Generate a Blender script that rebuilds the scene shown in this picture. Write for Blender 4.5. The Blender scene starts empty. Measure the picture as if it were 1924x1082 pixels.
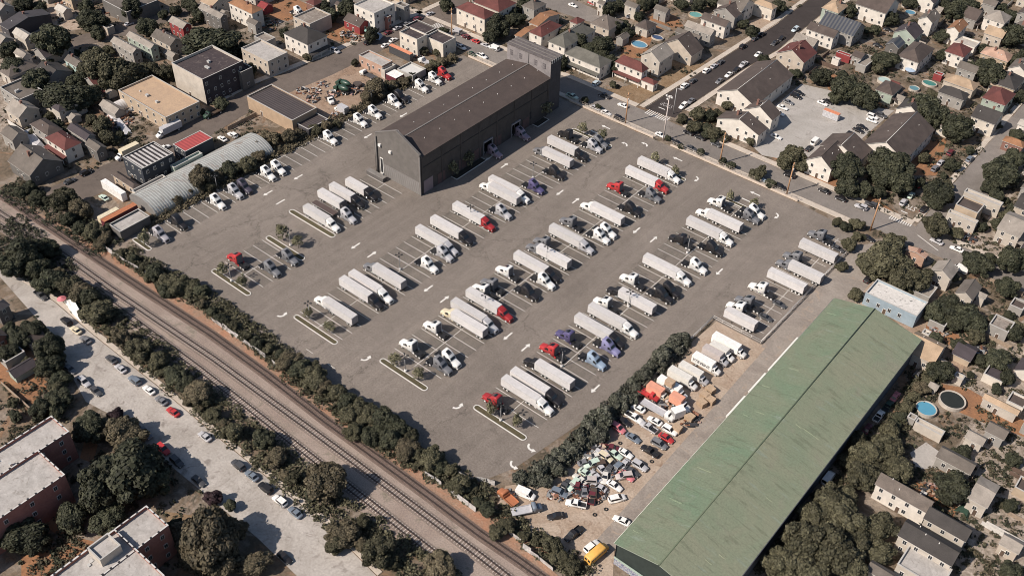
import bpy, math, random
from mathutils import Vector, Matrix, noise as mnoise
rnd = random.Random(11)
S = bpy.context.scene
COL = S.collection
pi = math.pi

# ------------------------------------------------------------------ camera and ground coordinates
# lot frame: +x runs along the parking stalls, +y along the parking rows, metres, z up
F, PITCH, ROLL, YAW, H = 1922.816, 0.7204897, 0.0316782, 0.6713470, 220.0
def _lot(a):
    c, s = math.cos(YAW), math.sin(YAW)
    return Vector((a[0]*c - a[1]*s, a[0]*s + a[1]*c, a[2]))
_fw = Vector((0, math.cos(PITCH), -math.sin(PITCH)))
_rt = Vector((1, 0, 0)); _up = Vector((0, math.sin(PITCH), math.cos(PITCH)))
_r2 = math.cos(ROLL)*_rt + math.sin(ROLL)*_up
_u2 = -math.sin(ROLL)*_rt + math.cos(ROLL)*_up
FW, RT, UP = _lot(_fw), _lot(_r2), _lot(_u2)
def P(px, py, z=0.0):
    """map point of the survey picture -> place at height z"""
    d = F*FW + (px-962)*RT + (541-py)*UP
    t = (z-H)/d.z
    return Vector((d.x*t, d.y*t, z))
_s = 500/1866; _t = 320/1924
CR = dict(c1=(0,0,_s), c2=(480,0,_s), c3=(960,0,_s), c4=(1424,0,_s), c5=(0,270,_s), c6=(480,270,_s), c7=(960,270,_s), c8=(1424,270,_s),
          d1=(0,540,_s), d2=(480,540,_s), d3=(960,540,_s), d4=(1424,540,_s), d5=(0,792,_s), d6=(480,792,_s), d7=(960,792,_s), d8=(1424,792,_s),
          t1=(230,300,_t), t2=(540,300,_t), t3=(380,440,_t), t4=(690,440,_t), t5=(640,580,_t), t6=(850,620,_t), t7=(1000,460,_t), t8=(880,280,_t),
          s1=(1150,280,_t), s2=(980,210,_t), s3=(1310,400,_t), s4=(1280,500,_t), s5=(600,100,_t), s6=(690,160,_t), s7=(850,70,_t), s8=(860,370,_t),
          j1=(1140,560,_t), j2=(1000,700,_t), j3=(920,860,_t), j4=(690,0,_t), px=(0,0,1.0))
def Q(k, x, y, z=0.0):
    ox, oy, s = CR[k]
    return P(ox+x*s, oy+y*s, z)
def mpp(p):
    return (Vector((p.x, p.y, p.z)) - Vector((0, 0, H))).length / F

cam = bpy.data.cameras.new('camera'); co = bpy.data.objects.new('camera', cam); COL.objects.link(co)
cam.sensor_width = 36; cam.lens = F/1924*36; cam.clip_start = 1; cam.clip_end = 3000
co.matrix_world = Matrix(((RT.x, UP.x, -FW.x, 0), (RT.y, UP.y, -FW.y, 0), (RT.z, UP.z, -FW.z, H), (0, 0, 0, 1)))
S.camera = co

# ------------------------------------------------------------------ light
w = bpy.data.worlds.new('World'); S.world = w; w.use_nodes = True
nt = w.node_tree; nt.nodes.clear()
sky = nt.nodes.new('ShaderNodeTexSky'); sky.sky_type = 'NISHITA'; sky.sun_disc = False
bg = nt.nodes.new('ShaderNodeBackground'); out = nt.nodes.new('ShaderNodeOutputWorld')
ELEV = math.radians(42)
SUNDIR = Vector((-0.39, -0.92, 0)).normalized()*math.cos(ELEV) + Vector((0, 0, math.sin(ELEV)))
sky.sun_elevation = ELEV; sky.sun_rotation = math.atan2(SUNDIR.x, SUNDIR.y)
bg.inputs['Strength'].default_value = 0.066
nt.links.new(sky.outputs[0], bg.inputs['Color']); nt.links.new(bg.outputs[0], out.inputs['Surface'])
sl = bpy.data.lights.new('sun', 'SUN'); sl.energy = 4.0; sl.angle = math.radians(0.5); sl.color = (1.0, 0.905, 0.81)
so = bpy.data.objects.new('sun', sl); COL.objects.link(so); so.location = (-150, 200, 300)
so.rotation_euler = SUNDIR.to_track_quat('Z', 'Y').to_euler()
S.view_settings.view_transform = 'Standard'; S.view_settings.look = 'None'
S.view_settings.exposure = 0.42; S.view_settings.gamma = 1; S.view_settings.use_curve_mapping = False
S.cycles.filter_width = 0.95; S.cycles.max_bounces = 5; S.cycles.diffuse_bounces = 2; S.cycles.glossy_bounces = 2

# ------------------------------------------------------------------ materials
MATS = {}
def node(t, kind, **kw):
    n = t.nodes.new(kind)
    for k, v in kw.items(): setattr(n, k, v)
    return n
def mathn(t, op, a, b=None, clamp=False):
    n = node(t, 'ShaderNodeMath', operation=op, use_clamp=clamp)
    for i, v in enumerate((a, b)):
        if v is None: continue
        if isinstance(v, (int, float)): n.inputs[i].default_value = v
        else: t.links.new(v, n.inputs[i])
    return n.outputs[0]
def noise(t, scale, detail=4, rough=0.55, dist=0.0, vec=None):
    n = node(t, 'ShaderNodeTexNoise'); n.inputs['Scale'].default_value = scale; n.inputs['Detail'].default_value = detail
    n.inputs['Roughness'].default_value = rough; n.inputs['Distortion'].default_value = dist
    if vec is not None: t.links.new(vec, n.inputs['Vector'])
    return n.outputs['Fac']
def ramp(t, fac, lo, hi, a=0.0, b=1.0):
    n = node(t, 'ShaderNodeMapRange'); n.clamp = True
    n.inputs['From Min'].default_value = lo; n.inputs['From Max'].default_value = hi
    n.inputs['To Min'].default_value = a; n.inputs['To Max'].default_value = b
    t.links.new(fac, n.inputs['Value']); return n.outputs[0]
def mixc(t, fac, a, b):
    n = node(t, 'ShaderNodeMix', data_type='RGBA')
    if isinstance(fac, (int, float)): n.inputs[0].default_value = fac
    else: t.links.new(fac, n.inputs[0])
    for i, v in ((6, a), (7, b)):
        if isinstance(v, (tuple, list)): n.inputs[i].default_value = (*v[:3], 1)
        else: t.links.new(v, n.inputs[i])
    return n.outputs[2]
def scalec(t, col, f):
    n = node(t, 'ShaderNodeVectorMath', operation='SCALE')
    if isinstance(col, (tuple, list)): n.inputs[0].default_value = col[:3]
    else: t.links.new(col, n.inputs[0])
    if isinstance(f, (int, float)): n.inputs['Scale'].default_value = f
    else: t.links.new(f, n.inputs['Scale'])
    return n.outputs[0]
def newmat(name):
    m = bpy.data.materials.new(name); m.use_nodes = True
    t = m.node_tree; b = t.nodes['Principled BSDF']
    return m, t, b
def geo(t): return node(t, 'ShaderNodeNewGeometry')
def objc(t): return node(t, 'ShaderNodeTexCoord').outputs['Object']
def bump(t, b, h, strength=0.3, dist=0.1):
    n = node(t, 'ShaderNodeBump'); n.inputs['Strength'].default_value = strength; n.inputs['Distance'].default_value = dist
    t.links.new(h, n.inputs['Height']); t.links.new(n.outputs[0], b.inputs['Normal'])

def mat(name, col, rough=0.75, var=0.18, scale=0.6, metal=0.0, fine=0.0, objrand=0.0, stain=None, spec=0.5):
    """surface with uneven colour: a soft noise, a fine grain, optional stain colour in patches"""
    if name in MATS: return MATS[name]
    m, t, b = newmat(name)
    g = geo(t).outputs['Position']
    n1 = noise(t, scale, 5, 0.6, 0.4, g)
    c = scalec(t, col, ramp(t, n1, 0.28, 0.72, 1-var, 1+var))
    if stain:
        n3 = noise(t, scale*0.45, 6, 0.65, 1.2, g)
        c = mixc(t, ramp(t, n3, 0.5, 0.66, 0, 0.8), c, stain)
    if fine:
        n2 = noise(t, 6.0, 3, 0.7, 0, g)
        c = scalec(t, c, ramp(t, n2, 0.3, 0.7, 1-fine, 1+fine))
    if objrand:
        oi = node(t, 'ShaderNodeObjectInfo').outputs['Random']
        c = scalec(t, c, ramp(t, oi, 0, 1, 1-objrand, 1+objrand))
    t.links.new(c, b.inputs['Base Color'])
    b.inputs['Roughness'].default_value = rough; b.inputs['Metallic'].default_value = metal
    b.inputs['Specular IOR Level'].default_value = spec
    MATS[name] = m
    return m

def mat_asphalt(name, col, grain=0.28, cracks=True, patch=0.14, crack_scale=0.06):
    if name in MATS: return MATS[name]
    m, t, b = newmat(name)
    g = geo(t).outputs['Position']
    big = noise(t, 0.025, 5, 0.6, 0.5, g); mid = noise(t, 0.28, 4, 0.65, 0.3, g); fine = noise(t, 1.9, 5, 0.85, 0, g)
    c = scalec(t, col, ramp(t, big, 0.3, 0.7, 1-patch, 1+patch))
    c = scalec(t, c, ramp(t, mid, 0.3, 0.7, 1-patch*0.6, 1+patch*0.6))
    c = scalec(t, c, ramp(t, fine, 0.25, 0.75, 1-grain, 1+grain))
    if patch < .15 and cracks:      # tyre tracks along the lanes, oil drips
        sp = node(t, 'ShaderNodeSeparateXYZ'); t.links.new(g, sp.inputs[0]); cb = node(t, 'ShaderNodeCombineXYZ')
        t.links.new(mathn(t, 'MULTIPLY', sp.outputs[0], .42), cb.inputs[0]); t.links.new(mathn(t, 'MULTIPLY', sp.outputs[1], .022), cb.inputs[1])
        c = scalec(t, c, ramp(t, noise(t, 1.0, 4, 0.6, 0.3, cb.outputs[0]), 0.3, 0.7, 0.90, 1.09))
        c = mixc(t, ramp(t, noise(t, 0.55, 2, 0.4, 0.3, g), 0.74, 0.80, 0, 0.5), c, tuple(x*0.45 for x in col))
    spots = noise(t, 0.11, 3, 0.5, 0.8, g)
    c = mixc(t, ramp(t, spots, 0.66, 0.78, 0, 0.35), c, tuple(x*0.55 for x in col))
    if cracks:
        wv = node(t, 'ShaderNodeTexNoise'); wv.inputs['Scale'].default_value = 0.35; wv.inputs['Detail'].default_value = 6
        wv.inputs['Roughness'].default_value = 0.75; t.links.new(g, wv.inputs['Vector'])
        sub = node(t, 'ShaderNodeVectorMath', operation='SUBTRACT'); t.links.new(wv.outputs['Color'], sub.inputs[0]); sub.inputs[1].default_value = (0.5,)*3
        sc = scalec(t, sub.outputs[0], 9.0)
        add = node(t, 'ShaderNodeVectorMath', operation='ADD'); t.links.new(g, add.inputs[0]); t.links.new(sc, add.inputs[1])
        vo = node(t, 'ShaderNodeTexVoronoi', feature='DISTANCE_TO_EDGE'); vo.inputs['Scale'].default_value = crack_scale
        t.links.new(add.outputs[0], vo.inputs['Vector'])
        line = ramp(t, vo.outputs['Distance'], 0.002, 0.014, 1, 0)
        msk = ramp(t, noise(t, 0.035, 3, 0.6, 0.5, g), 0.50, 0.57, 0, 0.62)
        c = mixc(t, mathn(t, 'MULTIPLY', line, msk), c, tuple(x*0.22 for x in col))
    t.links.new(c, b.inputs['Base Color']); b.inputs['Roughness'].default_value = 0.92
    b.inputs['Specular IOR Level'].default_value = 0.25
    bump(t, b, fine, 0.25, 0.05)
    MATS[name] = m; return m

def mat_ground():
    m, t, b = newmat('ground')
    g = geo(t).outputs['Position']
    a = noise(t, 0.022, 6, 0.65, 1.5, g); a2 = noise(t, 0.09, 5, 0.7, 1.0, g); f = noise(t, 0.9, 4, 0.75, 0, g)
    c = mixc(t, ramp(t, a, 0.36, 0.56), (0.075, 0.064, 0.046), (0.185, 0.14, 0.10))
    c = mixc(t, ramp(t, a2, 0.47, 0.60, 0, 0.9), c, (0.27, 0.222, 0.18))
    c = mixc(t, ramp(t, noise(t, 0.07, 5, 0.7, 2.0, g), 0.54, 0.66, 0, 0.8), c, (0.25, 0.15, 0.09))
    c = mixc(t, ramp(t, noise(t, 0.16, 5, 0.7, 1.0, g), 0.57, 0.67, 0, 0.85), c, (0.045, 0.042, 0.028))
    c = scalec(t, c, ramp(t, f, 0.25, 0.75, 0.6, 1.4))
    t.links.new(c, b.inputs['Base Color']); b.inputs['Roughness'].default_value = 0.95; b.inputs['Specular IOR Level'].default_value = 0.2
    bump(t, b, f, 0.6, 0.3)
    return m
def mat_patchy(name, c1, c2, scale=0.15, grain=0.3, c3=None, fs=1.6):
    if name in MATS: return MATS[name]
    m, t, b = newmat(name)
    g = geo(t).outputs['Position']
    a = noise(t, scale, 6, 0.68, 1.2, g); f = noise(t, fs, 4, 0.75, 0, g)
    c = mixc(t, ramp(t, a, 0.36, 0.64), c1, c2)
    if c3: c = mixc(t, ramp(t, noise(t, scale*2.3, 5, 0.7, 1.5, g), 0.56, 0.68, 0, 0.85), c, c3)
    c = scalec(t, c, ramp(t, f, 0.25, 0.75, 1-grain, 1+grain))
    t.links.new(c, b.inputs['Base Color']); b.inputs['Roughness'].default_value = 0.93; b.inputs['Specular IOR Level'].default_value = 0.2
    bump(t, b, f, 0.4, 0.15)
    MATS[name] = m; return m
def mat_paint(name, col, rough=0.28, metal=0.0, dirt=0.10):
    if name in MATS: return MATS[name]
    m, t, b = newmat(name)
    g = geo(t).outputs['Position']
    n1 = noise(t, 1.3, 5, 0.65, 0.5, g)
    c = scalec(t, col, ramp(t, n1, 0.3, 0.7, 1-dirt, 1+dirt*0.5))
    t.links.new(c, b.inputs['Base Color']); b.inputs['Roughness'].default_value = rough; b.inputs['Metallic'].default_value = metal
    t.links.new(ramp(t, n1, 0.3, 0.7, rough+0.12, rough), b.inputs['Roughness'])
    b.inputs['Coat Weight'].default_value = 0.15; b.inputs['Coat Roughness'].default_value = 0.2
    MATS[name] = m; return m
def mat_leaf(name, col, col2, var=0.55):
    if name in MATS: return MATS[name]
    m, t, b = newmat(name)
    gg = geo(t)
    isl = gg.outputs['Random Per Island']; oi = node(t, 'ShaderNodeObjectInfo').outputs['Random']
    n1 = noise(t, 0.35, 3, 0.6, 0.5, gg.outputs['Position'])
    c = mixc(t, ramp(t, n1, 0.38, 0.62), col, col2)
    c = scalec(t, c, ramp(t, isl, 0, 1, 1-var, 1+var))
    c = scalec(t, c, ramp(t, oi, 0, 1, 0.75, 1.25))
    t.links.new(c, b.inputs['Base Color']); b.inputs['Roughness'].default_value = 0.7; b.inputs['Specular IOR Level'].default_value = 0.25
    MATS[name] = m; return m
def mat_ribs(name, col, col2, period=0.9, axis='X', var=0.15, rough=0.6, stain=None):
    """ribbed sheet metal: alternating colour bands along one axis of the object plus bump"""
    if name in MATS: return MATS[name]
    m, t, b = newmat(name)
    oc = objc(t); g = geo(t).outputs['Position']
    sp = node(t, 'ShaderNodeSeparateXYZ'); t.links.new(oc, sp.inputs[0])
    s = mathn(t, 'SINE', mathn(t, 'MULTIPLY', sp.outputs[axis], 2*pi/period))
    c = mixc(t, ramp(t, s, -0.3, 0.3), col, col2)
    n1 = noise(t, 0.25, 6, 0.7, 1.0, g)
    c = scalec(t, c, ramp(t, n1, 0.3, 0.7, 1-var, 1+var))
    if stain: c = mixc(t, ramp(t, noise(t, 0.12, 6, 0.7, 1.5, g), 0.54, 0.68, 0, 0.75), c, stain)
    t.links.new(c, b.inputs['Base Color']); b.inputs['Roughness'].default_value = rough
    bump(t, b, s, 0.5, 0.08)
    MATS[name] = m; return m
def mat_brick(name, c1, c2, mortar, scale=1.0):
    if name in MATS: return MATS[name]
    m, t, b = newmat(name)
    g = geo(t).outputs['Position']
    # lay courses along x+y so both wall directions read
    sp = node(t, 'ShaderNodeSeparateXYZ'); t.links.new(g, sp.inputs[0])
    cb = node(t, 'ShaderNodeCombineXYZ'); t.links.new(mathn(t, 'ADD', sp.outputs[0], sp.outputs[1]), cb.inputs[0]); t.links.new(sp.outputs[2], cb.inputs[1])
    br = node(t, 'ShaderNodeTexBrick'); t.links.new(cb.outputs[0], br.inputs['Vector'])
    br.inputs['Color1'].default_value = (*c1, 1); br.inputs['Color2'].default_value = (*c2, 1); br.inputs['Mortar'].default_value = (*mortar, 1)
    br.inputs['Scale'].default_value = scale; br.inputs['Mortar Size'].default_value = 0.02
    n1 = noise(t, 0.3, 6, 0.7, 0.8, g)
    c = scalec(t, br.outputs['Color'], ramp(t, n1, 0.3, 0.7, 0.75, 1.2))
    t.links.new(c, b.inputs['Base Color']); b.inputs['Roughness'].default_value = 0.9
    MATS[name] = m; return m

# ------------------------------------------------------------------ mesh kit
class MB:
    def __init__(s): s.v, s.f, s.m, s.sm = [], [], [], []
    def poly(s, pts, mi=0, sm=False):
        i = len(s.v); s.v += [tuple(p) for p in pts]; s.f.append(list(range(i, i+len(pts)))); s.m.append(mi); s.sm.append(sm)
    def box(s, x0, x1, y0, y1, z0, z1, mi=0, top=None):
        i = len(s.v)
        s.v += [(x0,y0,z0),(x1,y0,z0),(x1,y1,z0),(x0,y1,z0),(x0,y0,z1),(x1,y0,z1),(x1,y1,z1),(x0,y1,z1)]
        for k, q in enumerate(((0,3,2,1),(4,5,6,7),(0,1,5,4),(1,2,6,5),(2,3,7,6),(3,0,4,7))):
            s.f.append([i+a for a in q]); s.m.append(top if (k == 1 and top is not None) else mi); s.sm.append(False)
    def frustum(s, b, t, z0, z1, mi=0):
        """b,t = (x0,x1,y0,y1)"""
        i = len(s.v)
        for (x0,x1,y0,y1), z in ((b,z0),(t,z1)): s.v += [(x0,y0,z),(x1,y0,z),(x1,y1,z),(x0,y1,z)]
        for q in ((0,3,2,1),(4,5,6,7),(0,1,5,4),(1,2,6,5),(2,3,7,6),(3,0,4,7)):
            s.f.append([i+a for a in q]); s.m.append(mi); s.sm.append(False)
    def tube(s, p, q, r0, r1=None, n=8, mi=0, caps=True):
        r1 = r0 if r1 is None else r1
        p, q = Vector(p), Vector(q); d = (q-p)
        if d.length < 1e-6: return
        d.normalize()
        a = d.orthogonal().normalized(); b = d.cross(a)
        i = len(s.v)
        for c, r in ((p, r0), (q, r1)):
            for k in range(n):
                an = 2*pi*k/n; s.v.append(tuple(c + (a*math.cos(an)+b*math.sin(an))*r))
        for k in range(n):
            s.f.append([i+k, i+(k+1)%n, i+n+(k+1)%n, i+n+k]); s.m.append(mi); s.sm.append(n > 5)
        if caps:
            s.f.append([i+k for k in range(n)][::-1]); s.m.append(mi); s.sm.append(False)
            s.f.append([i+n+k for k in range(n)]); s.m.append(mi); s.sm.append(False)
    def ring_loft(s, rings, mi=0, sm=True, caps=True):
        n = len(rings[0]); i = len(s.v)
        for r in rings: s.v += [tuple(p) for p in r]
        for a in range(len(rings)-1):
            for k in range(n):
                s.f.append([i+a*n+k, i+a*n+(k+1)%n, i+(a+1)*n+(k+1)%n, i+(a+1)*n+k]); s.m.append(mi); s.sm.append(sm)
        if caps:
            s.f.append([i+k for k in range(n)][::-1]); s.m.append(mi); s.sm.append(False)
            j = i+(len(rings)-1)*n; s.f.append([j+k for k in range(n)]); s.m.append(mi); s.sm.append(False)
    def mesh(s, name, mats):
        me = bpy.data.meshes.new(name); me.from_pydata(s.v, [], s.f)
        for m in (mats if isinstance(mats, (list, tuple)) else [mats]): me.materials.append(m)
        me.polygons.foreach_set('material_index', s.m); me.polygons.foreach_set('use_smooth', s.sm)
        me.update(); return me
def fixn(me):
    import bmesh
    b = bmesh.new(); b.from_mesh(me); bmesh.ops.recalc_face_normals(b, faces=b.faces); b.to_mesh(me); b.free(); return me
def obj(name, me, parent=None, loc=None, rz=None):
    o = bpy.data.objects.new(name, me); COL.objects.link(o)
    if parent is not None: o.parent = parent
    if loc is not None: o.location = loc
    if rz is not None: o.rotation_euler = (0, 0, rz)
    return o
THINGS = []
BOXES = []
def tag(o, label, cat, group=None):
    o['label'] = label; o['category'] = cat
    if group: o['group'] = group
    THINGS.append(o); return o
def thing(name, label, cat, loc=(0,0,0), rz=0.0, group=None):
    o = bpy.data.objects.new(name, None); COL.objects.link(o); o.location = loc; o.rotation_euler = (0,0,rz)
    o.empty_display_size = 0.3
    return tag(o, label, cat, group)
def struct(name, me, kind='structure'):
    o = obj(name, me); o['kind'] = kind; return o
CHILD = {}
def copy_tree(src, label, cat, loc, rz=0.0, group=None, scale=None):
    r = src.copy(); COL.objects.link(r); r.location = loc; r.rotation_euler = (0,0,rz)
    if scale: r.scale = scale
    for k in ('label', 'category', 'group'):
        if k in r: del r[k]
    tag(r, label, cat, group)
    for ch in src.children:
        c = ch.copy(); COL.objects.link(c); c.parent = r
        for g in ch.children:
            d = g.copy(); COL.objects.link(d); d.parent = c
    return r
PROTO = {}
def place(key, maker, label, cat, loc, rz=0.0, group=None, scale=None):
    """the first of its kind is built, the rest are copies of it with all their parts"""
    if key not in PROTO:
        o = maker(); o.location = loc; o.rotation_euler = (0,0,rz)
        if scale: o.scale = scale
        tag(o, label, cat, group); PROTO[key] = o; return o
    return copy_tree(PROTO[key], label, cat, loc, rz, group, scale)
def bare(name):
    o = bpy.data.objects.new(name, None); COL.objects.link(o); o.empty_display_size = 0.3; return o
ORD = ('first second third fourth fifth sixth seventh eighth ninth tenth eleventh twelfth thirteenth fourteenth fifteenth sixteenth seventeenth eighteenth nineteenth '
       'twentieth').split() + ['twenty-'+x for x in 'first second third fourth fifth sixth seventh eighth ninth'.split()] + ['thirtieth'] + ['thirty-'+x for x in 'first second third fourth fifth sixth seventh eighth ninth'.split()]
AVOID = []
def inpoly(x, y, poly):
    c = False; n = len(poly)
    for i in range(n):
        (x0,y0),(x1,y1) = poly[i], poly[i-1]
        if (y0 > y) != (y1 > y) and x < (x1-x0)*(y-y0)/(y1-y0)+x0: c = not c
    return c
def onroad(x, y): return any(inpoly(x, y, q) for q in AVOID)
def flat_poly(name, pts, m, z=0.0, kind='structure'):
    if any(k in name for k in ('road','street','lot','salvage','lane','rail_bed','patio')): AVOID.append([(p[0],p[1]) for p in pts])
    from mathutils.geometry import tessellate_polygon
    pts = [Vector((p[0], p[1], z)) for p in pts]
    me = bpy.data.meshes.new(name); me.from_pydata([tuple(p) for p in pts], [], [list(t) for t in tessellate_polygon([pts])])
    me.materials.append(m); me.update(); fixn(me)
    if me.polygons and me.polygons[0].normal.z < 0: me.flip_normals()
    o = obj(name, me)
    if kind: o['kind'] = kind
    return o
def strip_mb(mb, pts, width, z0, z1, mi=0):
    """a raised band (pavement, kerb, wall) of given width along a line, one box per leg"""
    for a, b in zip(pts[:-1], pts[1:]):
        a, b = Vector((a[0], a[1], 0)), Vector((b[0], b[1], 0)); d = (b-a)
        if d.length < 1e-4: continue
        d.normalize(); n = Vector((-d.y, d.x, 0))*width/2
        i = len(mb.v)
        for z in (z0, z1):
            for p in (a-n, b-n, b+n, a+n): mb.v.append((p.x, p.y, z))
        for q in ((4,5,6,7),(0,1,5,4),(1,2,6,5),(2,3,7,6),(3,0,4,7)):
            mb.f.append([i+k for k in q]); mb.m.append(mi); mb.sm.append(False)
# ------------------------------------------------------------------ palette
GLASS = mat('dark_glass', (0.02, 0.022, 0.026), 0.12, 0.1, spec=0.6)
RUBBER = mat('tyre_rubber', (0.02, 0.02, 0.02), 0.85, 0.2)
RIM = mat('wheel_rim', (0.72, 0.70, 0.68), 0.45, 0.1)
BLACKM = mat('black_steel', (0.022, 0.022, 0.024), 0.55, 0.3)
CHROME = mat('chrome', (0.7, 0.7, 0.7), 0.2, 0.05, metal=0.9)
LAMPM = mat('lamp_lens', (0.8, 0.8, 0.75), 0.2, 0.05)
REDL = mat('red_lens', (0.35, 0.02, 0.02), 0.3, 0.05)
GREYM = mat('galvanised_steel', (0.42, 0.41, 0.40), 0.5, 0.15, metal=0.3)
WHITEP = mat('white_road_paint', (0.70, 0.675, 0.63), 0.7, 0.12, 0.8, fine=0.12)
KERB = mat('kerb_concrete', (0.62, 0.60, 0.56), 0.85, 0.12, 0.7, fine=0.1)
WINDOW = mat('window_glass', (0.03, 0.033, 0.038), 0.15, 0.3)
FRAMEW = mat('window_frame_white', (0.70, 0.68, 0.64), 0.6, 0.1)
TRAILERW = None
def _trailer_mat():
    m, t, b = newmat('trailer_panels')
    g = geo(t).outputs['Position']; oc = objc(t)
    sp = node(t, 'ShaderNodeSeparateXYZ'); t.links.new(oc, sp.inputs[0])
    fr = mathn(t, 'FRACT', mathn(t, 'MULTIPLY', sp.outputs[0], 1/1.2))
    seam = ramp(t, mathn(t, 'ABSOLUTE', mathn(t, 'SUBTRACT', fr, 0.5)), 0.0, 0.035, 0.86, 1.0)
    n1 = noise(t, 0.7, 6, 0.7, 0.8, g); n2 = noise(t, 5.0, 3, 0.8, 0, g)
    oi = node(t, 'ShaderNodeObjectInfo').outputs['Random']
    c = scalec(t, (0.60, 0.575, 0.56), seam)
    c = scalec(t, c, ramp(t, n1, 0.3, 0.7, 0.86, 1.08)); c = scalec(t, c, ramp(t, n2, 0.25, 0.75, 0.80, 1.20)); c = scalec(t, c, ramp(t, oi, 0, 1, 0.9, 1.06))
    t.links.new(c, b.inputs['Base Color']); b.inputs['Roughness'].default_value = 0.62; b.inputs['Specular IOR Level'].default_value = 0.3
    return m
TRAILERW = _trailer_mat()
PAINT = dict(white=(0.86,0.84,0.80), silver=(0.50,0.49,0.50), grey=(0.19,0.19,0.20), lightgrey=(0.40,0.38,0.40), darkgrey=(0.075,0.075,0.08), black=(0.020,0.018,0.020), red=(0.47,0.04,0.042), crimson=(0.36,0.028,0.032),
             purple=(0.10,0.085,0.19), lilac=(0.26,0.25,0.42), blue=(0.34,0.43,0.54), plum=(0.075,0.065,0.09), cream=(0.72,0.63,0.45), maroon=(0.14,0.03,0.04), green=(0.025,0.06,0.04), teal=(0.24,0.40,0.35), yellow=(0.75,0.42,0.10),
             orange=(0.70,0.27,0.15), salmon=(0.72,0.34,0.23), bone=(0.70,0.67,0.61), dusty=(0.52,0.46,0.43), pink=(0.62,0.20,0.22), slate=(0.17,0.20,0.24), paleblue=(0.5,0.58,0.62), brown=(0.10,0.07,0.05), palegreen=(0.55,0.66,0.56), copper=(0.45,0.17,0.08), shaded_white=(0.30,0.235,0.29))  # last entry: white truck paint with the warehouse shade mixed in
def paint(c):
    return mat_paint('paint_'+c, PAINT[c], 0.42, dirt=0.16)

def wheel_mesh(r, wd, key):
    k = 'wheel_mesh_'+key
    if k in PROTO: return PROTO[k]
    m = MB(); n = 14
    rings = [[(rr*math.cos(2*pi*i/n), y, rr*math.sin(2*pi*i/n)) for i in range(n)] for rr, y in ((r*0.72,-wd/2),(r,-wd/2+0.04),(r,wd/2-0.04),(r*0.72,wd/2))]
    m.ring_loft(rings, 0, True, True)
    rings = [[(rr*math.cos(2*pi*i/n), y, rr*math.sin(2*pi*i/n)) for i in range(n)] for rr, y in ((r*0.64,-wd/2-0.012),(r*0.64,wd/2+0.012))]
    m.ring_loft(rings, 1, False, True)
    PROTO[k] = fixn(m.mesh('wheel', [RUBBER, RIM])); return PROTO[k]
def rr_ring(x, w, z0, z1, c=0.12, n=None):
    """a rounded-rectangle cross-section across the vehicle at x"""
    c = min(c, w*0.45, (z1-z0)*0.45)
    k = c*0.3
    return [(x,-w,z0+c*0.5),(x,-w,z1-c),(x,-w+k,z1-k),(x,-w+c,z1),(x,w-c,z1),(x,w-k,z1-k),(x,w,z1-c),(x,w,z0+c*0.5),(x,w-c,z0),(x,-w+c,z0)]

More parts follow.
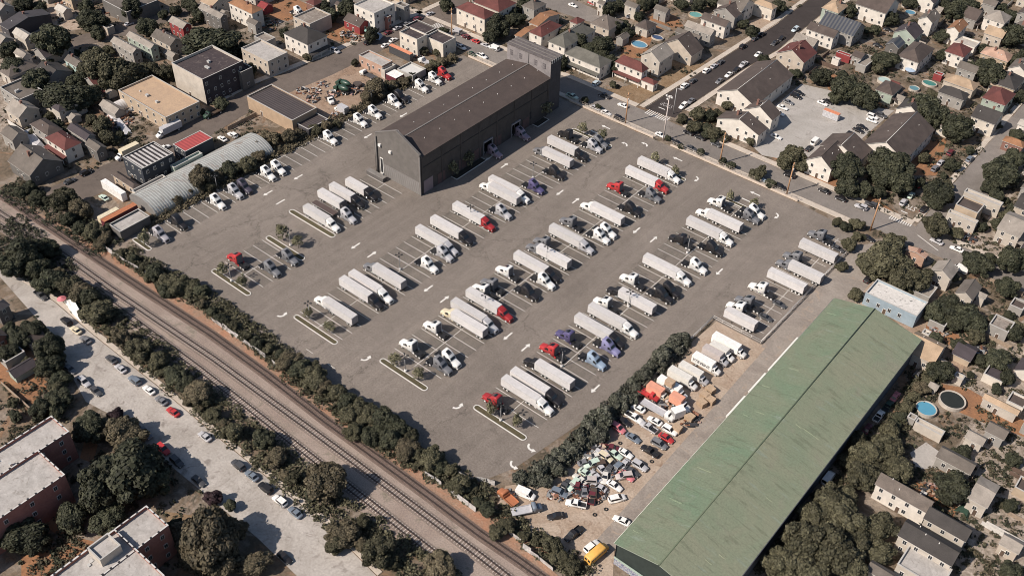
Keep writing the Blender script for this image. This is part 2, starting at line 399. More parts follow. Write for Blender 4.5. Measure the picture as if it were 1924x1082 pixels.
# ------------------------------------------------------------------ semi tractor (nose towards +x, origin on the ground under its middle)
TL = 9.3
def tractor(kind, colour):
    def make():
        pm = paint(colour); r = bare('semi_tractor'); X = TL/2
        m = MB()
        sec = [(-0.02,.70,.62,1.42,.14),(-0.12,.92,.50,1.62,.18),(-0.55,1.02,.52,1.84,.2),(-1.4,1.06,.62,2.02,.22),(-2.15,1.10,.62,2.18,.22),(-2.3,1.20,.62,2.28,.16),
               (-2.95,1.22,.62,3.10,.20)]
        if kind == 'sleeper': sec += [(-3.15,1.22,.62,3.42,.26),(-3.7,1.22,.62,3.92,.30),(-4.3,1.23,.62,4.22,.3),(-5.1,1.23,.62,4.40,.26),(-6.0,1.23,.62,4.42,.2)]
        else: sec += [(-3.15,1.22,.62,3.22,.22),(-4.1,1.22,.62,3.36,.2),(-5.05,1.22,.62,3.40,.2)]
        m.ring_loft([rr_ring(X+a, w, z0, z1, c) for a, w, z0, z1, c in sec], 0, True, True)
        for sd in (-1, 1):                                  # front mudguards
            rings = []
            for k in range(7):
                an = pi*(0.08+0.84*k/6); rings.append([(X-1.45-math.cos(an)*0.78, sd*yy, 0.52+math.sin(an)*rad) for yy, rad in ((0.98,0.60),(1.26,0.58),(1.26,0.70),(0.98,0.78))])
            m.ring_loft(rings, 0, True, True)
        if kind == 'low':                                    # small wind deflector
            m.frustum((X-5.0,X-3.4,-1.05,1.05),(X-5.0,X-4.5,-.95,.95),3.37,3.85,0)
        rear = 6.0 if kind == 'sleeper' else 5.05
        for sd in (-1, 1):                                   # side skirts behind the cab
            m.box(X-rear-0.55, X-rear+0.1, sd*1.13-0.1, sd*1.13+0.1, 0.55, 1.15, 0)
        obj('cab', fixn(m.mesh('cab', [pm])), r)
        g = MB(); g.poly([(X-2.34,-1.0,2.36),(X-2.34,1.0,2.36),(X-2.90,.95,3.06),(X-2.90,-.95,3.06)][::1])
        for i, p in enumerate(g.v): g.v[i] = (p[0]+0.035, p[1], p[2]+0.03)
        obj('windshield', g.mesh('windshield', [GLASS]), r)
        for sd in (-1, 1):
            g = MB(); y = sd*1.245; q = [(X-2.58,y,2.06),(X-3.70,y,2.0),(X-3.70,y,2.92),(X-3.0,y,2.95)]
            g.poly(q if sd > 0 else q[::-1]); obj('side_window', g.mesh('side_window', [GLASS]), r)
            g = MB(); q = [(X-4.5,y+sd*.008,2.75),(X-5.1,y+sd*.008,2.75),(X-5.05,y+sd*.008,3.3),(X-4.6,y+sd*.008,3.25)]
            g.poly(q if sd > 0 else q[::-1]); obj('sleeper_window', g.mesh('sleeper_window', [GLASS]), r)
        if kind == 'sleeper':
            g = MB(); g.poly([(X-3.50,-.74,3.80),(X-3.50,.74,3.80),(X-4.3,.70,4.27),(X-4.3,-.70,4.27)]); g.poly([(X-4.3,-.70,4.27),(X-4.3,.70,4.27),(X-5.0,.66,4.42),(X-5.0,-.66,4.42)])
            obj('roof_window', g.mesh('roof_window', [GLASS]), r)
        if kind == 'sleeper':
            g = MB(); g.box(X-6.05, X-6.003, -1.08, 1.08, .8, 4.2); obj('rear_shade_panel', g.mesh('rear_shade_panel', [mat('cab_rear_shade_grey', (.15,.14,.145), .7, .25, 1.5)]), r)  # dark back fairing; on pale cabs its grey stands in for shade
        g = MB(); g.box(X-.06, X+.02, -.55,.55,.72,1.42,0); obj('grille', g.mesh('grille', [BLACKM]), r)
        g = MB(); g.box(X-.22, X+.03, -1.08,1.08,.38,.62,0); obj('bumper', g.mesh('bumper', [pm if colour != 'black' else CHROME]), r)
        for sd in (-1, 1):
            g = MB(); g.box(X-.28, X-.08, sd*.86-.13, sd*.86+.13, 1.0, 1.3); obj('headlight', g.mesh('headlight', [LAMPM]), r)
            g = MB(); g.box(X-2.65, X-2.5, sd*1.42-.09, sd*1.42+.09, 2.1, 2.75); g.box(X-2.6, X-2.55, sd*1.3-.1, sd*1.3+.1, 2.4, 2.45); obj('mirror', g.mesh('mirror', [BLACKM]), r)
            g = MB(); g.tube((X-3.3,sd*1.02,.78),(X-4.9,sd*1.02,.78),.31,n=10); obj('fuel_tank', g.mesh('fuel_tank', [CHROME]), r)
        m = MB(); m.box(-X, X-.9, -.48, -.34, .72, 1.0); m.box(-X, X-.9, .34, .48, .72, 1.0); m.box(-X+.0, -X+.14, -1.15, 1.15, .55, .95)
        m.box(X-rear-.7, X-rear-.1, -.6, .6, .74, 1.04); m.box(X-8.85, X-7.35, -.62, .62, .80, 1.02)
        for k in range(3): m.box(X-7.0-k*.9, X-6.9-k*.9, -.9, .9, .78, .98)
        for sd in (-1, 1):
            for ax in (7.45, 8.75):
                m.box(X-ax-.6, X-ax+.6, sd*.92-.32, sd*.92+.32, 1.06, 1.10)
        obj('chassis', m.mesh('chassis', [BLACKM]), r)
        g = MB(); g.tube((X-8.1,0,1.03),(X-8.1,0,1.15),.55,n=14); g.box(X-8.85,X-8.3,-.35,.35,1.03,1.12); obj('fifth_wheel', g.mesh('fifth_wheel', [BLACKM]), r)
        if kind == 'low':
            for sd in (-1, 1):
                g = MB(); g.tube((X-5.2,sd*1.0,1.0),(X-5.2,sd*1.0,3.7),.08,n=8); obj('exhaust_stack', g.mesh('exhaust_stack', [CHROME]), r)
        for sd in (-1, 1):
            obj('wheel', wheel_mesh(.52,.30,'truck'), r, (X-1.45, sd*1.08, .52))
            for ax in (7.45, 8.75): obj('wheel', wheel_mesh(.52,.62,'dual'), r, (X-ax, sd*.92, .52))
        return r
    return make
# ------------------------------------------------------------------ box trailer (front towards +x)
def trailer(L=13.2, legs=True, axles=2):
    def make():
        r = bare('box_trailer'); X = L/2
        m = MB(); w, z0, z1 = 1.30, 1.15, 4.0; c = 0.05
        m.ring_loft([[(x,-w,z0),(x,-w,z1-c),(x,-w+c,z1),(x,w-c,z1),(x,w,z1-c),(x,w,z0)] for x in (-X, X)], 0, False, True)
        b = obj('box_body', fixn(m.mesh('box_body', [TRAILERW])), r)
        rail = MB()
        for sd in (-1, 1):
            rail.box(-X, X, sd*1.305-.012, sd*1.305+.012, 1.10, 1.26); rail.box(-X, X, sd*1.305-.010, sd*1.305+.010, 3.90, 3.985)
        obj('side_rail', rail.mesh('side_rail', [GREYM]), r)
        for sd in (-1, 1):
            d = MB(); d.box(-X-.04, -X+.01, min(sd*.03, sd*1.24), max(sd*.03, sd*1.24), 1.22, 3.9); o = obj('rear_door', d.mesh('rear_door', [mat('trailer_door', (0.30,0.28,0.28), 0.6, 0.2)]), r)
            h = MB(); h.tube((-X-.07,sd*.35,1.3),(-X-.07,sd*.35,3.85),.025,n=6); h.tube((-X-.07,sd*.9,1.3),(-X-.07,sd*.9,3.85),.025,n=6); obj('lock_rod', h.mesh('lock_rod', [GREYM]), o)
        m = MB(); m.box(-X+.1, X-.4, -.5,-.35,.88,1.13); m.box(-X+.1, X-.4, .35,.5,.88,1.13)
        m.box(-X+.05,-X+.15,-1.1,1.1,.5,.62); m.box(-X+.05,-X+.15,-.6,-.5,.5,1.1); m.box(-X+.05,-X+.15,.5,.6,.5,1.1)
        obj('underframe', m.mesh('underframe', [BLACKM]), r)
        if legs:
            for sd in (-1, 1):
                g = MB(); g.box(X-3.1,X-2.95,sd*.9-.07,sd*.9+.07,.12,1.12); g.box(X-3.2,X-2.85,sd*.9-.15,sd*.9+.15,.02,.12); obj('landing_leg', g.mesh('landing_leg', [BLACKM]), r)
        for k in range(axles):
            for sd in (-1, 1): obj('wheel', wheel_mesh(.5,.6,'trailer'), r, (-X+1.1+1.28*k, sd*.95, .5))
        for sd in (-1, 1):
            g = MB(); g.box(-X-.05,-X+.0,sd*1.1-.1,sd*1.1+.1,1.0,1.12); obj('tail_light', g.mesh('tail_light', [REDL]), r)
        return r
    return make

# ------------------------------------------------------------------ cars (nose towards +x)
def quad_on(a, b, c, d, inset=0.09, off=0.015):
    a, b, c, d = map(Vector, (a, b, c, d)); ce = (a+b+c+d)/4; n = (b-a).cross(d-a).normalized()
    return [p + (ce-p)*inset*1.0 + n*off for p in (a, b, c, d)]
def car(kind, colour):
    P_ = dict(  # body length, half width, belt, roof, cabin bottom x0(rear) x1(front), cabin top x0 x1, floor
        sedan=(4.7,.90,.92,1.42,-1.75,.85,-1.15,.10), suv=(4.8,.95,1.08,1.74,-2.22,1.0,-2.0,.25), pickup=(5.6,.97,1.05,1.78,-.65,1.35,-.5,.65),
        van=(5.6,1.0,1.15,2.2,-2.7,1.9,-2.62,1.15), minivan=(4.9,.96,1.05,1.72,-2.3,1.3,-2.1,.35))
    L, w, belt, roof, bx0, bx1, tx0, tx1 = P_[kind]
    def make():
        pm = paint(colour); r = bare({'sedan':'sedan_car','suv':'suv_car','pickup':'pickup_truck','van':'cargo_van','minivan':'minivan'}[kind]); X = L/2
        m = MB(); hood = belt-.06 if kind != 'van' else belt
        sec = [(-X,.78*w,.42,belt-.14,.1),(-X+.12,.92*w,.30,belt-.04,.14),(-X+.5,w,.24,belt,.16),(bx0+.1,w,.2,belt,.14),(bx1-.2,w,.2,belt,.14),(bx1+.1,.99*w,.2,hood,.16),(X-.55,.97*w,.22,hood-.1,.18),(X-.15,.88*w,.28,hood-.22,.16),(X,.70*w,.36,hood-.34,.1)]
        if kind == 'pickup': sec = [(-X,.96*w,.4,.62,.04),(bx0,.97*w,.3,.64,.04),(bx0+.05,w,.24,belt,.1)] + sec[4:]
        m.ring_loft([rr_ring(x,ww,a,b,c) for x,ww,a,b,c in sec], 0, True, True)
        wt = w*.76 if kind in ('sedan',) else w*.82 if kind != 'van' else w*.93; wb = w*.95
        m.frustum((bx0,bx1,-wb,wb),(tx0,tx1,-wt,wt),belt-.05,roof,0)
        if kind == 'pickup':
            for sd in (-1, 1): m.box(-X, bx0, sd*w*.97-.05*(1+sd), sd*w*.97+.05*(1-sd), .6, belt)
            m.box(-X, -X+.08, -w*.87, w*.87, .6, belt)
        obj('body', fixn(m.mesh('body', [pm])), r)
        z0, z1 = belt-.02, roof
        def B(x, y): return (x, y, z0)
        def T(x, y): return (x, y, z1)
        parts = [('windshield', quad_on(B(bx1,-wb),B(bx1,wb),T(tx1,wt),T(tx1,-wt),.10)), ('rear_window', quad_on(B(bx0,wb),B(bx0,-wb),T(tx0,-wt),T(tx0,wt),.14))]
        if kind != 'van':
            parts += [('side_window', quad_on(B(bx0,-wb),B(bx1,-wb),T(tx1,-wt),T(tx0,-wt),.14)), ('side_window', quad_on(B(bx1,wb),B(bx0,wb),T(tx0,wt),T(tx1,wt),.14))]
        else:
            for sd in (-1, 1):
                q = [(.75,sd*(wb+.0),z0+.1),(1.55,sd*wb,z0+.1),(1.2,sd*(wt+.02),z1-.25),(.75,sd*(wt+.02),z1-.25)]
                parts.append(('side_window', quad_on(*(q if sd < 0 else q[::-1]), .02, .02)))
        for nme, q in parts:
            g = MB(); g.poly(q); obj(nme, g.mesh(nme, [GLASS]), r)
        if kind == 'sedan' or kind == 'suv':
            pass
        for sd in (-1, 1):
            g = MB(); g.box(X-.2,X-.02,sd*w*.66-.14,sd*w*.66+.14,hood-.42,hood-.28); obj('headlight', g.mesh('headlight', [LAMPM]), r)
            g = MB(); g.box(-X-.01,-X+.1,sd*w*.7-.12,sd*w*.7+.12,belt-.34,belt-.2) if kind != 'pickup' else g.box(-X-.015,-X+.05,sd*w*.9-.06,sd*w*.9+.06,.66,belt-.1); obj('tail_light', g.mesh('tail_light', [REDL]), r)
        rw = .33 if kind == 'sedan' else .37
        for sx in (X*.63, -X*.60):
            for sd in (-1, 1): obj('wheel', wheel_mesh(rw,.22,'car%d' % int(rw*100)), r, (sx, sd*(w-.10), rw))
        if kind == 'pickup':
            g = MB(); g.poly([(-X+.1,-w*.85,.66),(bx0-.02,-w*.85,.66),(bx0-.02,w*.85,.66),(-X+.1,w*.85,.66)]); obj('cargo_bed', g.mesh('cargo_bed', [BLACKM]), r)
        return r
    return make
def text_obj(name, cu, m_):
    t = bpy.data.objects.new(name, cu); COL.objects.link(t); bpy.context.view_layer.update()
    me = bpy.data.meshes.new_from_object(t.evaluated_get(bpy.context.evaluated_depsgraph_get())); bpy.data.objects.remove(t); me.materials.clear(); me.materials.append(m_)
    return obj(name, me)
def boxtruck(colour, boxcol, L=7.6, text=None):
    def make():
        r = bare('box_truck'); X = L/2; pm = paint(colour); bm = paint(boxcol)
        m = MB(); m.ring_loft([rr_ring(x,wd,z0,z1,c) for x,wd,z0,z1,c in ((X,.72,.6,1.25,.1),(X-.12,.9,.45,1.45,.15),(X-1.05,.98,.5,1.62,.15),(X-1.15,1.02,.5,1.7,.1),(X-1.6,1.02,.5,2.4,.15),(X-2.3,1.02,.5,2.45,.12))],0,True,True)
        obj('cab', fixn(m.mesh('cab', [pm])), r)
        g = MB(); g.poly(quad_on((X-1.16,-.98,1.72),(X-1.16,.98,1.72),(X-1.58,.95,2.36),(X-1.58,-.95,2.36),.08,.03)); obj('windshield', g.mesh('windshield', [GLASS]), r)
        for sd in (-1, 1):
            q = [(X-1.55,sd*1.03,1.6),(X-2.15,sd*1.03,1.6),(X-2.15,sd*1.03,2.25),(X-1.7,sd*1.03,2.25)]
            g = MB(); g.poly(q if sd > 0 else q[::-1]); obj('side_window', g.mesh('side_window', [GLASS]), r)
        m = MB(); m.box(-X, X-2.35, -1.22, 1.22, 1.0, 3.7); obj('cargo_box', m.mesh('cargo_box', [bm]), r)
        m = MB(); m.box(-X+.1, X-1.2, -.45, .45, .6, .98); obj('chassis', m.mesh('chassis', [BLACKM]), r)
        m = MB(); m.box(-X-.04,-X+.01,-1.1,1.1,1.1,3.5); obj('rear_door', m.mesh('rear_door', [GREYM]), r)
        for sd in (-1, 1):
            obj('wheel', wheel_mesh(.45,.26,'van'), r, (X-.95, sd*.88, .45)); obj('wheel', wheel_mesh(.45,.5,'vandual'), r, (-X+1.7, sd*.86, .45))
            g = MB(); g.box(X-.14,X-.0,sd*.68-.12,sd*.68+.12,.95,1.15); obj('headlight', g.mesh('headlight', [LAMPM]), r)
        if text:
            s, size, zz, ital = text
            for sd in (-1,):
                cu = bpy.data.curves.new('lettering', 'FONT'); cu.body = s; cu.size = size; cu.align_x = 'CENTER'; cu.extrude = 0.01; cu.shear = ital; cu.offset = 0.035; cu.resolution_u = 3
                o = text_obj('lettering', cu, BLACKM); o.parent = r
                o.location = (-1.3, -1.232, zz); o.rotation_euler = (pi/2, 0, 0)
        return r
    return make
def bus_make():
    r = bare('school_bus'); pm = paint('yellow'); X = 3.6
    m = MB(); m.ring_loft([rr_ring(x,wd,z0,z1,c) for x,wd,z0,z1,c in ((X,.8,.6,1.3,.1),(X-.15,.95,.5,1.55,.2),(X-1.0,1.0,.5,1.75,.2),(X-1.1,1.12,.5,1.9,.15),(X-1.4,1.15,.5,2.7,.3),(X-1.8,1.15,.5,2.85,.35),(-X+.1,1.15,.5,2.85,.35),(-X,1.08,.55,2.75,.35))],0,True,True)
    obj('body', fixn(m.mesh('body', [pm])), r)
    g = MB(); g.poly(quad_on((X-1.1,-1.0,1.95),(X-1.1,1.0,1.95),(X-1.42,.95,2.6),(X-1.42,-.95,2.6),.06,.03)); obj('windshield', g.mesh('windshield', [GLASS]), r)
    for sd in (-1, 1):
        for k in range(6):
            q = [(X-1.7-k*.88,sd*1.16,1.75),(X-2.4-k*.88,sd*1.16,1.75),(X-2.4-k*.88,sd*1.16,2.35),(X-1.7-k*.88,sd*1.16,2.35)]
            g = MB(); g.poly(q if sd > 0 else q[::-1]); obj('side_window', g.mesh('side_window', [GLASS]), r)
        for x in (X-.8, -X+1.6): obj('wheel', wheel_mesh(.45,.26,'van'), r, (x, sd*.95, .45))
    for y in (-.55, .55):
        g = MB(); g.box(-X-.02,-X+.03,y-.35,y+.35,1.6,2.3); obj('rear_window', g.mesh('rear_window', [GLASS]), r)
    return r
def flattruck(colour, bedcol='silver', L=8.0):
    def make():
        r = bare('flatbed_truck'); X = L/2; pm = paint(colour)
        m = MB(); m.ring_loft([rr_ring(x,wd,z0,z1,c) for x,wd,z0,z1,c in ((X,.75,.6,1.35,.12),(X-.15,.95,.5,1.6,.18),(X-1.2,1.0,.5,1.8,.18),(X-1.3,1.08,.5,1.85,.12),(X-1.7,1.1,.5,2.55,.18),(X-2.7,1.1,.5,2.6,.15))],0,True,True)
        obj('cab', fixn(m.mesh('cab', [pm])), r)
        g = MB(); g.poly(quad_on((X-1.3,-1.0,1.88),(X-1.3,1.0,1.88),(X-1.68,.98,2.5),(X-1.68,-.98,2.5),.06,.03)); obj('windshield', g.mesh('windshield', [GLASS]), r)
        m = MB(); m.box(-X, X-2.9, -1.2, 1.2, 1.0, 1.15)
        for sd in (-1, 1): m.box(-X, X-2.9, sd*1.2-.05, sd*1.2+.05, 1.15, 1.45)
        m.box(X-3.0, X-2.9, -1.2, 1.2, 1.15, 1.9)
        obj('flat_bed', m.mesh('flat_bed', [paint(bedcol)]), r)
        m = MB(); m.box(-X+.1,X-1.2,-.45,.45,.6,.98); obj('chassis', m.mesh('chassis', [BLACKM]), r)
        for sd in (-1, 1):
            obj('wheel', wheel_mesh(.45,.26,'van'), r, (X-1.1,sd*.92,.45)); obj('wheel', wheel_mesh(.45,.5,'vandual'), r, (-X+1.8,sd*.88,.45))
        return r
    return make
# ------------------------------------------------------------------ trees
LEAF = dict(olive=mat_leaf('leaf_olive', (0.056,0.053,0.031), (0.090,0.083,0.050)), dark=mat_leaf('leaf_dark', (0.033,0.036,0.022), (0.058,0.059,0.035)), dry=mat_leaf('leaf_dry', (0.120,0.098,0.062), (0.085,0.073,0.046)),
            purple=mat_leaf('leaf_purple', (0.030,0.018,0.022), (0.045,0.026,0.030)), silver=mat_leaf('leaf_silver', (0.060,0.063,0.045), (0.105,0.105,0.082), 0.85), young=mat_leaf('leaf_young', (0.135,0.13,0.075), (0.19,0.175,0.105)))
BARK = mat('bark', (0.075, 0.058, 0.045), 0.9, 0.3, 2.0)
def _ico(mb, c, r, seed, squash=1.0, mi=0, sub=2):
    import bmesh
    b = bmesh.new(); bmesh.ops.create_icosphere(b, subdivisions=sub, radius=1.0)
    i = len(mb.v)
    for v in b.verts:
        n = mnoise.noise(v.co*1.7 + Vector((seed*3.1, seed*1.7, seed)))
        p = v.co*(r*(1+0.30*n)); mb.v.append((c[0]+p.x, c[1]+p.y, c[2]+p.z*squash))
    for f in b.faces: mb.f.append([i+v.index for v in f.verts]); mb.m.append(mi); mb.sm.append(False)
    b.free()
def crown_mesh(seed, leafm, nl=26, dens=1.0, flat=0.85, leaf=0.066, lobe=(0.17,0.36), spread=0.70, core=0.84):
    r = random.Random(seed); m = MB(); lobes = []
    for k in range(nl):
        z = 1-2*(k+0.5)/nl; z = max(z, -0.75); a = k*2.39996+r.uniform(-.4,.4); q = math.sqrt(max(0, 1-z*z)); rad = spread*r.uniform(.62,1.22)
        lobes.append((Vector((q*math.cos(a)*rad, q*math.sin(a)*rad, z*rad*flat)), r.uniform(*lobe)))
    lobes.append((Vector((0,0,0.02)), 0.58)); lobes += [(Vector((r.uniform(-.4,.4), r.uniform(-.4,.4), r.uniform(-.1,.35))), r.uniform(.3,.42)) for _ in range(4)]
    for k, (c, rr) in enumerate(lobes):
        if core: _ico(m, c, rr*core, seed+k*0.77, 0.9)
        n = int((520*dens*(rr/0.4)**2+40)*(0.085/leaf)**.7)
        for _ in range(n):
            d = Vector((r.gauss(0,1), r.gauss(0,1), r.gauss(0,1))).normalized()
            if d.dot(c) < -0.25*c.length - 0.05 and r.random() < 0.85: continue
            p = c + d*rr*r.uniform(.82,1.16); nrm = (d + Vector((r.gauss(0,.5), r.gauss(0,.5), r.gauss(0,.5)+.25))).normalized()
            a = nrm.orthogonal().normalized(); b = nrm.cross(a); th = r.uniform(0, pi); a, b = a*math.cos(th)+b*math.sin(th), b*math.cos(th)-a*math.sin(th)
            s = leaf*r.uniform(.6,1.25); t = s*r.uniform(.5,.9)
            m.poly([p-a*s-b*t*.3, p+b*t*-.8, p+a*s-b*t*.2, p+a*s*.5+b*t, p-a*s*.5+b*t*.9])
    return m.mesh('crown', [leafm])
def trunk_mesh(seed, h, r0, lean=0.1, limbs=5, reach=0.6, top=0.5):
    r = random.Random(seed); m = MB(); p = Vector((0,0,0)); pts = [p.copy()]
    for k in range(4): p = p + Vector((r.uniform(-lean,lean)*h/4, r.uniform(-lean,lean)*h/4, h/4)); pts.append(p.copy())
    for k in range(4): m.tube(pts[k], pts[k+1], r0*(1-.17*k), r0*(1-.17*(k+1)), 7, 0, True)
    for k in range(limbs):
        a = 2*pi*k/limbs + r.uniform(-.3,.3); b = pts[2+k % 3]; q = b + Vector((math.cos(a)*reach, math.sin(a)*reach, top*r.uniform(.6,1.2)))
        m.tube(b, (b+q)/2+Vector((0,0,.05)), r0*.4, r0*.28, 6); m.tube((b+q)/2+Vector((0,0,.05)), q, r0*.28, r0*.08, 6)
    return m.mesh('trunk', [BARK])
TREEV = {}
def tree_maker(kind, var):
    def make():
        r = bare({'shrub':'shrub','young':'young_tree','fir':'evergreen_tree'}.get(kind, 'leafy_tree'))
        sd = {'olive':1,'dark':2,'dry':3,'purple':4,'shrub':5,'silver':6,'young':7,'fir':8}[kind]*10+var
        if kind == 'young':
            cm = crown_mesh(sd, LEAF['young'], nl=9, dens=.045, flat=1.15, leaf=.12, lobe=(.28,.40), spread=.62, core=0)
            c = obj('crown', cm, r, (0,0,1.55)); obj('trunk', trunk_mesh(sd, 2.0, .045, .06, 6, .55, .55), r)
        elif kind in ('shrub', 'silver'):
            cm = crown_mesh(sd, LEAF['silver' if kind == 'silver' else ('olive' if var % 3 else 'dark')], nl=17, dens=.8, flat=.8, leaf=.095, lobe=(.20,.42), spread=.66)
            obj('foliage', cm, r, (0,0,.62)); obj('stem', trunk_mesh(sd, .7, .05, .2, 5, .4, .3), r)
        elif kind == 'fir':
            cm = crown_mesh(sd, LEAF['dark'], nl=19, dens=1.0, flat=1.7, leaf=.085, lobe=(.28,.42), spread=.58)
            obj('crown', cm, r, (0,0,1.35)); obj('trunk', trunk_mesh(sd, 1.2, .06, .03, 6, .5, .4), r)
        else:
            cm = crown_mesh(sd, LEAF[kind], nl=22+var*3, flat=.74+.07*var, dens=1.0)
            obj('crown', cm, r, (0,0,1.08)); obj('trunk', trunk_mesh(sd, 1.0, .055, .06, 6, .55, .35), r)
        return r
    return make
def tree(k, x, y, rp, kind='olive', label='', cat='tree', group=None, zfac=None):
    z = {'shrub':.62,'silver':.62,'young':1.55,'fir':1.35}.get(kind, .88)
    ox, oy, s = CR[k]; p = Q(k, x, y, 0); R_ = rp*s*mpp(p); p = Q(k, x, y, z*R_)
    R_ = max(rp*s*mpp(p)*0.97, 0.8)
    var = rnd.randrange(5); sx_ = rnd.uniform(.84,1.16)
    o = place((kind, var), tree_maker(kind, var), label, cat, (p.x, p.y, 0), rnd.uniform(0, 6.28), group, (R_*sx_, R_*(2-sx_)*rnd.uniform(.94,1.04), R_*rnd.uniform(.82,1.16)*(1 if kind in ('shrub','silver','young') else .8)))
    return o

# ------------------------------------------------------------------ buildings
def wmat(c, name=None):
    key = 'wall_' + (name or '_'.join('%02d' % int(x*100) for x in c))
    return mat(key, c, 0.85, 0.16, 0.35, fine=0.08)
def rmat(c, name=None):
    key = 'roof_' + (name or '_'.join('%03d' % int(x*1000) for x in c))
    if key in MATS: return MATS[key]
    return mat(key, c, 0.9, 0.22, 0.28, fine=0.22, stain=tuple(x*0.72 for x in c))
C = dict(cream=(.60,.54,.46), white=(.64,.59,.525), offwhite=(.47,.42,.36), beige=(.46,.395,.325), grey=(.30,.28,.255), dkgrey=(.13,.12,.11), tan=(.42,.33,.24), brick=(.21,.11,.085), red=(.24,.04,.04), redroof=(.125,.042,.036),
         teal=(.36,.48,.44), dark=(.055,.05,.055), char=(.052,.046,.043), brownroof=(.088,.067,.058), greyroof=(.135,.115,.098), ltroof=(.285,.25,.215), paleroof=(.44,.40,.35), orange=(.27,.135,.07), purpdark=(.058,.047,.052), olivegrey=(.125,.118,.10),
         blue=(.29,.36,.41), navy=(.03,.035,.045), tanroof=(.38,.275,.185), green=(.33,.38,.32), taupe=(.140,.115,.098), pinktan=(.42,.27,.20), redmetal=(.40,.075,.07), olive=(.18,.19,.15))
LAND = []
def win_mesh():
    if 'win' in PROTO: return PROTO['win']
    m = MB(); m.box(-.55,.55,-.04,.05,-.75,.75,1)
    m.box(-.45,-.03,.05,.065,-.64,.64,0); m.box(.03,.45,.05,.065,-.64,.64,0)
    PROTO['win'] = m.mesh('window', [WINDOW, FRAMEW]); return PROTO['win']
def door_mesh():
    if 'door' in PROTO: return PROTO['door']
    m = MB(); m.box(-.6,.6,-.03,.06,0,2.2,1); m.box(-.48,.48,.06,.085,.02,2.08,0)
    PROTO['door'] = m.mesh('door', [mat('door_wood', (.11,.075,.055), .6, .2), FRAMEW]); return PROTO['door']
def windows_on(par, a, b, h, sides='SEWN', sx=2.9, skip=0.12, z1=None, size=1.0):
    """a row of windows per storey on each wall; local x 0..a, y 0..b"""
    st = max(1, int((h+0.4)//2.9)); fh = h/st
    for sd in sides:
        L = a if sd in 'SN' else b
        n = min(6, max(1, int((L-1.4)//sx)))
        if L < 2.2: continue
        for f in range(st):
            for k in range(n):
                if rnd.random() < skip: continue
                t = (k+.5)*L/n + rnd.uniform(-.25,.25); z = f*fh + fh*.52
                o = obj('window', win_mesh(), par)
                if sd == 'S': o.location = (t,-.03,z); o.rotation_euler = (0,0,pi)
                elif sd == 'N': o.location = (t,b+.03,z)
                elif sd == 'E': o.location = (a+.03,t,z); o.rotation_euler = (0,0,-pi/2)
                else: o.location = (-.03,t,z); o.rotation_euler = (0,0,pi/2)
                o.scale = (size,)*3
def roof_gable(a, b, h, rise, ridge, over, th=.16):
    m = MB(); o = over; sl = rise/((b if ridge == 'U' else a)/2); e = h - sl*o
    if ridge == 'U':
        A = [(-o,-o,e),(a+o,-o,e),(a+o,b/2,h+rise),(-o,b/2,h+rise)]; B = [(a+o,b+o,e),(-o,b+o,e),(-o,b/2,h+rise),(a+o,b/2,h+rise)]
    else:
        A = [(-o,b+o,e),(-o,-o,e),(a/2,-o,h+rise),(a/2,b+o,h+rise)]; B = [(a+o,-o,e),(a+o,b+o,e),(a/2,b+o,h+rise),(a/2,-o,h+rise)]
    for q in (A, B):
        up = [(x,y,z+th) for x,y,z in q]; m.poly(up); m.poly(q[::-1])
        for i in range(4):
            j = (i+1) % 4; m.poly([q[i],q[j],up[j],up[i]], 1)
    return m
def roof_hip(a, b, h, rise, over, th=.16):
    m = MB(); o = over; d = min(a,b)/2
    e = h - rise/d*o
    c = [(-o,-o,e),(a+o,-o,e),(a+o,b+o,e),(-o,b+o,e)]
    if a >= b: r1, r2 = (d,b/2,h+rise), (a-d,b/2,h+rise); faces = [[c[0],c[1],r2,r1],[c[1],c[2],r2],[c[2],c[3],r1,r2],[c[3],c[0],r1]]
    else: r1, r2 = (a/2,d,h+rise), (a/2,b-d,h+rise); faces = [[c[0],c[1],r1],[c[1],c[2],r2,r1],[c[2],c[3],r2],[c[3],c[0],r1,r2]]
    for f in faces: m.poly([(x,y,z+th) for x,y,z in f])
    for i in range(4):
        j = (i+1) % 4; q0, q1 = c[i], c[j]; m.poly([q0,q1,(q1[0],q1[1],q1[2]+th),(q0[0],q0[1],q0[2]+th)], 1)
    m.poly(c[::-1], 1)
    return m
TRIM = mat('roof_trim', (.45,.43,.40), .7, .1)
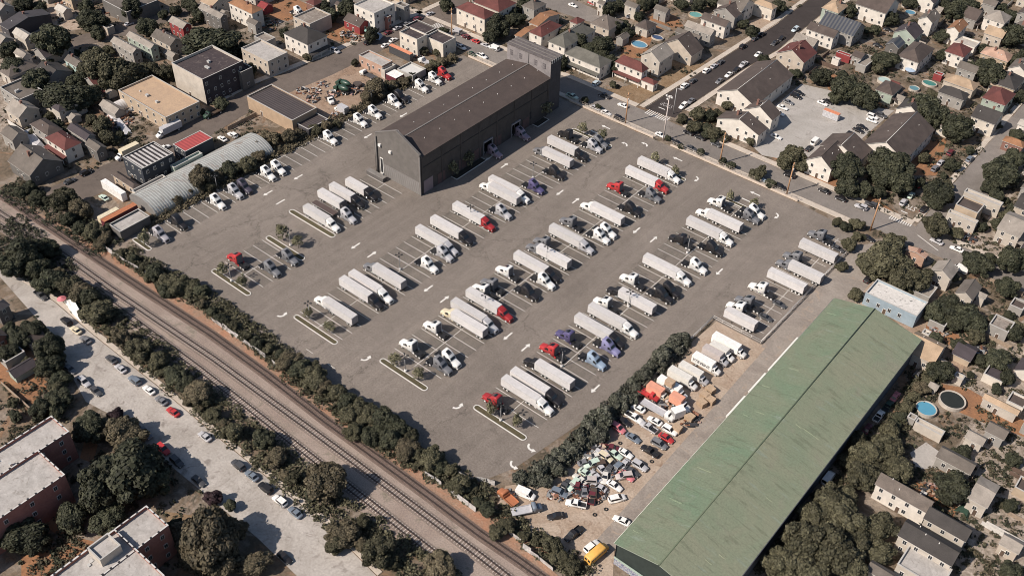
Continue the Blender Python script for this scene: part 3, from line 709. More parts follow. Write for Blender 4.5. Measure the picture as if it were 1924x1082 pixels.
def building(W, E, h, roof, wall, roofc, label, name='house', cat='house', rise=None, over=.35, win='SEWN', chim=False, door='S', porch=None, box=None, wallm=None, roofm=None, vents=0, trimm=None, parapet=.45, skip=.12, sx=2.9, base=0.0, ridgem=None):
    """W = the corner of the eaves at low x, low y; E = at high x, high y (both map points at eaves height)"""
    if box: u0, u1, v0, v1 = box
    else:
        w_, e_ = Q(*W, h), Q(*E, h); u0, u1 = sorted((w_.x, e_.x)); v0, v1 = sorted((w_.y, e_.y))
    a, b = max(u1-u0, 2.2), max(v1-v0, 2.2); BOXES.append((u0-.6,u0+a+.6,v0-.6,v0+b+.6))
    r = thing(name, label, cat, (u0, v0, base)); LAND.append((u0+a/2, v0+b/2, label))
    wm = wallm or wmat(C[wall] if isinstance(wall, str) else wall, wall if isinstance(wall, str) else None)
    rm = roofm or rmat(C[roofc] if isinstance(roofc, str) else roofc, roofc if isinstance(roofc, str) else None)
    tm = trimm or TRIM
    m = MB(); rise = rise if rise is not None else min(a,b)*0.32
    hh = h
    if roof == 'F':
        m.box(0,a,0,b,0,h-.35)
        for q in ((0,a,0,.25),(0,a,b-.25,b),(0,.25,.25,b-.25),(a-.25,a,.25,b-.25)): m.box(*q, h-.35, h+parapet)
    elif roof == 'U':
        i = len(m.v); m.poly([(0,0,0),(a,0,0),(a,0,h),(0,0,h)]); m.poly([(a,b,0),(0,b,0),(0,b,h),(a,b,h)])
        m.poly([(a,0,0),(a,b,0),(a,b,h),(a,b/2,h+rise),(a,0,h)]); m.poly([(0,b,0),(0,0,0),(0,0,h),(0,b/2,h+rise),(0,b,h)])
    elif roof == 'V':
        m.poly([(0,b,0),(0,0,0),(0,0,h),(0,b,h)]); m.poly([(a,0,0),(a,b,0),(a,b,h),(a,0,h)])
        m.poly([(0,0,0),(a,0,0),(a,0,h),(a/2,0,h+rise),(0,0,h)]); m.poly([(a,b,0),(0,b,0),(0,b,h),(a/2,b,h+rise),(a,b,h)])
    else: m.box(0,a,0,b,0,h)
    obj('wall', m.mesh('wall', [wm]), r)
    if roof == 'F':
        m = MB(); m.box(.25,a-.25,.25,b-.25,h-.35,h-.22); ro = obj('roof', m.mesh('roof', [rm]), r)
        m = MB()
        for q in ((-.06,a+.06,-.06,.31),(-.06,a+.06,b-.31,b+.06),(-.06,.31,.31,b-.31),(a-.31,a+.06,.31,b-.31)): m.box(*q, h+parapet, h+parapet+.07)
        obj('coping', m.mesh('coping', [tm]), r)
    elif roof in 'UV': ro = obj('roof', roof_gable(a,b,h,rise,roof,over).mesh('roof', [rm, tm]), r)
    elif roof == 'H': ro = obj('roof', roof_hip(a,b,h,rise,over).mesh('roof', [rm, tm]), r)
    if roof in 'UVH':
        m = MB()
        if roof == 'U': m.tube((-over,b/2,h+rise+.17),(a+over,b/2,h+rise+.17),.10,n=6)
        elif roof == 'V': m.tube((a/2,-over,h+rise+.17),(a/2,b+over,h+rise+.17),.10,n=6)
        elif a >= b: m.tube((b/2,b/2,h+rise+.17),(a-b/2,b/2,h+rise+.17),.10,n=6)
        else: m.tube((a/2,a/2,h+rise+.17),(a/2,b-a/2,h+rise+.17),.10,n=6)
        if m.v: obj('ridge_cap', m.mesh('ridge_cap', [ridgem or rm]), ro)
    if chim or (roof in 'UVH' and a*b > 60 and rnd.random() < .45):
        cx, cy = a*rnd.uniform(.3,.7), b*rnd.uniform(.35,.65); m = MB(); m.box(cx-.4,cx+.4,cy-.4,cy+.4,h,h+rise+1.0); m.box(cx-.48,cx+.48,cy-.48,cy+.48,h+rise+1.0,h+rise+1.15)
        obj('chimney', m.mesh('chimney', [wmat(C['brick'],'brick')]), ro)
    for k in range(vents):
        cx, cy = a*rnd.uniform(.2,.8), b*rnd.uniform(.2,.8); s = rnd.uniform(.3,.7); m = MB(); m.box(cx-s,cx+s,cy-s*.8,cy+s*.8,h-.25,h+rnd.uniform(.3,.8))
        obj('roof_vent', m.mesh('roof_vent', [mat('vent_metal', (.45,.44,.42), .5, .2)]), ro)
    if roof in 'UVH' and a*b > 50:
        for k in range(rnd.randrange(1,4)):
            tx, ty = rnd.uniform(.2,.8), rnd.uniform(.15,.85); zz = h + rise*(1-abs((ty if roof == 'U' else tx)-.5)*2)*(.9 if roof != 'H' else .6); g = MB(); g.tube((a*tx,b*ty,zz-.3),(a*tx,b*ty,zz+.75),.11,n=6); obj('vent_pipe', g.mesh('vent_pipe', [FRAMEW]), ro)
    if win: windows_on(r, a, b, h, win, skip=skip, sx=sx)
    if door:
        o = obj('door', door_mesh(), r)
        if door == 'S': o.location = (a*rnd.uniform(.3,.6),-.035,0); o.rotation_euler = (0,0,pi)
        else: o.location = (a+.035,b*rnd.uniform(.3,.6),0); o.rotation_euler = (0,0,-pi/2)
    if porch:
        m = MB(); d = 1.9
        if porch == 'S': q = [(-.1,-d,2.6),(a+.1,-d,2.6),(a+.1,-.02,3.0),(-.1,-.02,3.0)]; posts = [(x,-d+.2) for x in (.2, a/2, a-.2)]
        else: q = [(a+d,-.1,2.6),(a+d,b+.1,2.6),(a+.02,b+.1,3.0),(a+.02,-.1,3.0)]; posts = [(a+d-.2,y) for y in (.2, b/2, b-.2)]
        up = [(x,y,z+.14) for x,y,z in q]; m.poly(up); m.poly(q[::-1])
        for i in range(4):
            j = (i+1) % 4; m.poly([q[i],q[j],up[j],up[i]])
        po = obj('porch_roof', m.mesh('porch_roof', [rm]), r)
        for x, y in posts:
            g = MB(); g.box(x-.08,x+.08,y-.08,y+.08,0,2.68); obj('porch_post', g.mesh('porch_post', [FRAMEW]), r)
    return r
def arch_hut(box, rise, label, m_roof, m_end, axis='V', name='arched_hut', cat='hut'):
    u0,u1,v0,v1 = box; a, b = u1-u0, v1-v0
    r = thing(name, label, cat, (u0,v0,0)); LAND.append(((u0+u1)/2,(v0+v1)/2,label))
    n = 18; m = MB(); prof = []
    wd = a if axis == 'V' else b; L = b if axis == 'V' else a
    for k in range(n+1): an = pi*k/n; prof.append((wd/2-math.cos(an)*wd/2, math.sin(an)*rise))
    def pt(s, z, t): return (s, t, z) if axis == 'V' else (t, s, z)
    ns = max(2, int(L/1.0))
    for j in range(ns):
        t0, t1 = L*j/ns, L*(j+1)/ns
        for k in range(n):
            (s0,z0),(s1,z1) = prof[k], prof[k+1]; tm = t0+(t1-t0)*.5
            f = lambda s, z, q: pt(wd/2+(s-wd/2)*q, z*q, 0)
            def pp(s, z, t, q): x = pt(wd/2+(s-wd/2)*q, z*q, t); return x
            m.poly([pp(s0,z0,t0,1.0),pp(s1,z1,t0,1.0),pp(s1,z1,tm,1.018),pp(s0,z0,tm,1.018)], 0); m.poly([pp(s0,z0,tm,1.018),pp(s1,z1,tm,1.018),pp(s1,z1,t1,1.0),pp(s0,z0,t1,1.0)], 0)
    obj('roof', fixn(m.mesh('roof', [m_roof])), r)
    for t in (0.02, L-.02):
        g = MB(); g.poly([pt(s*.995+.002, z*.99, t) for s, z in prof]); obj('end_wall', g.mesh('end_wall', [m_end]), r)
    return r
def container(W, E, h, col, label, name='shipping_container', cat='container', top=None, ribs=True):
    w_, e_ = Q(*W, h), Q(*E, h); u0,u1 = sorted((w_.x,e_.x)); v0,v1 = sorted((w_.y,e_.y)); a, b = max(u1-u0,2.0), max(v1-v0,2.0)
    r = thing(name, label, cat, (u0,v0,0)); LAND.append((u0+a/2,v0+b/2,label))
    m = MB(); m.box(0,a,0,b,.12,h); cm = mat_paint('box_'+col, PAINT[col], .5, dirt=.25)
    obj('box_body', m.mesh('box_body', [cm]), r)
    m = MB(); m.box(-.02,a+.02,-.02,b+.02,h,h+.08); obj('top_panel', m.mesh('top_panel', [mat_paint('box_'+(top or col), PAINT[top or col], .5, dirt=.25)]), r)
    m = MB()
    n = int((a if a > b else b)/.6)
    for k in range(n):
        t = (k+.5)*(a if a > b else b)/n
        if a > b: m.box(t-.1,t+.1,-.04,0.0,.2,h-.1)
        else: m.box(a,a+.04,t-.1,t+.1,.2,h-.1)
    obj('side_rib', m.mesh('side_rib', [cm]), r)
    g = MB(); g.box(a+.045,a+.09,.15,b-.15,.3,h-.15) if a > b else g.box(.15,a-.15,-.09,-.045,.3,h-.15); obj('door', g.mesh('door', [cm]), r)
    return r
def pool(k, x, y, rp, water, wallc, label, h=1.1, oval=1.0):
    p = Q(k,x,y,h); R_ = rp*CR[k][2]*mpp(p); BOXES.append((p.x-R_-1,p.x+R_+1,p.y-R_-1,p.y+R_+1)); r = thing('swimming_pool', label, 'pool', (p.x,p.y,0))
    m = MB(); n = 28
    ring = lambda rr, z: [(rr*math.cos(2*pi*i/n), rr*oval*math.sin(2*pi*i/n), z) for i in range(n)]
    m.ring_loft([ring(R_,0),ring(R_,h),ring(R_*.9,h),ring(R_*.88,h-.35)],0,False,False)
    obj('pool_wall', m.mesh('pool_wall', [wmat(C[wallc], wallc)]), r)
    g = MB(); g.poly(ring(R_*.89,h-.22)); wm = mat('pool_water_%d' % int(sum(water)*100), water, .06, .1, .3); obj('water', g.mesh('water', [wm]), r)
    return r
# ------------------------------------------------------------------ ground, roads, lot
LOTA = mat_asphalt('lot_asphalt', (0.208, 0.178, 0.153), 0.45)
LOTB = mat_asphalt('stall_asphalt', (0.170, 0.148, 0.128), 0.45)
ROADA = mat_asphalt('road_asphalt', (0.215, 0.190, 0.170), 0.26, True, 0.18, 0.09)
ROADD = mat_asphalt('road_dark_asphalt', (0.055, 0.045, 0.042), 0.3, True, 0.16, 0.08)
ROADM = mat_asphalt('road_mid_asphalt', (0.150, 0.122, 0.104), 0.25, True, 0.2, 0.08)
CONC = mat_patchy('road_concrete', (0.35, 0.315, 0.28), (0.47, 0.43, 0.39), 0.10, 0.24, (0.23, 0.20, 0.178))
WALK = mat_patchy('pavement_concrete', (0.46, 0.395, 0.33), (0.56, 0.49, 0.415), 0.3, 0.14)
BALLAST = mat_patchy('ballast', (0.275, 0.215, 0.18), (0.35, 0.285, 0.24), 0.06, 0.38, (0.185, 0.165, 0.122), 2.4)
REDEARTH = mat_patchy('red_earth', (0.36, 0.19, 0.12), (0.28, 0.20, 0.145), 0.2, 0.35, (0.45, 0.31, 0.22))
DIRT = mat_patchy('yard_dirt', (0.34, 0.255, 0.19), (0.44, 0.355, 0.28), 0.12, 0.32, (0.24, 0.16, 0.11))
DRYGRASS = mat_patchy('dry_lawn', (0.20, 0.13, 0.075), (0.27, 0.19, 0.12), 0.25, 0.35, (0.10, 0.085, 0.05))
YARDB = mat_patchy('brown_yard', (0.27, 0.185, 0.13), (0.35, 0.26, 0.195), 0.15, 0.35, (0.15, 0.11, 0.085))
RUBB = mat_patchy('rubble_ground', (0.40, 0.34, 0.285), (0.22, 0.175, 0.135), 0.35, 0.4, (0.075, 0.062, 0.046), 1.2)
ORANGEEARTH = mat_patchy('orange_earth', (0.33, 0.165, 0.085), (0.24, 0.13, 0.075), 0.2, 0.3, (0.15, 0.095, 0.06))
PALELOT = mat_patchy('pale_tarmac', (0.34, 0.315, 0.285), (0.43, 0.40, 0.37), 0.06, 0.16, (0.26, 0.235, 0.21))
ISLGRASS = mat_patchy('island_grass', (0.085, 0.075, 0.045), (0.12, 0.10, 0.06), 0.8, 0.5, (0.05, 0.052, 0.03), 4.0)
LANE = mat_patchy('worn_lane', (0.25, 0.215, 0.187), (0.33, 0.288, 0.25), 0.10, 0.26, (0.37, 0.29, 0.225))

def gsheet():
    m = MB(); n = 12; x0,x1,y0,y1 = -1400,1000,-700,1500
    m.poly([(x0,y0,-.06),(x1,y0,-.06),(x1,y1,-.06),(x0,y1,-.06)]); struct('ground', m.mesh('ground', [mat_ground()]))
gsheet()
def pp(pts, k='px'): return [Q(k, x, y, 0) for x, y in pts]
flat_poly('parking_lot', [(-270.6,131.0),(-270.6,300.9),(-108,300.9),(-86,299.0),(-80.0,293),(-80.9,226.6),(-98.6,226.6),(-98.8,205),(-99.5,196),(-104,166),(-108,140),(-112,130.5),(-138,128.0),(-180,126.5),(-220,126.0),(-258,126.6)], LOTA, 0.0)
flat_poly('front_road', [(-420,305.2),(60,305.2),(60,316.2),(-420,316.2)], ROADA, -.02)
flat_poly('dark_road', pp([(1211,204),(1460,45.5),(1499,16),(1560,-30),(1640,-30),(1585,0),(1563,10.7),(1460,94),(1399.5,128.6),(1284,205.5),(1268,222)]), ROADD, -.016)
flat_poly('cross_road', [(-69,316.2),(-69,520),(-56.5,520),(-56.5,316.2)], ROADA, -.016)
flat_poly('yard_street', pp([(860,-12),(748,48),(640,97),(480,161),(405,200),(330,245),(240,292),(100,350),(60,378),(125,392),(190,362),(310,303),(380,265),(455,218),(530,180),(622,142),(755,76),(858,50),(900,20)]), ROADM, -.016)
flat_poly('upper_street', pp([(960,-8),(1060,-8),(1150,32),(1135,46),(1100,40)]), ROADA, -.014)
flat_poly('back_street', pp([(132,72),(238,42),(356,12),(420,-10),(450,-10),(368,22),(255,62),(137,92)]), ROADM, -.014)
flat_poly('sand_yard', pp([(60,-5),(95,-5),(150,30),(168,55),(112,58),(85,52),(95,30)]), DIRT, -.012)
flat_poly('railside_road', pp([(-60,468),(0,520),(88,620),(161,754),(222,786),(308,864),(380,923),(485,1011),(560,1083),(640,1150),(800,1150),(708,1082),(614,988),(418,829),(295,725),(171,626),(102,567),(0,500),(-60,455)]), CONC, -.016)
flat_poly('rail_bed', pp([(-80,330),(0,372),(107,428),(262,531),(400,622),(500,694),(620,787),(800,917),(900,992),(1012,1070),(1060,1105),(890,1120),(830,1072),(720,992),(590,892),(490,802),(375,714),(268,634),(165,547),(118,492),(60,450),(-80,390)]), BALLAST, -.012)
flat_poly('red_bank', pp([(-80,318),(0,362),(107,418),(262,521),(400,610),(500,680),(620,772),(800,900),(900,975),(1012,1050),(1075,1102),(1060,1110),(1012,1072),(900,993),(800,919),(620,789),(500,696),(400,624),(262,533),(107,430),(0,374),(-80,332)]), REDEARTH, -.014)
flat_poly('red_verge', pp([(107,418),(190,462),(262,508),(400,596),(500,664),(620,756),(760,850),(860,915),(960,975),(1040,1040),(1000,1045),(900,977),(800,902),(620,774),(500,682),(400,612),(262,523)]), REDEARTH, -.020)
flat_poly('complex_lot', pp([(1451,203),(1505,158),(1558,170),(1650,203),(1680,208),(1618,262),(1545,292),(1500,305),(1432,292),(1400,262)]), PALELOT, -.018)
flat_poly('salvage_yard', pp([(1288,652),(1348,602),(1432,648),(1500,600),(1583,565),(1155,1020),(1150,1110),(1090,1090),(1020,1020),(935,945),(950,912),(1010,905),(1090,830),(1170,765),(1240,690)]), DIRT, -.018)
flat_poly('service_lane', [(-80.6,226),(-80.6,292),(-74,300),(-68.5,290),(-67.5,262),(-72.4,133),(-77.5,133),(-79.2,226)], LANE, -.008)
for nm, pts, m_ in (('front_lawn', [(1068,196),(1118,176),(1196,198),(1258,160),(1232,150),(1160,165),(1130,170),(1090,165)], DRYGRASS), ('corner_lawn', [(1265,120),(1320,118),(1300,150),(1250,165),(1240,150)], DRYGRASS),
                    ('side_lawn', [(1262,112),(1340,122),(1310,140),(1262,135)], DRYGRASS), ('plot_dirt', [(1405,40),(1445,30),(1470,45),(1425,65)], DIRT), ('pool_yard', [(1175,60),(1230,62),(1210,110),(1165,108)], ORANGEEARTH),
                    ('orange_yard', [(1215,30),(1270,30),(1285,50),(1225,55)], ORANGEEARTH), ('complex_lawn', [(1545,150),(1560,135),(1650,190),(1670,205),(1560,172)], ORANGEEARTH), ('verge_lawn', [(1305,200),(1345,205),(1355,235),(1300,235)], DRYGRASS),
                    ('verge_lawn', [(1395,262),(1420,280),(1600,372),(1640,392),(1680,398),(1630,360),(1500,310),(1430,285)], ORANGEEARTH), ('truck_yard', [(520,170),(672,112),(760,170),(690,205),(625,235),(590,200)], YARDB), ('plain_yard', [(620,40),(690,60),(660,85),(610,70)], ORANGEEARTH),
                    ('scrap_yard', [(480,0),(560,0),(600,20),(540,40),(490,30)], ORANGEEARTH), ('garden_earth', [(0,640),(60,660),(85,720),(45,760),(0,720)], ORANGEEARTH), ('garden_earth', [(60,700),(95,720),(60,760),(40,745)], ORANGEEARTH),
                    ('garden_earth', [(40,1045),(150,1010),(190,1020),(160,1082),(40,1095)], ORANGEEARTH), ('garden_earth', [(92,940),(140,970),(118,1015),(85,985)], ORANGEEARTH), ('garden_earth', [(310,960),(380,970),(370,1000),(320,1010)], DRYGRASS),
                    ('garden_earth', [(160,822),(185,830),(175,870),(150,860)], ORANGEEARTH), ('back_garden', [(1740,610),(1805,630),(1795,650),(1740,640)], ORANGEEARTH), ('back_garden', [(1765,720),(1820,730),(1924,790),(1924,820),(1840,790),(1770,760)], ORANGEEARTH),
                    ('back_garden', [(1720,900),(1800,950),(1790,975),(1715,920)], ORANGEEARTH), ('patio', [(1710,850),(1740,830),(1768,850),(1760,880),(1720,880)], PALELOT), ('back_garden', [(1700,270),(1780,260),(1760,330),(1710,330)], ORANGEEARTH),
                    ('rough_ground', [(1810,985),(1924,870),(1960,1120),(1800,1090)], RUBB), ('rough_ground', [(1800,720),(1924,600),(1960,760),(1860,770)], RUBB), ('rough_ground', [(1640,560),(1760,560),(1830,640),(1800,720),(1720,640)], YARDB), ('rough_ground', [(1840,760),(1924,770),(1940,880),(1800,960),(1790,860)], RUBB), ('rough_ground', [(1830,440),(1900,360),(1940,470),(1850,520),(1810,500)], RUBB), ('rough_ground', [(1840,230),(1924,215),(1924,330),(1860,340)], RUBB), ('rough_ground', [(0,60),(110,50),(140,120),(60,190),(0,180)], RUBB), ('rough_ground', [(0,170),(110,170),(120,215),(0,260)], RUBB), ('rough_ground', [(1560,600),(1640,500),(1650,560),(1600,600)], DIRT)):
    flat_poly(nm, pp(pts), m_, -.034 + 0.0007*rnd.random()*20)
def tail_poly(nm, a, b, du, m_, z):
    a, b = P(*a), P(*b); flat_poly(nm, [(a.x,a.y),(b.x,b.y),(b.x+du,b.y),(a.x+du,a.y)], m_, z)
tail_poly('rail_bed', (-79,330), (-79,391), -110, BALLAST, -.013); tail_poly('rail_bed', (1059,1104), (891,1119), 90, BALLAST, -.013); tail_poly('railside_road', (-59,455), (-59,468), -110, CONC, -.017); tail_poly('railside_road', (799,1149), (641,1149), 70, CONC, -.017)
# pavements with real kerbs
m = MB()
strip_mb(m, [(-268,303.6),(-171,303.6)], 2.6, -.05, .13); strip_mb(m, [(-160,303.6),(-88,303.6)], 2.6, -.05, .13)
struct('pavement_lot_side', m.mesh('pavement', [WALK]))
m = MB(); strip_mb(m, [(-330,317.7),(-189.5,317.7)], 2.6, -.05, .13); strip_mb(m, [(-167,317.7),(-70.5,317.7)], 2.6, -.05, .13); strip_mb(m, [(-55,317.7),(60,317.7)], 2.6, -.05, .13)
struct('pavement_far_side', m.mesh('pavement', [WALK]))
def off_line(pts, d):
    o = []
    for i, p in enumerate(pts):
        a = pts[max(i-1,0)]; b = pts[min(i+1,len(pts)-1)]; t = Vector((b[0]-a[0], b[1]-a[1], 0)).normalized(); o.append((p[0]-t.y*d, p[1]+t.x*d))
    return o
lft = [P(1211,203),P(1335,124.7),P(1460,44.5),P(1499,15),P(1560,-31)]; rgt = [P(1286,206),P(1399.5,129.6),P(1461,95),P(1564,11.7),P(1640,-30)]
m = MB(); strip_mb(m, off_line([(p.x,p.y) for p in lft], 1.4), 2.4, -.05, .13); strip_mb(m, off_line([(p.x,p.y) for p in rgt], -1.4), 2.4, -.05, .13); struct('pavement_dark_road', m.mesh('pavement', [WALK]))
m = MB(); strip_mb(m, [(-70.4,319),(-70.4,520)], 2.2, -.05, .13); strip_mb(m, [(-55.2,319),(-55.2,520)], 2.2, -.05, .13); struct('pavement_cross_road', m.mesh('pavement', [WALK]))
m = MB(); q = [P(x,y) for x,y in ((-40,480),(0,503),(102,567),(171,626),(295,725),(418,829),(614,988),(708,1082))]; strip_mb(m, off_line([(p.x,p.y) for p in q], 1.0), 1.5, -.05, .14); struct('pavement_railside', m.mesh('pavement', [WALK]))
m = MB(); q = [P(x,y) for x,y in ((846,2),(748,46),(640,94.5),(480,158),(405,197))]; strip_mb(m, off_line([(p.x,p.y) for p in q], -1.6), 3.0, -.05, .13); struct('pavement_yard_street', m.mesh('pavement', [WALK]))

# ------------------------------------------------------------------ painted markings
ZL = .008
mk = MB(); LW = .16
def line(x0, y0, x1, y1, w_=LW):
    a, b = Vector((x0,y0,0)), Vector((x1,y1,0)); t = (b-a).normalized(); n = Vector((-t.y,t.x,0))*w_/2
    mk.poly([(p.x,p.y,ZL) for p in (a-n, b-n, b+n, a+n)])
G0, GD = 143.5, 3.896
def gv(k): return G0+GD*k
for k in range(-1, 37): line(-269.1, gv(k)-.2, -259.3, gv(k)-.2)
line(-269.2, 131.8, -269.2, 283.8); flat_poly('stall_surface', [(-270.2,132.2),(-259.4,132.2),(-259.4,283.8),(-270.2,283.8)], LOTB, .004)
for k0, k1, uc, ul, ur in ((0,4,-226.2,-235.8,-216.8),(9,17,-227.8,-236.6,-218.9),(0,36,-189.3,-198.9,-179.7),(2,36,-155.2,-165.0,-145.8),(3,36,-121.7,-131.3,-112.1)):
    flat_poly('stall_surface', [(ul,gv(k0)-.2),(ur,gv(k0)-.2),(ur,gv(k1)+.2),(ul,gv(k1)+.2)], LOTB, .004)
    for k in range(k0, k1+1): line(ul, gv(k), ur, gv(k))
    line(uc, gv(k0)-1.5, uc, gv(k1)+.5)
for k in range(23, 39): line(-95.6, gv(k)-1.5, -83.0, gv(k)-1.5)
line(-86.8, gv(23), -86.8, gv(38))
for x,y in ((582,660),(623,688),(618,716)):
    p = P(x,y); line(p.x-1.5,p.y,p.x+1.5,p.y)
struct('parking_lines', mk.mesh('parking_lines', [WHITEP]))
mk = MB()
def arrow(x, y, ang, L=4.2, head=True, curve=0):
    p = P(x, y); c, s = math.cos(ang), math.sin(ang)
    def T(a, b): return (p.x+a*c-b*s, p.y+a*s+b*c, ZL)
    if not curve:
        mk.poly([T(-L/2,-.28),T(L/2-1.4 if head else L/2,-.28),T(L/2-1.4 if head else L/2,.28),T(-L/2,.28)])
        if head: mk.poly([T(L/2-1.4,-.85),T(L/2,0),T(L/2-1.4,.85)])
    else:
        r = 1.45; n = 7; pr = None
        for i in range(n+1):
            an = (pi*0.62)*i/n
            q = [(math.sin(an)*rr - 1.2, curve*(r - math.cos(an)*rr) - curve*1.0) for rr in (r-.3, r+.3)]
            if pr: mk.poly([T(*pr[0]),T(*q[0]),T(*q[1]),T(*pr[1])] if curve < 0 else [T(*pr[0]),T(*pr[1]),T(*q[1]),T(*q[0])])
            pr = q
        an = pi*.62; t = Vector((math.cos(an), curve*math.sin(an))); ctr = Vector(((pr[0][0]+pr[1][0])/2, (pr[0][1]+pr[1][1])/2)); nn = Vector((-t.y,t.x))
        q = [ctr+nn*.75, ctr+t*1.15, ctr-nn*.75]; q = q if (q[1]-q[0]).cross(q[2]-q[0]) > 0 else q[::-1]
        mk.poly([T(v.x,v.y) for v in q])
UPV, DNV = pi/2, -pi/2
for x,y,a in ((503,363,DNV),(560,333,DNV),(691,256,DNV),(758,216.5,DNV),(668,462,DNV),(698.8,478,UPV),(804.7,542,DNV),(835.5,562,UPV),(920,296.6,DNV),(948,311,UPV),(1052,362,DNV),(1082,377,UPV),(1196,433,DNV),
              (1228,449.6,UPV),(954,631.6,DNV),(988,652.4,UPV),(1118.6,729.8,DNV),(1351.6,510.6,DNV),(1138,239,pi),(1273,299,pi),(1418.6,364,pi)): arrow(x,y,a)
for x,y in ((527,379.5),(1403,376.5),(1118,249),(1258,312)): arrow(x,y,0 if x > 1000 else UPV, 4.0, False)
for x,y,a,cv in ((688,675,0,1),(861,765,0,1),(995,841.6,DNV,1),(1310.5,336.6,0,-1),(1461,405.6,0,-1),(1213.7,271.5,pi/2,1),(530.5,593,0,1),(1176,271,UPV,1),(962,874,DNV,1)): arrow(x,y,a,curve=cv)
me = mk.mesh('lane_arrows', [WHITEP]); me = fixn(me)
if me.polygons[0].normal.z < 0: me.flip_normals()
struct('lane_arrows', me)
mk = MB(); ZR = -.012
def zebra(a, b, n, length, ang):
    for i in range(n):
        t = (i+.5)/n; p = a.lerp(b, t); c, s = math.cos(ang)*length/2, math.sin(ang)*length/2; w_ = (b-a).normalized()*(b-a).length/n*.21
        mk.poly([(p.x-c-w_.x,p.y-s-w_.y,ZR),(p.x-c+w_.x,p.y-s+w_.y,ZR),(p.x+c+w_.x,p.y+s+w_.y,ZR),(p.x+c-w_.x,p.y+s-w_.y,ZR)])
zebra(Q('c3',950,780),Q('c3',1105,842),11,3.8,pi/2); zebra(Q('c8',925,508),Q('c8',1085,568),10,3.4,pi/2); zebra(Q('c2',1255,170),Q('c2',1310,195),6,3.6,pi/2)
def stopline(k,x0,y0,x1,y1,w_=.5):
    a, b = Q(k,x0,y0), Q(k,x1,y1); t = (b-a).normalized(); n = Vector((-t.y,t.x,0))*w_/2; mk.poly([(q.x,q.y,ZR) for q in (a-n,b-n,b+n,a+n)])
stopline('c3',1035,752,1080,770); stopline('c8',1005,470,1050,490); stopline('c8',1120,640,1265,750,.3)
me = fixn(mk.mesh('road_markings', [WHITEP]))
if me.polygons[0].normal.z < 0: me.flip_normals()
struct('road_markings', me)
def road_word(s, p, rot, size, name='road_lettering', col=WHITEP):
    cu = bpy.data.curves.new(name, 'FONT'); cu.body = s; cu.size = size; cu.align_x = 'CENTER'; cu.align_y = 'CENTER'; cu.resolution_u = 3
    o = text_obj(name, cu, col); o.location = (p.x,p.y,-.010); o.rotation_euler = (0,0,rot); o.scale = (1,1.7,1); o['kind'] = 'structure'; return o
road_word('STOP', Q('c8',1056,440), pi, 2.4); road_word('STOP', Q('c3',1095,738), pi, 2.3, col=mat('worn_road_paint', (.33,.31,.30), .8, .2))

# ------------------------------------------------------------------ kerbed islands with grass, lamps and young trees
def island(x0, x1, y0, y1, label, kerb_far=True):
    r = thing('planted_island', label, 'traffic island', ((x0+x1)/2,(y0+y1)/2,0), 0, 'kerbed islands at the row ends')
    LAND.append(((x0+x1)/2,(y0+y1)/2,label)); a, b = (x1-x0)/2, (y1-y0)/2
    def ring(da, z):
        o = []; rr = max(.1, min(a,b)-da)
        for cx, cy, s0 in ((a-da-rr,b-da-rr,0),(-a+da+rr,b-da-rr,pi/2),(-a+da+rr,-b+da+rr,pi),(a-da-rr,-b+da+rr,3*pi/2)):
            for i in range(5): an = s0+pi/2*i/4; o.append((cx+rr*math.cos(an), cy+rr*math.sin(an), z))
        return o
    m = MB(); m.ring_loft([ring(0,0.0),ring(0,.15),ring(.30,.15),ring(.30,.02)],0,False,False); obj('kerb', fixn(m.mesh('kerb', [KERB])), r)
    m = MB(); m.poly(ring(.29,.10)); obj('grass_bed', m.mesh('grass_bed', [ISLGRASS]), r)
    return r
LX, BX, CX = (-198.8,-179.6), (-164.9,-145.8), (-131.3,-112.1)
island(-269.0,-259.4,130.1,131.9,'short kerbed island at the railway end of the back fence row')
island(-235.8,-216.8,137.2,139.2,'kerbed island with a lamp by the red tractor nearest the rail hedge')
island(-236.0,-217.2,160.2,162.4,'kerbed island with two young trees between grey tractors and boxy trailers')
island(-241.5,-218.6,175.3,177.6,'kerbed island under the trailer with the white boxy cab')
island(*LX,140.1,142.1,'kerbed island beside the lone trailer facing the rail hedge')
island(*BX,144.1,146.2,'kerbed island where one white and one grey tractor stand back to back')
island(*CX,148.4,150.6,'kerbed island beside the small red tractor at the salvage yard end')
island(*LX,284.6,286.4,'kerbed island beside the black tractor at the front street end')
island(*BX,284.6,286.4,'kerbed island beside the white tractor hitched to the last trailer of the middle row')
island(*CX,284.6,286.4,'kerbed island at the front street end of the row with two white bobtail tractors')
def lamp_post():
    r = bare('lamp_post'); m = MB(); m.tube((0,0,0),(0,0,.75),.38,n=12); obj('base', m.mesh('base', [mat('lamp_base_concrete',(.72,.70,.67),.8,.08)]), r)
    m = MB(); m.tube((0,0,.75),(0,0,6.4),.13,.09,8); obj('pole', m.mesh('pole', [GREYM]), r)
    for k in range(4):
        an = pi/4+k*pi/2; c, s = math.cos(an), math.sin(an); m = MB(); m.tube((0,0,6.35),(c*.75,s*.75,6.45),.04,n=6)
        m.tube((c*.5,s*.5,6.48),(c*1.25,s*1.25,6.50),.24,.24,6); obj('lamp_head', m.mesh('lamp_head', [BLACKM]), r)
    return r
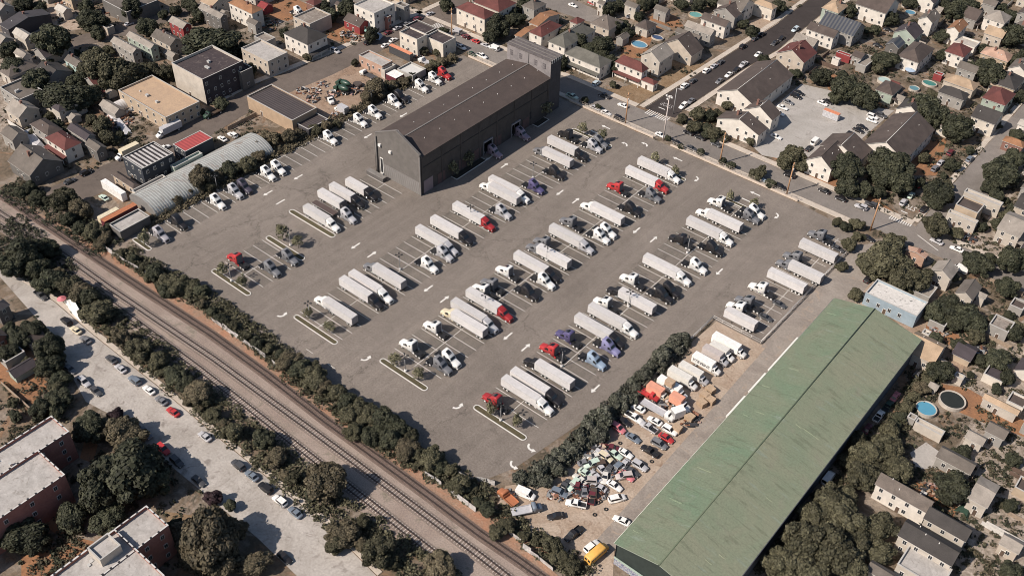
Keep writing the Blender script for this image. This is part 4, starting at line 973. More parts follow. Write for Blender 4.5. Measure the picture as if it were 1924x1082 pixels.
LAMPS = [(751.4,507,'in the long warehouse row beside the first white bobtail tractor'),(883.8,416,'beside the trailer pulled by the red low tractor'),(1027,491,'beside the trailer hitched to the grey tractor in the middle row'),(1180.5,576.5,'beside the trailer behind the black tractor in the salvage row'),
         (1055,689,'behind the red tall tractor in the salvage row'),(940.7,790.5,'on the island by the small red tractor'),(762,698,'on the island by the back to back white and grey tractors'),(435,529,'on the island by the red tractor nearest the rail hedge'),
         (582.5,599,'on the island by the lone trailer near the rail hedge'),(1291,476,'between two black bobtail tractors'),(1001,335,'behind the purple tractor of the warehouse row'),(409,358,'by the back fence beside the silver hut'),(699,198,'by the back fence behind a pair of white tractors'),(546,462,'on the island with two young trees'),(911,583,'beside the trailer with the second red low tractor')]
for x,y,d in LAMPS:
    p = P(x,y); place('lamp', lamp_post, 'four-headed grey lamp post '+d, 'lamp post', (p.x,p.y,.10 if 'island' in d else 0), rnd.uniform(-.1,.1), 'lamp posts of the truck lot')
for k,x,y,r_,d in (('t3',215,370,95,'on the island by the first red tractor, closer to the fence'),('t3',435,500,95,'on the island by the first red tractor, closer to the row middle'),('t3',1195,870,90,'at the fence end of the island by the lone trailer'),('t3',1430,1020,95,'at the row middle of the island by the lone trailer'),
                 ('t2',110,900,95,'on the island between grey tractors and boxy trailers, closer to the building'),('c6',185,605,70,'on the island between grey tractors and boxy trailers, closer to the fence'),('t1',235,880,95,'on the short island behind the fence row'),('t5',605,545,100,'by the back to back tractors, closer to the warehouse'),('t5',875,710,95,'by the back to back tractors, closer to the salvage yard'),
                 ('t6',440,870,100,'beside the small red tractor on its island'),('t6',735,1010,100,'at the salvage yard end of the island by the small red tractor'),('s2',690,180,75,'on the island beside the black tractor, closer to the warehouse'),('s2',920,260,75,'on the island beside the black tractor, closer to the salvage yard'),('s2',1510,520,75,'behind the last trailer of the middle row, closer to the warehouse'),
                 ('s2',1740,640,80,'behind the last trailer of the middle row, closer to the salvage yard'),('s1',1340,510,75,'behind the white bobtail tractors, closer to the middle row'),('s1',1610,590,75,'behind the white bobtail tractors, closer to the pipe fence')):
    tree(k,x,y,r_*.82,'young','sparse young tree '+d,'young tree','young trees on the lot islands')

# ------------------------------------------------------------------ parked trucks: (row, tile, x, y ...) survey points
ROWN = dict(F='back fence row', Z='short gable end row', A='warehouse side row', B='middle row', C='salvage yard row', D='pipe fence row')
TRK = []  # row, kind, colour, facing, u(nose or middle), v, hitched
def tcen(k, x, y, f, z=4.35):
    p = Q(k,x,y,z); return (p.x + (4.0-TL/2)*(1 if f > 0 else -1), p.y)
def T_(row, k, x, y, f, col, kind='sleeper'):
    u, v = tcen(k,x,y,f, 4.0 if kind == 'sleeper' else 3.3); TRK.append((row, kind, col, f, u, v, False))
for x,y,c in ((410,785,'lightgrey'),(620,650,'black'),(1055,420,'white'),(1255,303,'silver'),(1360,248,'plum'),(1625,102,'white'),(1740,38,'white')): T_('F','t1',x,y,1,c)
T_('F','c2',300,58,1,'white')
for x,y,c in ((105,903,'white'),(445,708,'white'),(612,618,'white'),(835,493,'white'),(905,440,'black'),(1140,323,'white'),(1292,238,'white'),(1400,180,'red')): T_('F','s5',x,y,1,c)
T_('Z','t3',372,218,-1,'red'); T_('Z','t3',768,330,1,'grey'); T_('Z','t3',968,203,1,'grey'); T_('Z','t2',670,578,1,'silver')
T_('A','t4',860,163,1,'silver'); T_('A','t4',685,288,1,'white'); T_('A','t8',382,655,1,'silver'); T_('A','t8',752,372,1,'purple'); T_('A','t8',985,215,1,'black'); T_('A','s2',515,205,-1,'black'); T_('A','s2',815,335,1,'silver'); T_('A','s2',880,290,1,'grey')
T_('B','t5',1055,150,-1,'white'); T_('B','t5',785,355,-1,'white'); T_('B','t5',1132,578,1,'grey'); T_('B','t5',1228,500,1,'white'); T_('B','t4',1572,360,-1,'white'); T_('B','t4',1400,505,-1,'grey'); T_('B','t4',1305,568,-1,'white'); T_('B','s8',800,1020,1,'black')
T_('B','s8',985,893,1,'white'); T_('B','s8',975,458,-1,'grey'); T_('B','s8',1272,228,-1,'grey'); T_('B','s8',1612,388,1,'white'); T_('B','s8',1685,328,1,'white'); T_('B','s1',455,470,1,'grey'); T_('B','s1',225,625,1,'black'); T_('B','s1',60,375,-1,'red')
T_('C','t6',475,730,-1,'crimson'); T_('C','t6',1122,163,-1,'red'); T_('C','t6',1300,10,-1,'purple'); T_('C','t6',1610,283,1,'blue'); T_('C','t6',1775,130,1,'lilac'); T_('C','t7',1125,332,-1,'white'); T_('C','t7',1475,510,1,'black'); T_('C','t7',1560,450,1,'black'); T_('C','t7',825,597,-1,'white')
T_('C','t7',1865,183,1,'white'); T_('C','s1',775,965,-1,'black'); T_('C','s3',185,345,1,'black'); T_('C','s1',1212,548,-1,'white'); T_('C','s1',1565,705,1,'grey'); T_('C','s1',1622,655,1,'white')
T_('D','s3',1395,198,-1,'grey'); T_('D','s3',1118,443,-1,'grey'); T_('D','s4',910,190,-1,'white'); T_('D','s4',660,410,-1,'white'); T_('D','s4',755,343,-1,'grey')
TRL = []
def R_(row, k, x, y, f, col=None, L=13.2, hitch=5.0, note=''):
    p = Q(k,x,y,4.0); TRL.append((row, p.x+L/2, p.y+1.3, f, L, col))
    if col: TRK.append((row, 'low', col, f, (p.x+L+hitch-TL/2) if f > 0 else (p.x-hitch+.3+TL/2), p.y+1.3, True))
R_('Z','t2',648,222,1,'black',9.6); R_('Z','t2',465,280,1,'black',11.2); R_('Z','t2',335,350,1,'black',11.4); R_('Z','t2',170,525,1,'white',11.6)
R_('A','t3',1355,742,-1,'white'); R_('A','t3',1540,500,1,'black'); R_('A','t3',1648,432,1,'white'); R_('A','t4',50,358,-1,'grey'); R_('A','t2',1440,763,1,'silver'); R_('A','t2',1610,652,1,'black'); R_('A','px',849.8,382.8,1,'crimson')
R_('A','t8',225,402,-1,'white'); R_('A','t8',222,320,1,'white'); R_('A','s2',232,418,-1,'grey'); R_('A','s2',290,290,1,'black')
R_('B','t4',940,882,-1,'cream'); R_('B','t4',940,752,1,'silver'); R_('B','t4',1110,630,1,'crimson'); R_('B','s8',630,635,1,'black'); R_('B','s8',885,558,-1,'grey'); R_('B','s8',1030,327,1,'silver'); R_('B','t8',1380,627,-1,'white'); R_('B','s2',1175,632,1,'red'); R_('B','s2',1312,527,1,'white')
R_('C','t6',547,545,1,'white'); R_('C','t6',650,457,1,'black'); R_('C','t6',928,367,-1,'black'); R_('C','t7',475,802,1,'black'); R_('C','t7',630,682,1,'white'); R_('C','t7',972,512,-1,'black'); R_('C','t7',1252,125,1,'white'); R_('C','s1',1077,702,-1,'white'); R_('C','s1',842,782,1,'white')
R_('D','s4',490,492,-1,None,10.8); R_('D','s4',980,47,-1,None); R_('D','s3',1037,562,-1,'grey',11.8); R_('D','s3',1160,317,-1,None)
CN = dict(white='white', silver='light grey', grey='mid grey', lightgrey='pale grey', darkgrey='dark grey', black='black', red='bright red', crimson='deep red', purple='purple', lilac='lilac', blue='pale blue', plum='dark plum', cream='cream')
cnt = {}
for row in 'FZABCD':
    lst = sorted([t for t in TRK if t[0] == row], key=lambda t: t[5])
    for i, (rw, kind, col, f, u, v, hit) in enumerate(lst):
        lab = '%s %s tractor, %s tractor from the rail end of the %s' % (CN[col], 'hitched' if hit else 'bobtail', ORD[i], ROWN[row])
        place(('tractor',kind,col), tractor(kind,col), lab, 'semi truck', (u,v,0), 0 if f > 0 else pi, 'semi tractors in the truck lot')
    lst = sorted([t for t in TRL if t[0] == row], key=lambda t: t[2])
    for i, (rw, u, v, f, L, col) in enumerate(lst):
        lab = 'grey trailer %s, %s trailer from the rail end, %s' % (('with %s tractor' % CN[col]) if col else 'without tractor', ORD[i], ROWN[row])
        place(('trailer',L,bool(col)), trailer(L, not col, 2 if col else 3), lab, 'trailer', (u,v,0), 0 if f > 0 else pi, 'box trailers in the truck lot')
for i,(k,x,y) in enumerate((('s6',1280,625),('s6',1600,430))):
    u, v = tcen(k,x,y,1,4.0); place(('tractor','sleeper','shaded_white'), tractor('sleeper','shaded_white'), 'shade-tinted white tractor nosing out of the warehouse bay %s the front street' % ('farther from','closer to')[i], 'semi truck', (-213.0+2.3,v,0), 0, 'semi tractors in the truck lot'); BAYS = globals().setdefault('BAYS', []); BAYS.append(v)  # white trucks; the mauve tint puts the wall's shade into the paint
# empty flat trailer between the boxy trailers
r = thing('flat_trailer', 'empty rusty brown flat trailer between two grey box trailers', 'trailer', tuple(Q('t2',420,540,1.2).xy)+(0,))
m = MB(); m.box(-5.6,5.6,-1.25,1.25,1.0,1.2); obj('deck', m.mesh('deck', [mat('rusty_deck',(.085,.06,.055),.85,.3,1.0)]), r)
m = MB()
for sd in (-1,1): m.box(-5.6,5.6,sd*1.27-.03,sd*1.27+.03,.95,1.28)
obj('side_rail', m.mesh('side_rail', [GREYM]), r)
for sd in (-1,1):
    for x in (-4.4,-3.1): obj('wheel', wheel_mesh(.5,.6,'trailer'), r, (x,sd*.92,.5))
    g = MB(); g.box(2.9,3.05,sd*.9-.07,sd*.9+.07,.02,1.0); obj('landing_leg', g.mesh('landing_leg', [BLACKM]), r)
p = Q('t2',1010,165,1.4); r = thing('loading_dock', 'grey concrete loading dock block by the warehouse gable door', 'dock', (p.x-4.5,p.y-1.0,0))
m = MB(); m.box(0,8.6,0,2.0,0,1.5); obj('dock_base', m.mesh('dock_base', [mat('dock_dark',(.11,.10,.095),.9,.3,.8)]), r); m = MB(); m.box(-.05,8.65,-.05,2.05,1.5,1.62); obj('dock_top', m.mesh('dock_top', [mat('dock_top',(.2,.185,.17),.9,.3,.8)]), r)
# ------------------------------------------------------------------ the dark warehouse in the lot
def warehouse():
    u0,u1,v0,v1 = -235.0,-213.0,213.5,288.0; a, b = u1-u0, v1-v0
    r = thing('warehouse', 'long dark brick warehouse with brown ridged roof and raised end tower in the truck lot', 'warehouse', (u0,v0,0)); LAND.append((u0+a/2,v0+b/2,'the dark warehouse'))
    wb = mat_brick('warehouse_brick', (.085,.072,.066), (.070,.060,.056), (.055,.048,.044), 1.2); wf = mat('warehouse_front', (.135,.122,.112), .85, .14, .5, fine=.15)
    wl = mat_ribs('warehouse_lower', (.21,.195,.185), (.185,.172,.162), .5, 'Z', .1)
    rm = mat('warehouse_roof', (.074,.055,.048), .9, .18, .3, fine=.3, stain=(.064,.048,.043)); tr = mat('warehouse_trim', (.17,.155,.145), .8, .15); dk = mat('warehouse_dark', (.02,.02,.022), .8, .2)
    EV, RG, PK = 16.3, 18.3, 22.6
    m = MB()   # long walls with bay openings on the street side (+x)
    m.poly([(0,b,0),(0,0.5,0),(0,0.5,EV),(0,b,EV)])
    bays = sorted([v-v0 for v in BAYS]); ys = [0.5]; 
    for y in bays: ys += [y-2.3, y+2.3]
    ys.append(b)
    for i in range(0, len(ys), 2): m.poly([(a,ys[i],0),(a,ys[i+1],0),(a,ys[i+1],EV),(a,ys[i],EV)])
    for y in bays:
        m.poly([(a,y-2.3,5.6),(a,y+2.3,5.6),(a,y+2.3,EV),(a,y-2.3,EV)])
        m.poly([(a,y-2.3,0),(a,y-2.3,5.6),(a-11,y-2.3,5.6),(a-11,y-2.3,0)],1); m.poly([(a,y+2.3,5.6),(a,y+2.3,0),(a-11,y+2.3,0),(a-11,y+2.3,5.6)],1); m.poly([(a,y-2.3,5.6),(a,y+2.3,5.6),(a-11,y+2.3,5.6),(a-11,y-2.3,5.6)],1); m.poly([(a-11,y-2.3,0),(a-11,y-2.3,5.6),(a-11,y+2.3,5.6),(a-11,y+2.3,0)],1)
    obj('wall', m.mesh('wall', [wb, dk]), r)
    m = MB()   # street gable: raised parapet
    pr = [(0,0),(a,0),(a,EV+.9),(a/2,PK),(0,EV+.9)]
    m.poly([(x,0,z) for x,z in pr]); m.poly([(x,.6,z) for x,z in pr][::-1])
    for i in range(5):
        j = (i+1)%5; m.poly([(pr[i][0],0,pr[i][1]),(pr[i][0],.6,pr[i][1]),(pr[j][0],.6,pr[j][1]),(pr[j][0],0,pr[j][1])])
    g = obj('gable_wall', fixn(m.mesh('gable_wall', [wf])), r)
    m = MB()
    for (x0,z0),(x1,z1) in (((-.15,EV+.85),(a/2,PK)),((a/2,PK),(a+.15,EV+.85))):
        for q in ([(x0,-.12,z0+.03),(x1,-.12,z1+.03),(x1,.72,z1+.03),(x0,.72,z0+.03)],):
            m.poly([(x,y,z+.3) for x,y,z in q]); m.poly(q[::-1])
            for i in range(4):
                j=(i+1)%4; m.poly([q[i],q[j],(q[j][0],q[j][1],q[j][2]+.3),(q[i][0],q[i][1],q[i][2]+.3)])
    obj('coping', m.mesh('coping', [tr]), g)
    m = MB(); m.box(3.8,a-.05,-.1,-.01,.0,5.4); obj('lower_cladding', m.mesh('lower_cladding', [wl]), g)
    m = MB(); m.box(3.8,a,-.16,-.10,5.4,5.65); obj('cladding_rail', m.mesh('cladding_rail', [tr]), g)
    m = MB(); m.box(1.7,3.3,-.06,.0,0.1,7.6,1); m.box(1.95,3.05,-.1,-.06,.2,7.2,0); d = obj('door', m.mesh('door', [dk, FRAMEW]), g)
    m = MB(); m.box(1.9,3.1,-.5,-.11,.1,1.2); obj('door_step', m.mesh('door_step', [mat('white_step',(.6,.58,.55),.8,.1)]), d)
    for x,z in ((2.3,12.6),(7.6,11.9)):
        m = MB(); m.box(x-.55,x+.55,-.7,0,z,z+1.0); obj('wall_unit', m.mesh('wall_unit', [mat('unit_white',(.72,.70,.67),.6,.1)]), g)
    m = MB(); m.tube((.5,-.45,0),(.5,-.45,16.2),.28,n=8); m.tube((-.35,-.4,0),(-.35,-.4,13.5),.1,n=6); obj('drain_pipe', m.mesh('drain_pipe', [tr]), g)
    m = MB(); m.box(a-.35,a+.35,-.3,.05,0,EV); obj('corner_pier', m.mesh('corner_pier', [tr]), g)
    m = MB()   # roof
    for q in ([(-.5,.6,EV-.1),(a/2,.6,RG),(a/2,b-.0,RG),(-.5,b-.0,EV-.1)],[(a/2,.6,RG),(a+.5,.6,EV-.1),(a+.5,b-.0,EV-.1),(a/2,b-.0,RG)]):
        m.poly([(x,y,z+.2) for x,y,z in q]); m.poly(q[::-1],1)
        for i in range(4):
            j=(i+1)%4; m.poly([q[i],q[j],(q[j][0],q[j][1],q[j][2]+.2),(q[i][0],q[i][1],q[i][2]+.2)],1)
    ro = obj('roof', fixn(m.mesh('roof', [rm, dk])), r)
    m = MB(); m.box(a/2-.28,a/2+.28,.6,b,RG+.16,RG+.34); obj('ridge_cap', m.mesh('ridge_cap', [tr]), ro)
    for k in range(9):
        for sx,f in ((.27,1),(.73,1)):
            y = 6+k*8.1+(3 if sx>.5 else 0); z = EV+(RG-EV)*(1-abs(sx-.5)*2); m = MB(); m.tube((a*sx,y,z),(a*sx,y,z+.5),.11,n=8); obj('roof_vent', m.mesh('roof_vent', [mat('vent_white',(.75,.73,.7),.5,.1)]), ro)
    for k in range(8):      # brick piers, string course
        y = 1.0+k*(b-2)/7; m = MB(); m.box(a,a+.16,y-.25,y+.25,0,EV-.2); obj('pier', m.mesh('pier', [wb]), r)
    m = MB(); m.box(a,a+.1,.9,b-.9,11.2,11.5); obj('string_course', m.mesh('string_course', [dk]), r)
    for i,y in enumerate(bays):
        m = MB(); m.box(a-.0,a+.5,y-2.6,y+2.6,5.5,6.0); obj('bay_lintel', m.mesh('bay_lintel', [mat('bay_trim',(.28,.26,.27),.7,.1)]), r)
        for sd in (-1,1):
            m = MB(); m.box(a,a+.25,y+sd*2.45-.15,y+sd*2.45+.15,0,5.5); obj('bay_jamb', m.mesh('bay_jamb', [mat('bay_trim',(.28,.26,.27),.7,.1)]), r)
    m = MB(); m.box(a,a+.12,1.6,6.4,.05,5.4); obj('roller_door', m.mesh('roller_door', [mat_ribs('roller_mauve',(.30,.235,.25),(.26,.20,.215),.35,'Z',.08)]), r)
    for y in (11.0,22.5,31.0,43,60):
        if min(abs(y-q) for q in bays) < 4: continue
        m = MB(); m.box(a,a+.1,y-2,y+2,.2,4.6); obj('bricked_bay', m.mesh('bricked_bay', [mat('bay_red',(.12,.075,.07),.9,.25,.6)]), r)
    m = MB(); m.box(a,a+.1,62.5,63.7,3,6.2); obj('side_window', m.mesh('side_window', [WINDOW]), r)
    # tower block at the street end
    tm = mat('tower_panel', (.235,.212,.21), .8, .14, .5, fine=.12, stain=(.15,.138,.14)); ts = mat_brick('tower_side', (.075,.07,.075), (.062,.058,.064), (.05,.047,.05), 1.2)
    m = MB(); T0, T1, TH = b+.02, b+6.8, 23.4
    m.poly([(-.1,T0,0),(a+.1,T0,0),(a+.1,T0,TH),(-.1,T0,TH)],0); m.poly([(a+.1,T0,0),(a+.1,T1,0),(a+.1,T1,TH),(a+.1,T0,TH)],1); m.poly([(a+.1,T1,0),(-.1,T1,0),(-.1,T1,TH),(a+.1,T1,TH)],1); m.poly([(-.1,T1,0),(-.1,T0,0),(-.1,T0,TH),(-.1,T1,TH)],1)
    t = obj('tower', m.mesh('tower', [tm, ts]), r)
    m = MB(); m.box(-.35,a+.35,T0-.3,T1+.3,TH,TH+.35,0)
    for k in range(3): m.box(-.3,a+.3,T0+1.2+k*2.1,T0+1.45+k*2.1,TH+.35,TH+.6,1)
    obj('tower_roof', m.mesh('tower_roof', [mat('tower_roof',(.125,.108,.105),.85,.3,.8,fine=.2), tr]), t)
    for k in range(6):
        m = MB(); y = T0+.3+k*1.25; m.box(a+.36,a+.5,y-.15,y+.15,TH-.9,TH+.5); obj('roof_bracket', m.mesh('roof_bracket', [FRAMEW]), t)
    for x in (2.2,6.9,14.6,18.9):
        m = MB(); m.box(x-.7,x+.7,T0-.07,T0-.01,19.2,21.4,1); m.box(x-.58,x-.06,T0-.1,T0-.07,19.35,20.25,0); m.box(x+.06,x+.58,T0-.1,T0-.07,19.35,20.25,0); m.box(x-.58,x-.06,T0-.1,T0-.07,20.4,21.25,0); m.box(x+.06,x+.58,T0-.1,T0-.07,20.4,21.25,0)
        obj('tower_window', m.mesh('tower_window', [mat('tower_pane',(.19,.17,.172),.6,.2), mat('tower_frame',(.05,.045,.05),.7,.1)]), t)
    m = MB(); m.box(a/2-.12,a/2+.12,T0-.09,T0-.01,RG+.4,TH-.1); obj('panel_joint', m.mesh('panel_joint', [dk]), t)
warehouse()
for y0,y1,d in ((229.5,246,'by the roller door'),(277.5,284.5,'by the tower')):
    r = thing('wall_planter', 'long kerbed planting bed against the dark warehouse wall '+d, 'planter', (-212.6,(y0+y1)/2,0)); L = (y1-y0)/2
    m = MB(); m.box(0,2.6,-L,L,0,.14); m.box(2.6,2.8,-L,L,0,.22); m.box(0,2.8,-L-.2,-L,0,.22); m.box(0,2.8,L,L+.2,0,.22); obj('kerb', m.mesh('kerb', [KERB]), r)
    m = MB(); m.box(.03,2.57,-L+.03,L-.03,.14,.18); obj('soil', m.mesh('soil', [mat('planter_soil',(.03,.026,.02),.95,.3,2)]), r)
for k,x,y,rr,d in (('s6',960,905,95,'by the roller door'),('s6',1140,790,95,'by the first truck bay'),('s7',1060,770,92,'by the tower')): tree(k,x,y,rr,'young','small pale tree against the dark warehouse wall '+d,'young tree')

# ------------------------------------------------------------------ the green roofed warehouse
def green_shed():
    u0,u1,v0,v1 = -70.2,-42.6,132.6,251.0; a, b = u1-u0, v1-v0; EV, RG = 8.6, 11.6; rx = 12.2
    r = thing('green_warehouse', 'very long warehouse with a faded green metal roof beside the salvage yard', 'warehouse', (u0,v0,0)); LAND.append((u0+a/2,v0+b/2,'the green roofed warehouse'))
    m_, t, bb = newmat('green_roof'); g = geo(t).outputs['Position']
    sp = node(t,'ShaderNodeSeparateXYZ'); t.links.new(g, sp.inputs[0])
    cb = node(t,'ShaderNodeCombineXYZ'); t.links.new(mathn(t,'MULTIPLY',sp.outputs[0],.13),cb.inputs[0]); t.links.new(mathn(t,'MULTIPLY',sp.outputs[1],.62),cb.inputs[1])
    st = noise(t,1.0,4,.55,0.1,cb.outputs[0]); big = noise(t,.05,5,.6,1.0,g); f = noise(t,2.2,4,.8,0,g); pan = noise(t,.16,3,.5,.6,g)
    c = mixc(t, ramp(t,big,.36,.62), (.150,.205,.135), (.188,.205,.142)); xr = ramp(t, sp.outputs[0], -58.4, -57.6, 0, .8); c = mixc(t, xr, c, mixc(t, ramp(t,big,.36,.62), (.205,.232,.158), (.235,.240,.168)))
    c = mixc(t, ramp(t,st,.57,.64,0,.42), c, (.112,.126,.084)); c = mixc(t, ramp(t,st,.33,.39,.5,0), c, (.225,.265,.215)); c = mixc(t, ramp(t,pan,.60,.74,0,.45), c, (.235,.215,.17))
    sm = ramp(t, mathn(t,'ABSOLUTE',mathn(t,'SUBTRACT',mathn(t,'FRACT',mathn(t,'MULTIPLY',sp.outputs[1],.22)),.5)), 0.0, .03, .84, 1.0); c = scalec(t,c,sm); c = scalec(t,c,ramp(t,f,.25,.75,.74,1.26)); t.links.new(c,bb.inputs['Base Color']); bb.inputs['Roughness'].default_value=.8; bb.inputs['Specular IOR Level'].default_value=.3; bump(t,bb,st,.5,.12)
    dg = mat('green_gable', (.026,.036,.032), .85, .25, .5, fine=.2); wl = mat('green_side_wall', (.10,.105,.12), .8, .2, .5)
    m = MB(); m.poly([(0,b,0),(0,0,0),(0,0,EV),(0,b,EV)],1); m.poly([(a,0,0),(a,b,0),(a,b,EV),(a,0,EV)],1)
    m.poly([(0,.4,3.2),(a,.4,3.2),(a,.4,EV),(rx,.4,RG),(0,.4,EV)],0); m.poly([(a,b,0),(0,b,0),(0,b,EV),(rx,b,RG),(a,b,EV)],0); m.poly([(0,.4,3.2),(0,0,3.2),(a,0,3.2),(a,.4,3.2)],0)
    obj('wall', m.mesh('wall', [dg, wl]), r)
    # painted lower wall with tags
    mg, t, bb = newmat('tagged_wall'); g = geo(t).outputs['Position']
    n = noise(t,.9,5,.7,2.5,g); n2 = noise(t,.6,4,.7,3.0,g)
    c = mixc(t, ramp(t,n,.44,.5), (.42,.46,.45), (.16,.17,.26)); c = mixc(t, ramp(t,n2,.56,.6,0,.9), c, (.50,.40,.38)); c = mixc(t, ramp(t,n2,.40,.37,0,.9), c, (.035,.035,.045))
    t.links.new(c,bb.inputs['Base Color']); bb.inputs['Roughness'].default_value=.8
    m = MB(); m.poly([(0,0,0),(a,0,0),(a,0,2.5),(0,0,2.5)]); obj('tagged_wall', m.mesh('tagged_wall', [mg]), r)
    m = MB(); m.box(-.1,a+.1,-.12,-.01,2.5,3.2); obj('wall_band', m.mesh('wall_band', [mat('band_green',(.34,.42,.36),.7,.15)]), r)
    m = MB()
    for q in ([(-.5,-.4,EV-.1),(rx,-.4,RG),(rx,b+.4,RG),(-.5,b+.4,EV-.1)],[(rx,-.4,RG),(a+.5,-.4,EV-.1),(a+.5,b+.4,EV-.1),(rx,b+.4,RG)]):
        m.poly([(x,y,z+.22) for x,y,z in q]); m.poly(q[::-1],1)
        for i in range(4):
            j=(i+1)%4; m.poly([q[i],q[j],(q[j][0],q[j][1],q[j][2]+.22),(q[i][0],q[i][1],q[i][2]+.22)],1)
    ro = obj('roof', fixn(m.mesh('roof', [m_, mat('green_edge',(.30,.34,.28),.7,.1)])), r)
    m = MB(); m.tube((rx,-.4,RG+.2),(rx,b+.4,RG+.2),.22,n=8); obj('ridge_cap', m.mesh('ridge_cap', [mat('green_ridge',(.10,.125,.08),.8,.15)]), ro)
    for k in range(14):     # raised sheet laps
        y = rnd.uniform(4,b-4); 
        if rnd.random() < .5: x0 = rnd.uniform(.5,7); x1 = x0+rnd.uniform(1.5,4.5); z = lambda x: EV+(RG-EV)*x/rx
        else: x0 = rnd.uniform(rx+1,a-6); x1 = x0+rnd.uniform(1.5,5); z = lambda x: RG-(RG-EV)*(x-rx)/(a-rx)
        w_ = .16; m = MB(); m.poly([(x0,y,z(x0)+.23),(x1,y,z(x1)+.23),(x1,y+w_,z(x1)+.36),(x0,y+w_,z(x0)+.36)]); m.poly([(x0,y+w_,z(x0)+.36),(x1,y+w_,z(x1)+.36),(x1,y+w_+.02,z(x1)+.21),(x0,y+w_+.02,z(x0)+.21)])
        obj('sheet_lap', m.mesh('sheet_lap', [m_]), ro)
    m = MB(); m.tube((a+.55,-.3,EV-.1),(a+.55,b+.3,EV-.1),.14,n=6); obj('gutter', m.mesh('gutter', [mat('gutter_dark',(.06,.065,.08),.5,.1)]), ro)
    m = MB(); m.tube((-.55,-.3,EV-.05),(-.55,b+.3,EV-.05),.10,n=6); obj('gutter', m.mesh('gutter', [mat('gutter_pale',(.5,.5,.45),.5,.1)]), ro)
    for y0,y1 in ((57,67),(69.5,79),(81,99)):
        m = MB(); m.poly([(-2.3,y0,5.0),(0,y0,6.0),(0,y1,6.0),(-2.3,y1,5.0)][::-1]); m.box(-2.3,-2.2,y0,y1,4.5,5.02); m.box(-2.2,0,y0,y0+.06,4.5,5.0)
        obj('canopy', fixn(m.mesh('canopy', [mat('canopy_white',(.72,.70,.65),.7,.1)])), r)
        for y in (y0+.3,y1-.3):
            g2 = MB(); g2.box(-2.2,-2.05,y-.07,y+.07,0,4.6); obj('canopy_post', g2.mesh('canopy_post', [GREYM]), r)
green_shed()

# ------------------------------------------------------------------ fences
def rail_fence(pts, label, h=2.2, step=3.0, rails=(.5,.98), pm=None, pr=.06, rr=.035, name='chain_link_fence', brace=False, wall=0.0, wallm=None, mesh_wire=0):
    pts = [Vector((p[0],p[1],0)) for p in pts]; r = thing(name, label, 'fence', tuple(pts[0])); o = pts[0]; pm = pm or GREYM
    LAND.append(((pts[0].x+pts[-1].x)/2,(pts[0].y+pts[-1].y)/2,label))
    pk = 'fpost_%s_%.2f_%.2f_%.2f' % (pm.name,h,pr,wall)
    if pk not in PROTO:
        m = MB(); m.tube((0,0,0),(0,0,h+wall),pr,n=7); m.tube((0,0,h+wall),(0,0,h+wall+.06),pr*1.25,pr*.5,7); PROTO[pk] = m.mesh('post', [pm])
    rl = MB(); wi = MB(); npst = 0
    for a, b in zip(pts[:-1], pts[1:]):
        L = (b-a).length; n = max(1, int(L/step))
        for k in range(n+(b is pts[-1])):
            q = a.lerp(b, k/n)-o; obj('post', PROTO[pk], r, q); npst += 1
        for f in rails: rl.tube(a-o+Vector((0,0,wall+h*f)), b-o+Vector((0,0,wall+h*f)), rr, n=6)
        for k in range(n):
            p0, p1 = a.lerp(b,k/n)-o, a.lerp(b,(k+1)/n)-o
            if brace: wi.tube(p0+Vector((0,0,wall+.1)), p1+Vector((0,0,wall+h*.95)), .022, n=4); wi.tube(p1+Vector((0,0,wall+.1)), p0+Vector((0,0,wall+h*.95)), .022, n=4)
        if mesh_wire:
            c = int(L/mesh_wire)
            for k in range(c):
                p0 = a.lerp(b,k/c)-o; p1 = a.lerp(b,min(1,(k+4)/c))-o
                wi.tube(p0+Vector((0,0,wall+.05)), p1+Vector((0,0,wall+h)), .012, n=3, caps=False); wi.tube(p1+Vector((0,0,wall+.05)), p0+Vector((0,0,wall+h)), .012, n=3, caps=False)
    obj('rail', rl.mesh('rail', [pm]), r)
    if wi.v: obj('wire_mesh', wi.mesh('wire_mesh', [pm]), r)
    if wall:
        m = MB(); strip_mb(m, [(p.x-o.x,p.y-o.y) for p in pts], .45, 0, wall); obj('plinth', m.mesh('plinth', [wallm or WALK]), r)
    return r
PALEW = mat('plinth_stone', (.55,.46,.38), .85, .14, .6, fine=.1)
rail_fence([(-268,301.6),(-236,301.6)], 'chain link fence on a pale wall at the street behind the warehouse', 1.7, 2.6, pm=mat('fence_tan',(.40,.34,.28),.7,.1), brace=True, wall=.7, wallm=PALEW)
rail_fence([(-212.5,301.6),(-171,301.6)], 'chain link fence on a pale wall between the warehouse tower and the lot gate', 1.7, 2.6, pm=mat('fence_tan',(.40,.34,.28),.7,.1), brace=True, wall=.7, wallm=PALEW)
rail_fence([(-163,301.6),(-108,301.6)], 'chain link fence on a pale wall between the lot gate and the street entrance', 1.7, 2.6, pm=mat('fence_tan',(.40,.34,.28),.7,.1), brace=True, wall=.7, wallm=PALEW)
DGR = mat('fence_dark_green', (.035,.042,.035), .6, .2)
rail_fence([(-271.6,128.5),(-271.9,205),(-272.1,262),(-272.3,301)], 'dark green chain link fence behind the back row of tractors', 2.6, 3.4, pm=DGR, pr=.07, rr=.05, rails=(.03,.5,.98), mesh_wire=.35)
PIPE = mat('pipe_pale', (.55,.52,.49), .5, .12, metal=.2)
rail_fence([(-80.9,291.4),(-81.2,264),(-81.3,226.8),(-98.4,226.8),(-98.5,208)], 'pale pipe fence wrapping the last truck row beside the green warehouse', 1.5, 3.2, pm=PIPE, pr=.12, rr=.10, rails=(.45,.97), name='pipe_fence')
